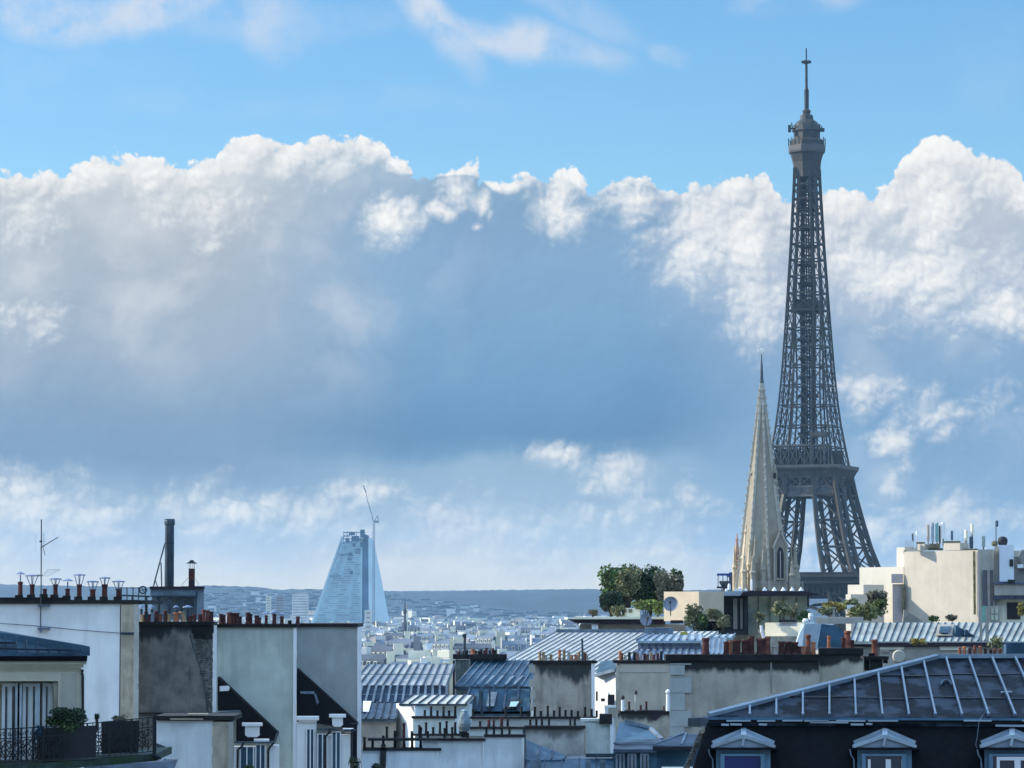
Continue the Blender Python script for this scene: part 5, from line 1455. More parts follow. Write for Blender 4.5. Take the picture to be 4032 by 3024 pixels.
for (x, yt, yb, r) in ((2452, 2745, 2790, 8), (2504, 2725, 2790, 6), (2630, 2722, 2795, 9)):
    tt = thing('white_vent', {2452: 'white roof vent with black cap in front of the beige wall, left', 2504: 'grey thin vent with dark head in front of the middle of the beige wall', 2630: 'white vent pipe with a round bright cap beside the pale quoin stones'}[x], 'vent', (PX(x, 164), 164, PZ(2800, 164)))
    a = MB(); a.lathe((PX(x, 164), 164.3, PZ(2800, 164)), [(r * .9 * S(164), 0), (r * .8 * S(164), PZ(yt + 12, 164) - PZ(2800, 164))], 8); part('pipe', a, M_white2 if x != 2504 else M_conc, tt)
    a = MB(); c = PZ(yt + 10, 164); a.lathe((PX(x, 164), 164.3, c), [(r * S(164) * .6, 0), (r * S(164) * 1.1, .06), (r * S(164) * .9, .16), (.02, .22)], 10); part('cap', a, M_black if x != 2630 else M_white2, tt)

# ---- the big striped zinc roof and its sheds
Y = 200.0
t = thing('great_striped_roof', 'large sunlit zinc roof with bold slanting dark seams at the centre right', 'roof', (PX(2250, Y), Y + 6, 0))
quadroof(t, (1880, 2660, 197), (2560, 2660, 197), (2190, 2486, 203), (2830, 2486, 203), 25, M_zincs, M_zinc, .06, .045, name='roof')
a = MB(); a.bpx(2100, 2661, 2560, None, 197.2, 8); part('wall', a, M_conc, t)
a = MB(); a.beam(P(2190, 2484, 203), P(2600, 2484, 203), .3, .2); part('ridge', a, M_zinc, t)
t = thing('zinc_shed', 'low pale blue zinc shed with upright white panels standing on the striped roof', 'shed', (PX(2640, 190), 191, PZ(2600, 190)))
quadroof(t, (2505, 2522, 189), (2770, 2522, 189), (2545, 2500, 192), (2765, 2496, 192), 8, M_zincl, M_zinc, .10, .08)
a = MB(); a.bpx(2512, 2524, 2760, 2556, 189.4, 1.5); part('panel_wall', a, M_zincl, t)
for k in range(9):
    a = MB(); a.bpx(2524 + k * 28, 2524, 2533 + k * 28, 2556, 189.25, .12); part('post', a, M_steel, t)
quadroof(t, (2480, 2600, 187), (2760, 2600, 187), (2515, 2557, 189.2), (2765, 2557, 189.2), 10, M_zincl, M_steel, .12, .08, name='apron', sname='apron_seam')
a = MB(); a.bpx(2540, 2472, 2650, 2500, 196, 2); part('roof_box', a, M_zinc, t)
a = MB(); a.bpx(2679, 2488, 2707, 2500, 188.8, .8); part('lamp_box', a, M_leafy, t)
t = thing('zinc_shed', 'small turquoise pale zinc shed between two dark pots right of the panelled shed', 'shed', (PX(2850, 188), 189, PZ(2600, 188)))
quadroof(t, (2800, 2510, 187), (2885, 2510, 187), (2810, 2500, 189), (2895, 2496, 189), 3, M_zincl, M_zinc, .08, .06)
quadroof(t, (2790, 2575, 185), (2850, 2575, 185), (2797, 2512, 187), (2860, 2512, 187), 3, M_zincl, M_zinc, .10, .06, name='front', sname='front_seam')
# ================================================================== RIGHT SIDE
# ---- big grey chimney wall with large pots
Y = 125.0
m_ = stained('grey wall black top', (.45, .41, .34), 2612, Y, .62, .96, .16, 1.0, .3, (.012, .013, .014))
t = wallthing('great_chimney_wall', 'wide grey chimney wall with black sooty top, pale quoins and large red pots at the right', 'chimney wall', 2637, 2602, 3225, None, Y, 1.2, m_, (2620, 2577, 3232, 2602))
a = MB(); a.bpx(3225.5, 2576, 3398, None, Y + .3, 1.2); part('right_wall', a, stained('grey wall right', (.47, .43, .33), 2590, Y, .5, .96, .16, 1.0, .3, (.012, .013, .014)), t)
a = MB(); a.bpx(3222, 2552, 3400, 2575.7, Y + .2, 1.5); part('right_coping', a, M_soot, t)
a = MB()
for k, (y0, y1, x1) in enumerate(((2612, 2618, 2722), (2619, 2658, 2696), (2664, 2668, 2696), (2669, 2729, 2722), (2730, 2798, 2697), (2799, 2862, 2722), (2863, 2900, 2695))):
    a.bpx(2638, y0, x1, y1 - .7, Y - .06, .055)
part('quoin', a, mat('quoin stone', (.40, .43, .41), .9, .06, 3), t)
a = MB(); a.bpx(3034, 2606, 3039, 2730, Y - .02, .02); part('joint', a, M_grey, t)
for x, yt, yb, w, m2 in [(2782, 2512, 2577, 30, M_terrad), (2862, 2526, 2577, 22, M_terrad), (2878, 2524, 2577, 16, M_terrao), (2903, 2520, 2577, 36, M_terrad), (2940, 2518, 2577, 34, M_terrad), (2962, 2506, 2577, 26, M_terrad),
                         (3003, 2514, 2577, 44, M_terrad), (3024, 2506, 2577, 30, M_terra), (3056, 2544, 2577, 26, M_conc), (3082, 2526, 2577, 28, M_terrad), (3108, 2526, 2577, 30, M_terrad), (3134, 2528, 2577, 30, M_terrad), (3152, 2545, 2577, 20, M_terrad),
                         (3169, 2545, 2577, 14, M_terrao), (3187, 2499, 2577, 22, M_terra), (3208, 2528, 2577, 18, M_terrao)]:
    pot(t, x, yt, yb, w, Y, m2, d=.5)
for x, yt, w, m2 in [(3269, 2504, 15, M_terrao), (3343, 2484, 28, M_terra), (3325, 2510, 16, M_terrad), (3362, 2520, 16, M_terrad)]: pot(t, x, yt, 2553, w, Y + .3, m2, d=.5)
a = MB()
for x in (2998, 3022): pass
a = MB(); a.tube([P(2997, 2462, Y + .4), P(3000, 2490, Y + .4), P(3008, 2512, Y + .4)], 6 * S(Y), 8); part('white_pipe', a, M_white2, t)
# ---- black T chimney
t = wallthing('black_chimney_stack', 'black T shaped chimney stack with one orange pot rising behind the near roof', 'chimney stack', 3425, 2596, 3476, 2720, 110, .8, M_soot, (3400, 2584, 3498, 2596))
a = MB(); a.bpx(3402, 2596.5, 3424, 2640, 110.2, .5); a.bpx(3477, 2596.5, 3496, 2612, 110.2, .5); a.bpx(3420, 2572, 3445, 2583.6, 110.1, .6); part('side_block', a, M_soot, t)
pot(t, 3449, 2518, 2584, 26, 110, M_terra, d=.4)
# ---- cream band wall behind with round thing and low pots
Y = 160.0
t = wallthing('cream_band_wall', 'long low cream and grey wall behind the ridge of the near zinc roof', 'wall', 3465, 2547, 3800, None, Y, 1, M_conc)
a = MB(); a.bpx(3465, 2547, 3560, 2558, Y - .1, .09); a.bpx(3700, 2545, 3815, 2560, Y - .1, .09); part('cream_band', a, M_cream, t)
a = MB(); a.bpx(3455, 2530, 4080, 2544, Y - .2, 1.4); part('dark_ledge', a, M_purple, t)
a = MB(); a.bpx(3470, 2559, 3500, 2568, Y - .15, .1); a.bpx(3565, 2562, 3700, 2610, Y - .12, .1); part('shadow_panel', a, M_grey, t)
t = thing('round_vent', 'round grey cowl vent on the cream band wall', 'vent', (PX(3537, 150), 150, PZ(2640, 150)))
a = MB(); a.lathe((PX(3540, 150), 150, PZ(2585, 150)), [(22 * S(150), 0), (27 * S(150), .1), (22 * S(150), .4), (8 * S(150), .42), (6 * S(150), .2)], 14, axis='Y', cap=True); part('cowl', a, M_conc, t)
a = MB(); a.bpx(3520, 2600, 3548, 2660, 150.1, .4); part('base', a, M_conc, t)
t = wallthing('low_chimney', 'low chimney with a crowded row of small orange pots before the cream band wall', 'chimney', 3785, 2580, 3945, 2640, 150, .8, M_soot)
random.seed(61)
for k in range(9):
    x = 3784 + k * 20 + random.uniform(-4, 4); pot(t, x, 2580 - random.uniform(20, 38), 2580, 14, 150, random.choice([M_terrao, M_tan, M_terra, M_terrad]), d=.4)
bush('yellow_roof_plant', 'yellow green weeds growing on the ledge above the near roof', 'plant', 3615, 2527, 38, 16, 156, M_leafy, 420, .06, 14, stems=False)
bush('green_roof_plant', 'yellow green bush among the small orange pots at the right', 'plant', 3918, 2530, 32, 30, 149, M_leafo, 420, .06, 15, stems=False)
t = thing('zinc_dormer', 'dark blue zinc dormer top at the right edge above the near roof', 'dormer', (PX(3995, 140), 141, PZ(2600, 140)))
a = MB(); a.bpx(3962, 2530, 4100, 2590, 140, 2); part('body', a, M_teal, t)
a = MB(); a.bpx(3952, 2536, 3962, 2584, 139.8, .3); a.ppx([(3940, 2586), (3962, 2586), (3962, 2570)], 139.8, .2); part('white_post', a, M_zincl, t)
# ---- striped grey roof behind, right
Y = 175.0
t = thing('striped_grey_roof', 'long grey green zinc roof with broad dark stripes and a skylight at the right', 'roof', (PX(3700, Y), Y + 4, 0))
quadroof(t, (3345, 2525, 172), (4090, 2525, 172), (3370, 2452, 174.6), (4130, 2452, 174.6), 28, mat('lichen zinc', (.40, .42, .37), .7, .2, 1.2), M_zincd, .07, .04)
a = MB(); a.bpx(3345, 2526, 4090, 2545, 172.2, 2); part('eave_wall', a, M_purple, t)
a = MB(); a.bpx(3350, 2545.5, 4080, None, 172.4, 2); part('wall', a, M_grey, t)
a = MB(); a.hexa([P(3685, 2502, 172.5), P(3748, 2502, 172.5), P(3748, 2502, 173), P(3685, 2502, 173)], [P(3692, 2458, 174.0), P(3757, 2458, 174.0), P(3757, 2458, 174.6), P(3692, 2458, 174.6)]); part('skylight', a, M_conc, t)
a = MB(); a.hexa([P(3697, 2492, 172.6), P(3735, 2492, 172.6), P(3735, 2492, 172.8), P(3697, 2492, 172.8)], [P(3702, 2466, 173.5), P(3745, 2466, 173.5), P(3745, 2466, 173.7), P(3702, 2466, 173.7)]); part('skylight_glass', a, M_teal, t)
a = MB(); a.ppx([(3760, 2505), (3840, 2505), (3765, 2462)], 172.6, .8); a.ppx([(3800, 2500), (3812, 2500), (3812, 2482), (3806, 2478), (3800, 2482)], 172.0, .3); part('lead_valley', a, M_teal, t)
a = MB(); a.bpx(3857, 2400, 3868, 2530, 171, .3); a.bpx(3880, 2400, 3893, 2530, 171.1, .3)
part('standing_pipe', a, M_conc, t)
bush('tiny_roof_bush', 'dark round bush left of two at the foot of the big cream wall', 'bush', 3677, 2437, 26, 13, 190, M_leaf, 300, .08, 16, stems=False)
bush('tiny_roof_bush', 'dark brown bush right of two at the foot of the big cream wall', 'bush', 3745, 2432, 26, 14, 190, M_leafb, 300, .08, 17, stems=False)

# ---- penthouse terraces
Y = 270.0
t = thing('roof_terrace', 'long flat roof terrace with cream edge and dark fascia left of the glass penthouse', 'terrace', (PX(2450, Y), Y + 4, 0))
a = MB(); a.bpx(2258, 2429, 2620, 2438, Y - .3, 9); part('cream_edge', a, M_farc, t)
a = MB(); a.ppx([(2240, 2440), (2275, 2455), (2400, 2458), (2620, 2458), (2620, 2438.5), (2240, 2438.5)], Y, 9); part('fascia', a, M_purple, t)
a = MB(); a.bpx(2282, 2458.5, 2700, None, Y + 1.2, 8); part('wall', a, M_conc, t)
a = MB()
for x in (2268, 2330, 2343): a.bpx(x, 2452, x + 12, 2480, Y + .2, .5)
a.bpx(2445, 2408, 2448, 2420, Y, .3)
part('white_pillar', a, M_white2, t)
a = MB(); a.bpx(2440, 2394, 2520, 2428.6, Y + 1, 1.5); part('planter', a, M_farc, t)
a = MB(); a.bpx(2448, 2400, 2468, 2410, Y + .9, .09); a.bpx(2475, 2398, 2490, 2412, Y + .9, .09); part('planter_opening', a, M_leafb, t)
def tree(label, x, y, rx, ry, m, seed, n=8000, size=.15, Yt=276.0, name='terrace_tree', dr=None, g_='terrace trees'):
    return bush(name, label, 'tree', x, y, rx, ry, Yt, m, n, size, seed, True, 2430, g_, dr)
tree('broad mixed green tree at the left of the terrace trees', 2445, 2310, 92, 88, M_leaf, 101)
tree('tallest dark green tree in the middle of the terrace trees', 2562, 2305, 92, 92, mat('dark green leaves', (.022, .055, .022), .8, .5, .8), 102, 9000)
tree('brown bare twiggy tree at the right of the terrace trees', 2632, 2322, 62, 78, M_leafb, 103, 6000, .13, 274)
tree('dark low rounded tree at the left foot of the terrace trees', 2408, 2370, 52, 46, mat('blackish leaves', (.018, .038, .022), .8, .5, .8), 104, 4200, .14, 273)
tree('olive toned thin tree before the middle of the terrace trees', 2470, 2300, 60, 70, M_leafo, 105, 1500, .13, 273.5)
tree('dark outer tree at the far right of the terrace trees', 2665, 2295, 30, 62, M_leaf, 106, 1600, .14, 277)
bush('terrace_shrub', 'bright green shrub under the terrace trees', 'shrub', 2540, 2385, 62, 24, 271.5, M_leafl, 1300, .11, 107, ybase=2430)
bush('terrace_shrub', 'pale green shrub at the left end of the terrace', 'shrub', 2432, 2405, 34, 26, 271, M_leafo, 700, .10, 108, ybase=2430)
bush('terrace_shrub', 'small dark shrub at the very left of the terrace edge', 'shrub', 2335, 2412, 22, 16, 271, M_leafb, 350, .10, 109, ybase=2430)
bush('terrace_shrub', 'green shrub beside the larger satellite dish', 'shrub', 2590, 2395, 24, 30, 270.5, M_leafl, 600, .10, 110, ybase=2440)
def dish(label, x, y, r, Y, m, az=0.0, pole=30):
    t_ = thing('satellite_dish', label, 'satellite dish', (PX(x, Y), Y + .2, PZ(y + pole, Y)))
    s = S(Y, y); c = P(x, y, Y); a = MB(); n = 20
    rings = [(0, .25), (.4, .21), (.75, .1), (1.0, -.05), (1.03, -.05), (.75, .2), (0, .34)]
    rings = [(q, d_) for q, d_ in rings]
    a.lathe((0, 0, 0), [(max(q, .01) * r * s, d_ * r * s) for q, d_ in rings], n, axis='Y', cap=False)
    rot = Matrix.Rotation(az, 3, 'Z') @ Matrix.Rotation(R(-12), 3, 'X')
    a.v = [rot @ p + c for p in a.v]
    part('reflector', a, m, t_)
    b = MB(); b.beam(c + rot @ Vector((0, -.05, -r * s)), c + rot @ Vector((0, -r * s * 1.1, -.1 * r * s)), .05); b.lathe(c + rot @ Vector((0, -r * s * 1.1, 0)) - Vector((0, 0, .12)), [(.09, 0), (.09, .22)], 8); part('feed_arm', b, M_black, t_)
    b = MB(); b.beam(c + Vector((0, .25, 0)), (c.x, Y + .3, PZ(y + pole, Y)), .09); part('pole', b, M_conc, t_)
dish('large round grey satellite dish in front of the cream cube', 2641, 2378, 29, 262, M_dish, R(-8), 48)
dish('smaller grey satellite dish left of and below the large one', 2543, 2440, 24, 250, M_dish, R(14), 34)
# cream cube, turned towards the sun
def turned(parent, name, xl, xr, yt, yb, Y, ang, d, m):
    """wall block whose main face looks left: right end nearer; the short right face shows in shade"""
    p1 = P(xr, yt, Y); x0 = PX(xl, Y, yt)
    w = (p1.x - x0) / math.cos(ang)
    p0 = Vector((x0, Y + w * math.sin(ang), 0)); 
    x0 = PX(xl, p0.y, yt); p0.x = x0
    q = Vector((d * math.sin(ang), d * math.cos(ang), 0))
    z0 = 0 if yb is None else PZ(yb, Y); z1 = PZ(yt, Y)
    a = MB()
    a.hexa([(p0.x, p0.y, z0), (p1.x, p1.y, z0), (p1.x + q.x, p1.y + q.y, z0), (p0.x + q.x, p0.y + q.y, z0)], [(p0.x, p0.y, z1), (p1.x, p1.y, z1), (p1.x + q.x, p1.y + q.y, z1), (p0.x + q.x, p0.y + q.y, z1)])
    o = part(name, a, m, parent)
    return o, p0, p1
t = thing('cream_cube', 'plain cream rooftop cube behind the large satellite dish', 'rooftop housing', (PX(2685, 268), 268, PZ(2450, 268)))
turned(t, 'wall', 2614, 2752, 2329, 2446, 264, R(46), 3, mat('cream cube render', (.60, .50, .36), .9, .05, 1))
a = MB(); a.bpx(2640, 2442, 2690, 2455, 262, 1); part('base', a, M_purple, t)
# penthouse
Y = 268.0
t = thing('glass_penthouse', 'modern rooftop penthouse with dark flat roof, black wing and green glass walls', 'penthouse', (PX(3000, Y), Y + 5, 0))
a = MB(); a.bpx(2757, 2329, 2842, 2492, Y - .4, 8); part('black_wing', a, M_slate, t)
a = MB(); a.bpx(2843, 2347, 2943, 2492, Y + .3, 8); part('dark_wall', a, M_black, t)
a = MB(); a.ppx([(2842, 2330), (2842, 2346), (2915, 2346), (2935, 2328), (2935, 2322)], Y - 1.2, 8); part('grey_canopy', a, M_zincl, t)
a = MB(); a.ppx([(2916, 2345.5), (3185, 2345.5), (3235, 2342), (3180, 2329), (2940, 2325), (2925, 2332)], Y - 1.6, 9); part('flat_roof', a, M_purple, t)
a = MB(); a.bpx(2946, 2347, 3178, 2480, Y + .9, .2); part('glass_wall', a, M_glassg, t)
for x0, x1 in ((2931, 2946), (3178, 3186)):
    a = MB(); a.bpx(x0, 2346.5, x1, 2500 if x0 < 3000 else 2388, Y - .5, .5); part('column', a, M_black, t)
for x in (2986, 3030, 3086, 3136):
    a = MB(); a.bpx(x, 2347, x + 3, 2470, Y + .7, .18); part('mullion', a, M_leafb, t)
for x, x1 in ((2887, 2903), (2915, 2925)):
    a = MB(); a.bpx(x, 2356, x1, 2478, Y + .1, .18); part('lit_strip', a, M_conc, t)
a = MB(); a.bpx(2757, 2492.5, 3200, None, Y + .4, 9); part('lower_wall', a, M_beige, t)
a = MB(); a.bpx(2755, 2483, 2935, 2500, Y - 1.0, 1.0); part('dark_parapet', a, M_black, t)
a = MB(); a.bpx(2946, 2400, 2985, 2500, Y - .6, .1); part('side_glass', a, mat('smoky glass', (.10, .13, .11), .2, .3, 1, spec=1), t)
t = thing('parapet_wall', 'sunlit cream parapet with a white service box under the glass penthouse', 'parapet', (PX(3080, 262), 262, PZ(2510, 262)))
turned(t, 'wall', 3012, 3160, 2452, 2506, 261, R(30), 1, M_farc)
a = MB(); a.bpx(3068, 2452, 3140, 2466, 259.5, .6); part('service_box', a, M_white2, t)
a = MB(); a.ppx([(3030, 2505), (3140, 2505), (3145, 2530), (3020, 2530)], 261.5, 1); part('lower_panel', a, M_beige, t)
a = MB(); a.bpx(3066, 2440, 3135, 2449, 259, 1); one('dark_table', a, M_black, 'dark low table top above the cream parapet', 'table')
# roof furniture on the penthouse
t = thing('roof_railing', 'thin pale railing along the flat roof of the glass penthouse', 'railing', (PX(3070, 268), 268, PZ(2328, 268)))
a = MB()
for y in (2291, 2299, 2308): a.beam(P(2972, y, 268), P(3160, y, 268), .05)
for x in (2972, 3020, 3068, 3116, 3160): a.beam(P(x, 2291, 268), P(x + (4 if x > 3100 else 0), 2326, 268), .05)
part('rails', a, M_conc, t)
t = thing('awning_shelter', 'small blue topped awning shelter left of the church spire', 'awning', (PX(2850, 272), 272, PZ(2312, 272)))
a = MB(); a.bpx(2823, 2258, 2880, 2266, 272, 1.5); part('blue_top', a, mat('blue awning', (.02, .06, .25), .7, .1, 2), t)
a = MB()
for x in (2826, 2845, 2862): a.bpx(x, 2266.5, x + 3, 2312, 272.1, .1)
a.bpx(2822, 2309, 2866, 2316, 271.8, 2); part('posts', a, M_purple, t)
random.seed(71)
for k, (x, y, r, h, lab) in enumerate([(2872, 2318, 7, 26, 'taller white roof vent left on the penthouse roof'), (2861, 2322, 6, 10, 'small white box at the left end of the penthouse roof'), (2898, 2322, 6, 12, 'small white box on the penthouse roof below the pinnacles'),
                                  (2915, 2322, 8, 16, 'white tapered roof vent on the penthouse roof'), (2938, 2322, 7, 10, 'low white vent beside the tapered one'), (2961, 2318, 5, 44, 'tall thin cream post on the penthouse roof')]):
    a = MB(); s = S(266); a.lathe((PX(x, 266), 266, PZ(y + 6, 266)), [(r * s, 0), (r * s * .9, h * .7 * s), (r * s * .5, h * s)], 8)
    one('roof_vent', a, M_white2, lab, 'vent')
a = MB()
for x in (3012, 3050, 3085, 3120, 3155):
    s = S(266); a.lathe((PX(x, 266), 266, PZ(2326, 266)), [(11 * s, 0), (9 * s, 4 * s), (3 * s, 12 * s), (2 * s, 14 * s)], 8)
one('roof_lights', a, M_white2, 'line of small white domes along the front of the penthouse roof', 'rooflight')
bush('olive_bush', 'tall olive green bush against the black wing of the penthouse', 'bush', 2735, 2430, 44, 62, 262, M_leafo, 2000, .11, 120, ybase=2495)
bush('olive_bush', 'dark green bush right of the tall olive one', 'bush', 2765, 2450, 30, 42, 261.5, M_leaf, 1000, .11, 121, ybase=2495)
bush('ball_bush', 'round olive ball bush before the dark glass wall', 'bush', 2812, 2422, 36, 30, 261, mat('ball leaves', (.20, .20, .10), .8, .3, 2), 1500, .09, 122, ybase=2490)
bush('ball_bush', 'lower round olive ball bush at the right of the pair', 'bush', 2848, 2448, 30, 28, 260.5, mat('ball leaves pale', (.24, .23, .12), .8, .3, 2), 1200, .09, 123, ybase=2490)
bush('terrace_plant', 'spiky grey green plant before the green glass', 'plant', 3075, 2395, 44, 34, 262, M_leafo, 700, .13, 124, ybase=2450)
bush('terrace_plant', 'dark rounded plant before the right end of the green glass', 'plant', 3168, 2425, 34, 24, 262, M_leaf, 700, .10, 125, ybase=2450)
bush('terrace_plant', 'blue green plant at the left foot of the green glass', 'plant', 2990, 2428, 26, 22, 262, M_leafo, 350, .11, 126, ybase=2450)
bush('terrace_plant', 'brown green plant in the middle of the green glass', 'plant', 3120, 2405, 30, 30, 263, M_leafb, 500, .11, 127, ybase=2450)
a = MB(); s = S(259); a.lathe((PX(3193, 259), 259, PZ(2440, 259)), [(8 * s, 0), (11 * s, 14 * s), (9 * s, 26 * s)], 10); one('white_pot', a, M_white2, 'white upright plant pot at the right end of the terrace', 'pot')
a = MB(); a.lathe((PX(3172, 259), 259, PZ(2452, 259)), [(11 * s, 0), (13 * s, 8 * s), (8 * s, 17 * s)], 10); one('white_pot', a, M_white2, 'low white rounded pot at the right end of the terrace', 'pot')
# middle right: grey block, plants, tarpaulin
t = thing('grey_roof_block', 'pale blue grey rooftop block with a leaning white edge behind the red pots', 'rooftop housing', (PX(3195, 200), 200, PZ(2560, 200)))
a = MB(); a.ppx([(3140, 2545), (3215, 2545), (3232, 2456), (3165, 2456)], 200, 2); part('face', a, M_zincl, t)
a = MB(); a.ppx([(3130, 2545), (3160, 2545), (3168, 2458), (3150, 2490)], 199.7, .25); part('white_edge', a, M_white2, t)
a = MB(); a.ppx([(3218, 2552), (3330, 2552), (3338, 2500), (3290, 2462), (3234, 2457)], 203, 3); one('dark_tarpaulin_roof', a, M_teal, 'dark teal sloping roof right of the pale blue grey block', 'roof')
a = MB(); a.bpx(3215, 2430, 3400, 2456, 225, 4); a.bpx(3232, 2440, 3262, 2456, 224, .9); one('terrace_wall', a, M_conc, 'cluttered low grey terrace wall under the iron tower', 'wall')
bush('yellow_terrace_plants', 'yellow and brown plants on a trellis under the iron tower', 'plant', 3290, 2390, 62, 24, 240, M_leafy, 700, .13, 130, stems=False)
bush('terrace_hedge', 'green brown hedge rising to the right under the iron tower', 'hedge', 3345, 2380, 40, 24, 242, M_leafo, 600, .13, 131, stems=False)
bush('grass_tuft', 'tall yellow green grasses before the sunlit terrace walls', 'plant', 3400, 2415, 66, 36, 232, mat('grass tuft', (.20, .21, .07), .8, .3, 2), 1500, .14, 132, stems=False)
bush('green_grass_tuft', 'green grasses at the right of the yellow ones', 'plant', 3450, 2395, 52, 38, 234, M_leafl, 700, .13, 133, stems=False)
bush('brown_climber', 'brown climbing plant on the sunlit terrace wall', 'plant', 3455, 2358, 50, 34, 243, M_leafb, 900, .13, 134, stems=False)
bush('blue_green_plant', 'grey green plant between the terrace wall and the grasses', 'plant', 3255, 2405, 40, 20, 238, M_leafo, 500, .12, 135, stems=False)
a = MB(); a.bpx(3335, 2382, 3370, 2398, 238, .6); one('white_planter', a, M_white2, 'small white planter box on the terrace under the iron tower', 'planter')
t = thing('thin_post', 'thin pale post standing among the terrace plants under the iron tower', 'post', (PX(3283, 236), 236, PZ(2460, 236)))
a = MB(); a.bpx(3279, 2395, 3287, 2460, 236, .12); part('shaft', a, M_conc, t)
a = MB(); a.bpx(3274, 2390, 3292, 2394.7, 235.9, .3); part('head', a, M_conc, t)
# ---- right building group
Y = 300.0
mcr = mat('big cream render', (.51, .465, .385), .95, .06, .6, streak=.12)
t = thing('big_cream_building', 'large plain cream building face with chimney blocks and antennas at the right', 'building', (PX(3700, Y), Y + 5, 0))
o_, p0, p1 = turned(t, 'main_wall', 3560, 3850, 2166, None, Y, R(50), 6, mcr)
YW = lambda x: Y + 8.15 * (3850 - x) / 290
a = MB(); a.ppx([(3555, 2450), (3640, 2450), (3560, 2400)], 296, .5); part('stair_wall', a, M_grey, t)
for x0, x1, y in ((3612, 3640, 2142), (3715, 3780, 2138)):
    turned(t, 'chimney_block', x0, x1, y, 2166, YW(x1), R(50), 1.2, mcr)
for x0, x1, y0, y1 in ((3608, 3642, 2134, 2142), (3712, 3782, 2130, 2138), (3558, 3570, 2167, 2180), (3640, 3714, 2158, 2166), (3782, 3850, 2160, 2166), (3660, 3700, 2140, 2158)):
    a = MB(); a.bpx(x0, y0, x1, y1, YW(x0) + .3, .5); part('roof_edge', a, M_leafb, t)
a = MB(); a.bpx(3832, 2170, 3842, 2420, YW(3842) - .12, .04); part('rust_streak', a, mat('rust streak', (.42, .33, .14), .9, .4, 2, streak=.6), t)
t = thing('grey_side_building', 'grey shaded building side with a tall window strip right of the big cream wall', 'building', (PX(3885, Y), Y + 4, 0))
a = MB(); a.bpx(3851, 2163, 3915, None, Y + .3, 6); part('wall', a, M_conc, t)
a = MB(); a.bpx(3870, 2245, 3911, 2385, Y + .1, .18); part('window_strip', a, mat('strip glass', (.05, .06, .09), .2, .4, .4, spec=1), t)
a = MB(); a.bpx(3888, 2245, 3898, 2385, Y - .02, .1); part('strip_post', a, M_grey, t)
a = MB(); a.bpx(3916, 2150, 3934, None, Y + .5, 5); part('dark_column', a, M_grey, t)
t = thing('balcony_building', 'pale grey modern building with stacked balconies at the right edge', 'building', (PX(4000, 302), 304, 0))
a = MB(); a.bpx(3916.5, 2360, 4150, None, 301, 6); part('lower_wall', a, M_farc, t)
a = MB(); a.bpx(3915, 2300, 4150, 2344, 299.4, 3); part('middle_balcony', a, M_conc, t)
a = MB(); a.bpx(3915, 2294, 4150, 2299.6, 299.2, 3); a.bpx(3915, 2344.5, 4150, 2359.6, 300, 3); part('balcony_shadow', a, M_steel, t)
a = MB(); a.bpx(3934.5, 2240, 4150, 2293.6, 301.5, 5); part('upper_wall', a, M_conc, t)
a = MB(); a.bpx(3935, 2146, 3992, 2290, 299.8, 2); part('white_chimney', a, M_white, t)
a = MB(); a.bpx(3975, 2202, 3990, 2230, 299.7, .09); a.bpx(3968, 2282, 3996, 2296, 299, .2); part('vent_opening', a, M_black, t)
a = MB(); a.bpx(3965, 2372, 4018, 2438, 300.9, .09); part('dark_window', a, M_black, t)
a = MB(); a.bpx(3992.5, 2192, 4024, 2240, 303, 2); a.ppx([(4018, 2240), (4060, 2240), (4060, 2160), (4032, 2165), (4020, 2200)], 300, 2); part('roof_housing', a, M_grey, t)
a = MB(); a.bpx(4006, 2222, 4030, 2236, 299.6, .4); part('white_awning', a, M_white2, t)
bush('balcony_bush', 'yellow green bush beside the dark window at the right edge', 'bush', 4022, 2400, 18, 32, 298, M_leafy, 400, .12, 140, stems=False)
a = MB(); s = S(300); a.lathe((PX(3957, 300), 300.8, PZ(2147, 300)), [(14 * s, 0), (17 * s, 6 * s), (20 * s, 16 * s), (19 * s, 25 * s), (13 * s, 33 * s), (4 * s, 36 * s)], 14); one('dark_dome_vent', a, M_black, 'black domed ventilator on the white chimney', 'ventilator')
a = MB(); a.lathe((PX(3925, 300), 300.8, PZ(2150, 300)), [(10 * s, 0), (13 * s, 8 * s), (11 * s, 18 * s), (3 * s, 22 * s)], 10); one('brown_vent', a, M_leafb, 'smaller brown ventilator left of the black domed one', 'ventilator')
# glazed winter garden
t = thing('glazed_box', 'small white framed glazed box with green panes right of the big cream wall', 'greenhouse', (PX(3900, 290), 291, PZ(2450, 290)))
a = MB(); a.bpx(3866, 2386, 3884, 2450, 290, 2); part('green_side', a, mat('green pane', (.20, .42, .33), .3, .1, 1), t)
a = MB(); a.bpx(3884.5, 2386, 3936, 2450, 290.1, 2); part('frame', a, M_conc, t)
for x, y in ((3903, 2396), (3919, 2396), (3903, 2422), (3919, 2422)):
    a = MB(); a.bpx(x, y, x + 10, y + 20, 290, .08); part('pane', a, M_glassg, t)
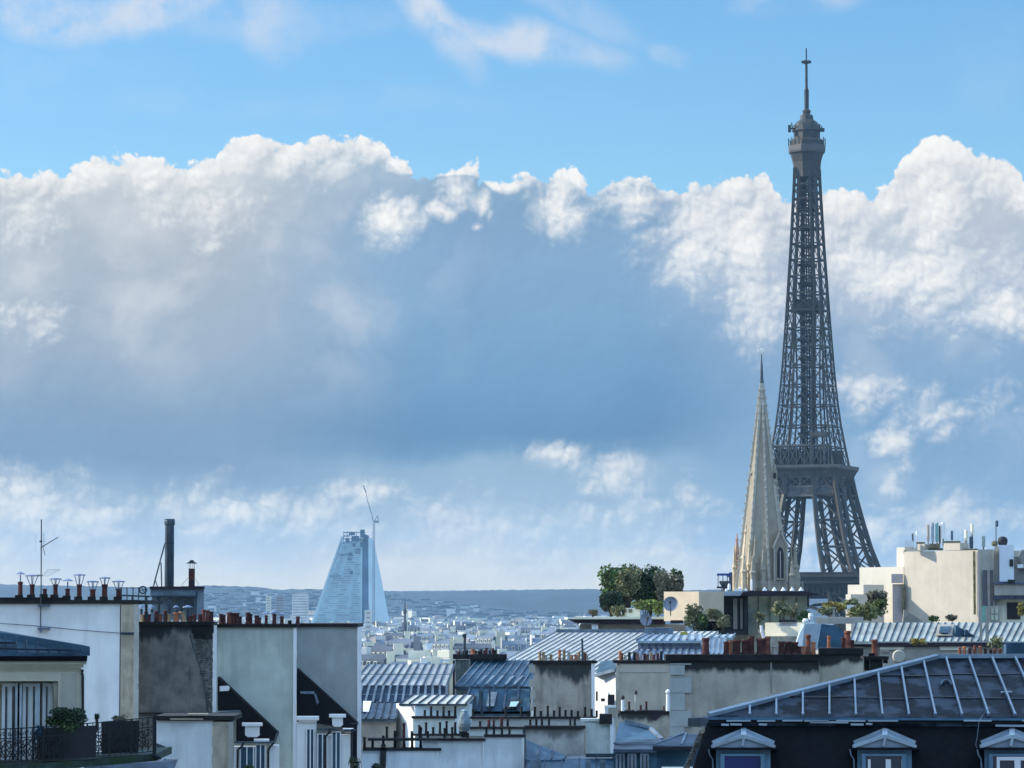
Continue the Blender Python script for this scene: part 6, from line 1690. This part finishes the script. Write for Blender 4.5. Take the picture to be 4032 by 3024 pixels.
# left steps
mlit = mat('bright cream render', (.60, .56, .47), .95, .05, .6)
t = thing('stepped_terrace_house', 'brightly sunlit cream building stepping down to the left beside the iron tower', 'building', (PX(3470, 305), 307, 0))
turned(t, 'upper_block', 3384, 3558, 2232, None, 309, R(46), 4, mlit)
turned(t, 'lower_block', 3338, 3400, 2302, None, 306, R(46), 3, mlit)
turned(t, 'stair_block', 3330, 3350, 2340, None, 304, R(46), 2, mlit)
turned(t, 'roof_hatch', 3530, 3562, 2155, 2232, 313, R(46), 3, mlit)
a = MB(); a.bpx(3510, 2260, 3556, 2296, 308, 1); a.bpx(3514, 2300, 3552, None, 308.3, 2); part('grey_box', a, mat('pinkish render', (.50, .44, .42), .9, .06, 1), t)
a = MB(); a.bpx(3550, 2300, 3560, 2398, 307.5, .6); part('rust_pipe', a, M_leafb, t)
a = MB(); a.bpx(3563, 2128, 3595, 2154, 305, 1.5); one('white_roof_box', a, M_white2, 'white box on the roof left of the antennas', 'roof box')
# antennas: mobile phone masts
ants = [(3614, 2092, 2140, 10, M_white2, 'white panel antenna left of the group on the cream building'), (3597, 2100, 2140, 7, M_flue, 'dark thin antenna leftmost of the rooftop antennas'),
        (3658, 2066, 2140, 11, M_conc, 'grey tube antenna beside the tall green blue one'), (3676, 2058, 2145, 12, M_zincl, 'tall blue grey tube antenna, left of the tall trio'), (3693, 2057, 2145, 13, mat('sea green tube', (.20, .38, .38), .6, .1, 2), 'tall sea green tube antenna in the middle of the tall trio'),
        (3704, 2070, 2150, 7, M_black, 'thin black mast between the tall tubes'), (3717, 2056, 2130, 16, M_white2, 'tall white tube antenna, widest of the rooftop antennas'), (3752, 2090, 2130, 10, M_steel, 'short dark blue antenna right of the tall trio'),
        (3808, 2086, 2135, 14, M_farc, 'cream panel antenna left of the two right ones'), (3832, 2063, 2110, 13, M_farc, 'higher cream panel antenna of the two right ones'), (3806, 2118, 2165, 12, M_conc, 'grey cabinet under the cream panel antenna'),
        (3828, 2112, 2165, 16, M_flue, 'dark grey cabinet under the higher cream antenna'), (3876, 2110, 2160, 14, mat('pale green tube', (.35, .42, .38), .6, .1, 2), 'pale grey green tube antenna before the grey side building')]
for x, yt, yb, w, m2, lab in ants:
    s = S(312); z0 = PZ(yb, 312); z1 = PZ(yt, 312); X = PX(x, 312)
    t = thing('rooftop_antenna', lab, 'antenna', (X, 312, z0), 'antennas on the cream building')
    a = MB(); a.lathe((X, 312, z0 + (z1 - z0) * .12), [(w / 2 * s * .9, 0), (w / 2 * s, .05), (w / 2 * s, (z1 - z0) * .8), (w / 2 * s * .8, (z1 - z0) * .88)], 8); part('radome', a, m2, t)
    a = MB(); a.beam((X, 312, z0 - .5), (X, 312, z1 - .3), w * .3 * s); part('pole', a, M_flue, t)
t = thing('thin_mast', 'thin distant blue lattice mast above the right roofs', 'mast', (PX(3926, 420), 420, PZ(2160, 420)))
a = MB(); lattice_mast(3926, 2052, 2160, 4, 420, a); part('lattice', a, M_dish, t)
a = MB(); a.bpx(3921, 2050, 3931, 2074, 420, .3); part('head', a, M_steel, t)

# ---- cathedral spire
YS = 495.0; s = S(YS, 1900); X = PX(3013, YS, 2200)
t = thing('cathedral_spire', 'tall pale stone church spire with gabled windows in front of the iron tower', 'spire', (X, YS, 0))
cy = YS + 5
def sz(py): return PZ(py, YS)
def octo(mb, prof, rot=0.0, n=8, cx=X, cyy=cy, m=0):
    i = len(mb.v)
    for r, z in prof:
        for k in range(n):
            a_ = rot + 2 * math.pi * (k + .5) / n
            mb.v.append(Vector((cx + r * math.cos(a_), cyy + r * math.sin(a_), z)))
    for j in range(len(prof) - 1):
        for k in range(n):
            k2 = (k + 1) % n
            mb.f.append((i + j * n + k, i + j * n + k2, i + (j + 1) * n + k2, i + (j + 1) * n + k)); mb.m.append(m)
    mb.f.append(tuple(i + k for k in range(n - 1, -1, -1))); mb.m.append(m)
    mb.f.append(tuple(i + (len(prof) - 1) * n + k for k in range(n))); mb.m.append(m)
def sr(py): return (3.5 + (py - 1500) * .1175) * s / .924
OR = R(-13.5)
a = MB(); octo(a, [(sr(2330), sz(2330)), (sr(2010), sz(2010)), (sr(1760), sz(1760)), (sr(1500), sz(1500))], OR); part('steeple', a, M_stone, t)
M_rib = mat('rib stone', (.48, .45, .37), .9, .12, 1.0)
for k in range(8):
    a = MB()
    a_ = OR + 2 * math.pi * (k + .5) / 8
    for ya, yb in ((2325, 1500),):
        p = Vector((X + sr(ya) * math.cos(a_), cy + sr(ya) * math.sin(a_), sz(ya))); q = Vector((X + sr(yb) * math.cos(a_), cy + sr(yb) * math.sin(a_), sz(yb)))
        a.beam(p, q, 9 * s, 9 * s)
    for j in range(26):
        y = 1530 + j * 30; r_ = sr(y) + 7 * s
        p = Vector((X + r_ * math.cos(a_), cy + r_ * math.sin(a_), sz(y))); e = 3.6 * s
        a.hexa([p + Vector((-e, -e, 0)), p + Vector((e, -e, 0)), p + Vector((e, e, 0)), p + Vector((-e, e, 0))], [p + Vector((-e * .4, -e * .4, e * 2)), p + Vector((e * .4, -e * .4, e * 2)), p + Vector((e * .4, e * .4, e * 2)), p + Vector((-e * .4, e * .4, e * 2))])
    part('rib', a, M_rib, t)
a = MB(); octo(a, [(9 * s, sz(1500)), (6.5 * s, sz(1480)), (5 * s, sz(1440)), (2.2 * s, sz(1400)), (1.8 * s, sz(1382))], OR); part('lead_tip', a, M_fard, t)
a = MB(); c = Vector((X, cy, sz(1370)))
a.box(c.x - 14 * s, c.y - 4 * s, c.z - 6 * s, c.x + 14 * s, c.y + 4 * s, c.z + 6 * s); a.box(c.x - 5 * s, c.y - 2.1 * s, c.z - 13 * s, c.x + 5 * s, c.y + 2.1 * s, c.z - 5.1 * s); a.box(c.x - 6 * s, c.y - 2.1 * s, c.z + 5.1 * s, c.x + 6 * s, c.y + 2.1 * s, c.z + 9 * s)
part('gilded_cross', a, M_gold, t)
a = MB()
for x, y in ((3014, 1600), (3020, 1645), (3022, 1700)): a.bpx(x, y, x + 5, y + 14, cy - sr(y) - .06, .3)
for k in range(8):
    for y in (1800, 2000):
        a_ = OR + 2 * math.pi * k / 8
# small gabled openings part way up
def gablet(mb, mbd, mbw, x, ytip, ybase, w, Yg, deep):
    mb.ppx([(x - w, ybase), (x + w, ybase), (x + w, ytip + (ybase - ytip) * .42), (x, ytip), (x - w, ytip + (ybase - ytip) * .42)], Yg, deep)
a2 = MB(); b2 = MB()
yg = cy - sr(2230) * .99
a2.ppx([(3048, 2285), (3101, 2285), (3101, 2152), (3074, 2092), (3048, 2152)], yg, 3.5)
part('window_gable', a2, M_stone, t)
b2.prism([P(3036 + 24, 2275, yg - .03), P(3086, 2275, yg - .03), P(3086, 2180, yg - .03), P(3080, 2160, yg - .03), P(3072, 2152, yg - .03), P(3064, 2160, yg - .03), P(3060, 2180, yg - .03)], (0, .02, 0)); part('lancet_window', b2, M_black, t)
a = MB(); a.bpx(3071, 2170, 3075, 2274, yg - .10, .06)
a.beam(P(3044, 2158, yg - .1), P(3074, 2090, yg - .1), .30, .3); a.beam(P(3104, 2158, yg - .1), P(3074, 2090, yg - .1), .30, .3)
a.bpx(3046, 2160, 3053, 2290, yg - .25, .3); a.bpx(3096, 2160, 3103, 2290, yg - .25, .3); a.beam(P(3074, 2095, yg), P(3074, 2060, yg), .14)
a.bpx(3067, 2068, 3081, 2074, yg - .1, .2)
part('gable_moulding', a, mat('moulding stone', (.42, .39, .33), .9, .1, 1), t)
a = MB(); yg2 = cy - sr(1870) - .1
a.ppx([(3046 - 6, 1905), (3058 + 4, 1905), (3060, 1858), (3050, 1822), (3042, 1858)], yg2 + .6, 1.6); part('small_gable', a, M_stone, t)
a = MB(); a.bpx(3045, 1862, 3056, 1884, yg2 + .53, .06); part('small_opening', a, M_black, t)
a = MB(); a.ppx([(2951, 1880), (2966, 1880), (2976, 1830), (2970, 1822), (2962, 1822)], cy - .5, 1); a.ppx([(2952, 1870), (2962, 1862), (2974, 1835)], cy - .8, 2); part('side_gable', a, M_cream, t)
# pinnacles
def pinnacle(x, ytip, ybase, w, Yp, m, cross=True):
    a = MB(); sc = S(Yp, 2200); Xp = PX(x, Yp, 2200); zb, zt = PZ(ybase, Yp), PZ(ytip, Yp); zm = zb + (zt - zb) * .52
    octo(a, [(w * sc, zb), (w * sc, zm), (w * 1.25 * sc, zm + .05), (w * 1.25 * sc, zm + .3), (w * .9 * sc, zm + .5), (w * .12 * sc, zt)], .4, 6, Xp, Yp)
    if cross: octo(a, [(w * .45 * sc, zm + (zt - zm) * .75), (w * .55 * sc, zm + (zt - zm) * .8), (w * .2 * sc, zm + (zt - zm) * .88)], 0, 6, Xp, Yp)
    part('pinnacle', a, m, t)
M_sun = mat('sun tinted pinnacle stone', (.60, .50, .34), .9, .15, 1.5)  # paler, warmer stone: sunlight on the left pinnacles put into the colour
M_pink = mat('pink pinnacle stone', (.45, .30, .25), .9, .15, 1.5)
for x, yt, w, dy, m2 in [(2902, 2108, 10, 2, M_pink), (2892, 2150, 6, 1, M_sun), (2916, 2150, 8, 3, M_pink), (2938, 2075, 13, -1, M_sun), (2952, 2130, 9, -3, M_sun), (2974, 2115, 8, -4, M_stone), (2930, 2180, 9, -4, M_sun), (2965, 2190, 9, -5, M_stone), (3005, 2165, 7, -5, M_stone),
                         (3130, 2148, 10, -3, M_stone), (3118, 2210, 8, -5, M_stone), (3142, 2230, 6, -2, M_stone), (3095 + 20, 2160, 7, 0, M_stone)]:
    pinnacle(x, yt - 8, 2345, w * 1.35, cy + dy, m2)
a = MB(); octo(a, [(sr(2330) * 1.25, 0), (sr(2330) * 1.25, sz(2335)), (sr(2330) * 1.02, sz(2328))], R(22.5), 4 * 2); part('tower_base', a, M_stone, t)

# ---- near zinc roof with dormers, bottom right
Y0, Y1 = 74.0, 77.6
t = thing('near_zinc_roof_house', 'nearest house with big dark zinc hipped roof of standing seams over a black slate mansard', 'house', (PX(3400, 76), 78, 0))
eaveL, eaveR = P(2790, 2822, Y0), P(4400, 2828, Y0)
rl, rr_ = P(3690, 2592, Y1), P(4400, 2590, Y1)
a = MB(); dn = Vector((0, 0, -.2))
a.prism([eaveL, eaveR, rr_, rl], dn)
a.hexa([eaveL + dn, P(2700, 2840, Y1 + 3) , rl + Vector((0, 3, -.6)), rl + dn][::1], [eaveL, P(2795, 2822, Y1 + 2.9), rl + Vector((0, 3, -.3)), rl]) if False else None
part('zinc_sheet', a, M_zincn, t)
nrm = (eaveR - eaveL).cross(rr_ - eaveR).normalized()
if nrm.z < 0: nrm = -nrm
def onroof(px, py):
    """point of the roof plane seen at (px, py)"""
    o = Vector((0, 0, CAMZ)); d = P(px, py, 1.0) - o
    return o + d * ((eaveL - o).dot(nrm) / d.dot(nrm))
def hipy(px):
    return 2822 + (px - 2790) * (2592 - 2822) / (3690 - 2790) if px < 3690 else 2591
seams = []
for i in range(13):
    xb = 2952 + i * 104.5
    lean = -(max(0, xb - 3300)) * .13
    # intersection with hip / ridge
    yt = hipy(xb); 
    for _ in range(4):
        xt = xb + lean * (2826 - yt) / 235; yt = hipy(xt)
    seams.append((xb, xt, yt))
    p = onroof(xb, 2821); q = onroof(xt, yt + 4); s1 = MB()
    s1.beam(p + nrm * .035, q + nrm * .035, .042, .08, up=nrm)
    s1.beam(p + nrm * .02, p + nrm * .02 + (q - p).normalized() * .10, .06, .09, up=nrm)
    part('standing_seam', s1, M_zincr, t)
for y in (2748, 2662):
    xs_ = 2790 + (y - 2822) * (3690 - 2790) / (2592 - 2822)
    prev = max(xs_, 2800); lap = MB()
    for (xb, xt, yt) in seams:
        xx = xb + (xt - xb) * (2826 - y) / (2826 - yt) if yt < y else None
        if xx is None or xx < prev + 20: continue
        oy = random.uniform(-9, 9)
        lap.beam(onroof(prev + 4, y + oy) + nrm * .008, onroof(xx - 5, y + oy) + nrm * .008, .05, .02, up=nrm)
        prev = xx
    part('sheet_lap', lap, M_black, t)
a = MB()
hp = [onroof(2790 + k * 100, hipy(2790 + k * 100)) for k in range(9)] + [onroof(3690, 2592)]
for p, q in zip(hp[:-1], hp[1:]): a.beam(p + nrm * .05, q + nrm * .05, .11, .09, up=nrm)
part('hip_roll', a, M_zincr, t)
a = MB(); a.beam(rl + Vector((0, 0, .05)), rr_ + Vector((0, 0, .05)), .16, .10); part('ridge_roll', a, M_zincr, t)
# roof behind the hip (left slope)
a = MB(); q1 = onroof(2790, 2822); q2 = onroof(3690, 2592)
a.hexa([q1 + Vector((0, .05, -.25)), q2 + Vector((0, .05, -.25)), q2 + Vector((0, 4, -1.2)), q1 + Vector((-.2, 5, -.4))], [q1 + Vector((0, .05, -.03)), q2 + Vector((0, .05, -.03)), q2 + Vector((0, 4, -.9)), q1 + Vector((-.2, 5, -.2))]); part('left_slope', a, M_zincd, t)
# eave trim
a = MB(); a.hexa([P(2788, 2834, Y0 - .12), P(4400, 2838, Y0 - .12), P(4400, 2838, Y0 + .2), P(2788, 2834, Y0 + .2)], [P(2788, 2823, Y0 - .05), P(4400, 2829, Y0 - .05), P(4400, 2829, Y0 + .2), P(2788, 2823, Y0 + .2)]); part('eave_trim', a, M_teal, t)
a = MB(); a.hexa([P(2790, 2846, Y0 - .02), P(4400, 2850, Y0 - .02), P(4400, 2850, Y0 + .2), P(2790, 2846, Y0 + .2)], [P(2790, 2834.5, Y0), P(4400, 2838.5, Y0), P(4400, 2838.5, Y0 + .2), P(2790, 2834.5, Y0 + .2)]); part('dark_fascia', a, M_black, t)
a = MB()
random.seed(81)
x = 2860.0
while x < 4050:
    L = random.uniform(60, 130); 
    if random.random() < .6: a.beam(P(x, 2838 + random.uniform(-1, 1), Y0 - .14), P(x + L, 2838 + random.uniform(-1, 1), Y0 - .14), .02, .035)
    x += L + random.uniform(5, 30)
for x0, x1, y in ((2840, 2870, 2853), (2875, 2920, 2852), (2988, 3020, 2852), (3350, 3400, 2852), (3410, 3435, 2850), (3920, 4040, 2857), (3190, 3340, 2843)):
    a.beam(P(x0, y, Y0 - .14), P(x1, y + 1, Y0 - .14), .02, .045)
part('flashing', a, M_zincl, t)
# slate mansard: steep, falling towards the camera
a = MB(); a.prism([P(2786, 2846, Y0 + .1), P(4400, 2850, Y0 + .1), P(4400, 3120, Y0 - .5), P(2700, 3120, Y0 - .5)][::-1], (0, .3, 0)); part('slate_mansard', a, M_slate, t)
a = MB(); a.box(P(2700, 3100, Y0).x, Y0 - .3, 0, P(4400, 3100, Y0).x, Y0 + 12, P(0, 3120, Y0).z); part('wall', a, M_cream, t)
# stone verge at the left of the mansard
a = MB(); random.seed(82)
for k in range(22):
    y = 2862 + k * 12; x = 2782 - (y - 2862) * .42
    a.ppx([(x - 22 - random.uniform(0, 6), y + 11), (x - 2, y + 11), (x + 2, y), (x - 14, y)], Y0 + .3 + random.uniform(-.03, .03), .4)
part('stepped_verge', a, mat('verge stones', (.17, .165, .15), .95, .5, 8.0, bump=.5), t)
a = MB(); a.ppx([(2758, 2870), (2774, 2866), (2778, 2885), (2762, 2890)], Y0 + .1, .2); part('verge_cap', a, M_beige, t)
# thin cable
a = MB(); pc = [(3897, 2786), (3870, 2815), (3855, 2840), (3848, 2900), (3842, 2935), (3850, 2950), (3858, 2975), (3868, 3010), (3872, 3060)]
a.tube([P(x, y, Y0 - .6 if y > 2830 else Y0 - .1) for x, y in pc], .008, 5); part('cable', a, M_zinc, t)
# half round vent and snow hook
a = MB(); pr = None
for k in range(9):
    an = math.pi * k / 8; c = onroof(3725 + 20 * math.cos(an), 2702 - 18 * math.sin(an))
    if pr: a.beam(pr + nrm * .03, c + nrm * .03, .03, .06, up=nrm)
    pr = c
part('half_round_vent', a, M_zinc, t)
a = MB(); a.beam(onroof(3940, 2732) + nrm * .04, onroof(3985, 2730) + nrm * .04, .035, .03, up=nrm); part('hook', a, M_zincl, t)
# dormers
def dormer(xc, kind, label):
    Yd = Y0 - 1.0
    w = 132
    d_ = part_empty = None
    a = MB(); a.bpx(xc - w + 24, 2953, xc + w - 26, 3120, Yd + .14, 1.4)
    o = part('dormer', a, M_dorm, t, label=label)
    # pediment: back gable higher, front gable lower
    a = MB()
    a.hexa([P(xc - 128, 2943, Yd), P(xc + 126, 2943, Yd), P(xc + 118, 2928, Yd + 1.1), P(xc - 122, 2928, Yd + 1.1)], [P(xc - 4, 2900, Yd), P(xc + 4, 2900, Yd), P(xc + 8, 2872, Yd + 1.1), P(xc - 8, 2872, Yd + 1.1)])
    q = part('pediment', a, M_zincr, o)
    a = MB()
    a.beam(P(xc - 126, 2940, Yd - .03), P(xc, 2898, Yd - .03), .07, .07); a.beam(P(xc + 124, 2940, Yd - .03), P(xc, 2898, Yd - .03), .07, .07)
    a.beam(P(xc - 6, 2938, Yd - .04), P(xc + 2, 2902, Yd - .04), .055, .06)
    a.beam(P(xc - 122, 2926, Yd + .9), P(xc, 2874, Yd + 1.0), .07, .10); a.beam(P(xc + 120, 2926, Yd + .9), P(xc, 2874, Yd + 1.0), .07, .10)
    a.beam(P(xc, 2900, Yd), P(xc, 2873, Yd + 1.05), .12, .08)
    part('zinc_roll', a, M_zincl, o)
    a = MB(); a.hexa([P(xc - 140, 2953, Yd - .08), P(xc + 138, 2953, Yd - .08), P(xc + 138, 2953, Yd + 1.2), P(xc - 140, 2953, Yd + 1.2)], [P(xc - 140, 2944, Yd - .08), P(xc + 138, 2944, Yd - .08), P(xc + 138, 2944, Yd + 1.2), P(xc - 140, 2944, Yd + 1.2)]); part('cornice', a, M_slate, o)
    a = MB(); a.tube([P(xc - 138, 2950, Yd - .1), P(xc - 134, 2972, Yd - .1), P(xc - 122, 2990, Yd - .05), P(xc - 119, 3100, Yd - .05)], .014, 5); part('pipe', a, M_zinc, o)
    X0, X1 = PX(xc - 84, Yd, 3000), PX(xc + 76, Yd, 3000)
    a = MB(); a.box(X0, Yd + .05, 0 + PZ(3120, Yd), X1, Yd + .10, PZ(2970, Yd)); part('glass', a, M_glass if kind != 'blue' else mat('blue blind', (.008, .02, .12), .3, .2, 1), o)
    a = MB(); f_ = .05
    zt = PZ(2968, Yd); zb = PZ(3120, Yd)
    a.box(X0 - .04, Yd, zb, X0 + .05, Yd + .13, zt); a.box(X1 - .05, Yd, zb, X1 + .04, Yd + .13, zt); a.box(X0 + .05, Yd + .001, zt - .05, X1 - .05, Yd + .13, zt)
    part('frame', a, M_dorm, o)
    if kind != 'blue':
        a = MB()
        k0 = -50 if kind == 'mid' else -56
        for dx_ in ((-66, -56), (4, 24), (66, 76)) if kind == 'mid' else ((-60, -48), (10, 34), (70, 80)):
            a.box(PX(xc + dx_[0], Yd, 3000), Yd + .01, zb, PX(xc + dx_[1], Yd, 3000), Yd + .045, PZ(2990, Yd))
        if kind == 'right': a.box(PX(xc - 60, Yd, 3000), Yd + .012, PZ(2994, Yd), PX(xc + 80, Yd, 3000), Yd + .044, PZ(2980, Yd))
        part('casement', a, M_white2, o)
dormer(2928, 'blue', 'zinc dormer with blue blind')
dormer(3484, 'mid', 'zinc dormer with two white casements')
dormer(3985, 'right', 'zinc dormer with white framed window')
# small roof at the left of the near house
t = thing('small_lean_to', 'small zinc lean-to roof with blue wall left of the near house', 'lean-to', (PX(2660, 90), 91, 0))
quadroof(t, (2570, 2934, 88), (2735, 2934, 88), (2690, 2890, 90), (2790, 2890, 90), 0, M_zincd, M_zinc)
a = MB(); a.beam(P(2572, 2934, 88), P(2692, 2888, 90), .05, .05); a.beam(P(2684, 2932, 88), P(2702, 2888, 90), .07, .07); a.beam(P(2572, 2936, 87.9), P(2735, 2936, 87.9), .03, .03); part('roll', a, M_zinc, t)
a = MB(); a.bpx(2585, 2950, 2790, None, 88.3, 3); part('wall', a, M_teal, t)
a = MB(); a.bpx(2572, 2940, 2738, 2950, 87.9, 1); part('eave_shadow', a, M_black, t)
# ------------------------------------------------------------------ haze
hz = MB(); hz.box(-12500, -1500, -1, 12500, 12700, 345)
hm = bpy.data.materials.new('haze'); hm.use_nodes = True
ht = hm.node_tree; ht.nodes.clear()
pv = ht.nodes.new('ShaderNodeVolumePrincipled')
pv.inputs['Color'].default_value = (0.40, 0.66, 0.88, 1)
pv.inputs['Density'].default_value = HAZE
pv.inputs['Anisotropy'].default_value = 0.3
ho = ht.nodes.new('ShaderNodeOutputMaterial')
ht.links.new(pv.outputs[0], ho.inputs['Volume'])
o = part('haze', hz, hm); o['kind'] = 'stuff'
o['label'] = 'thin pale blue haze over the far city'
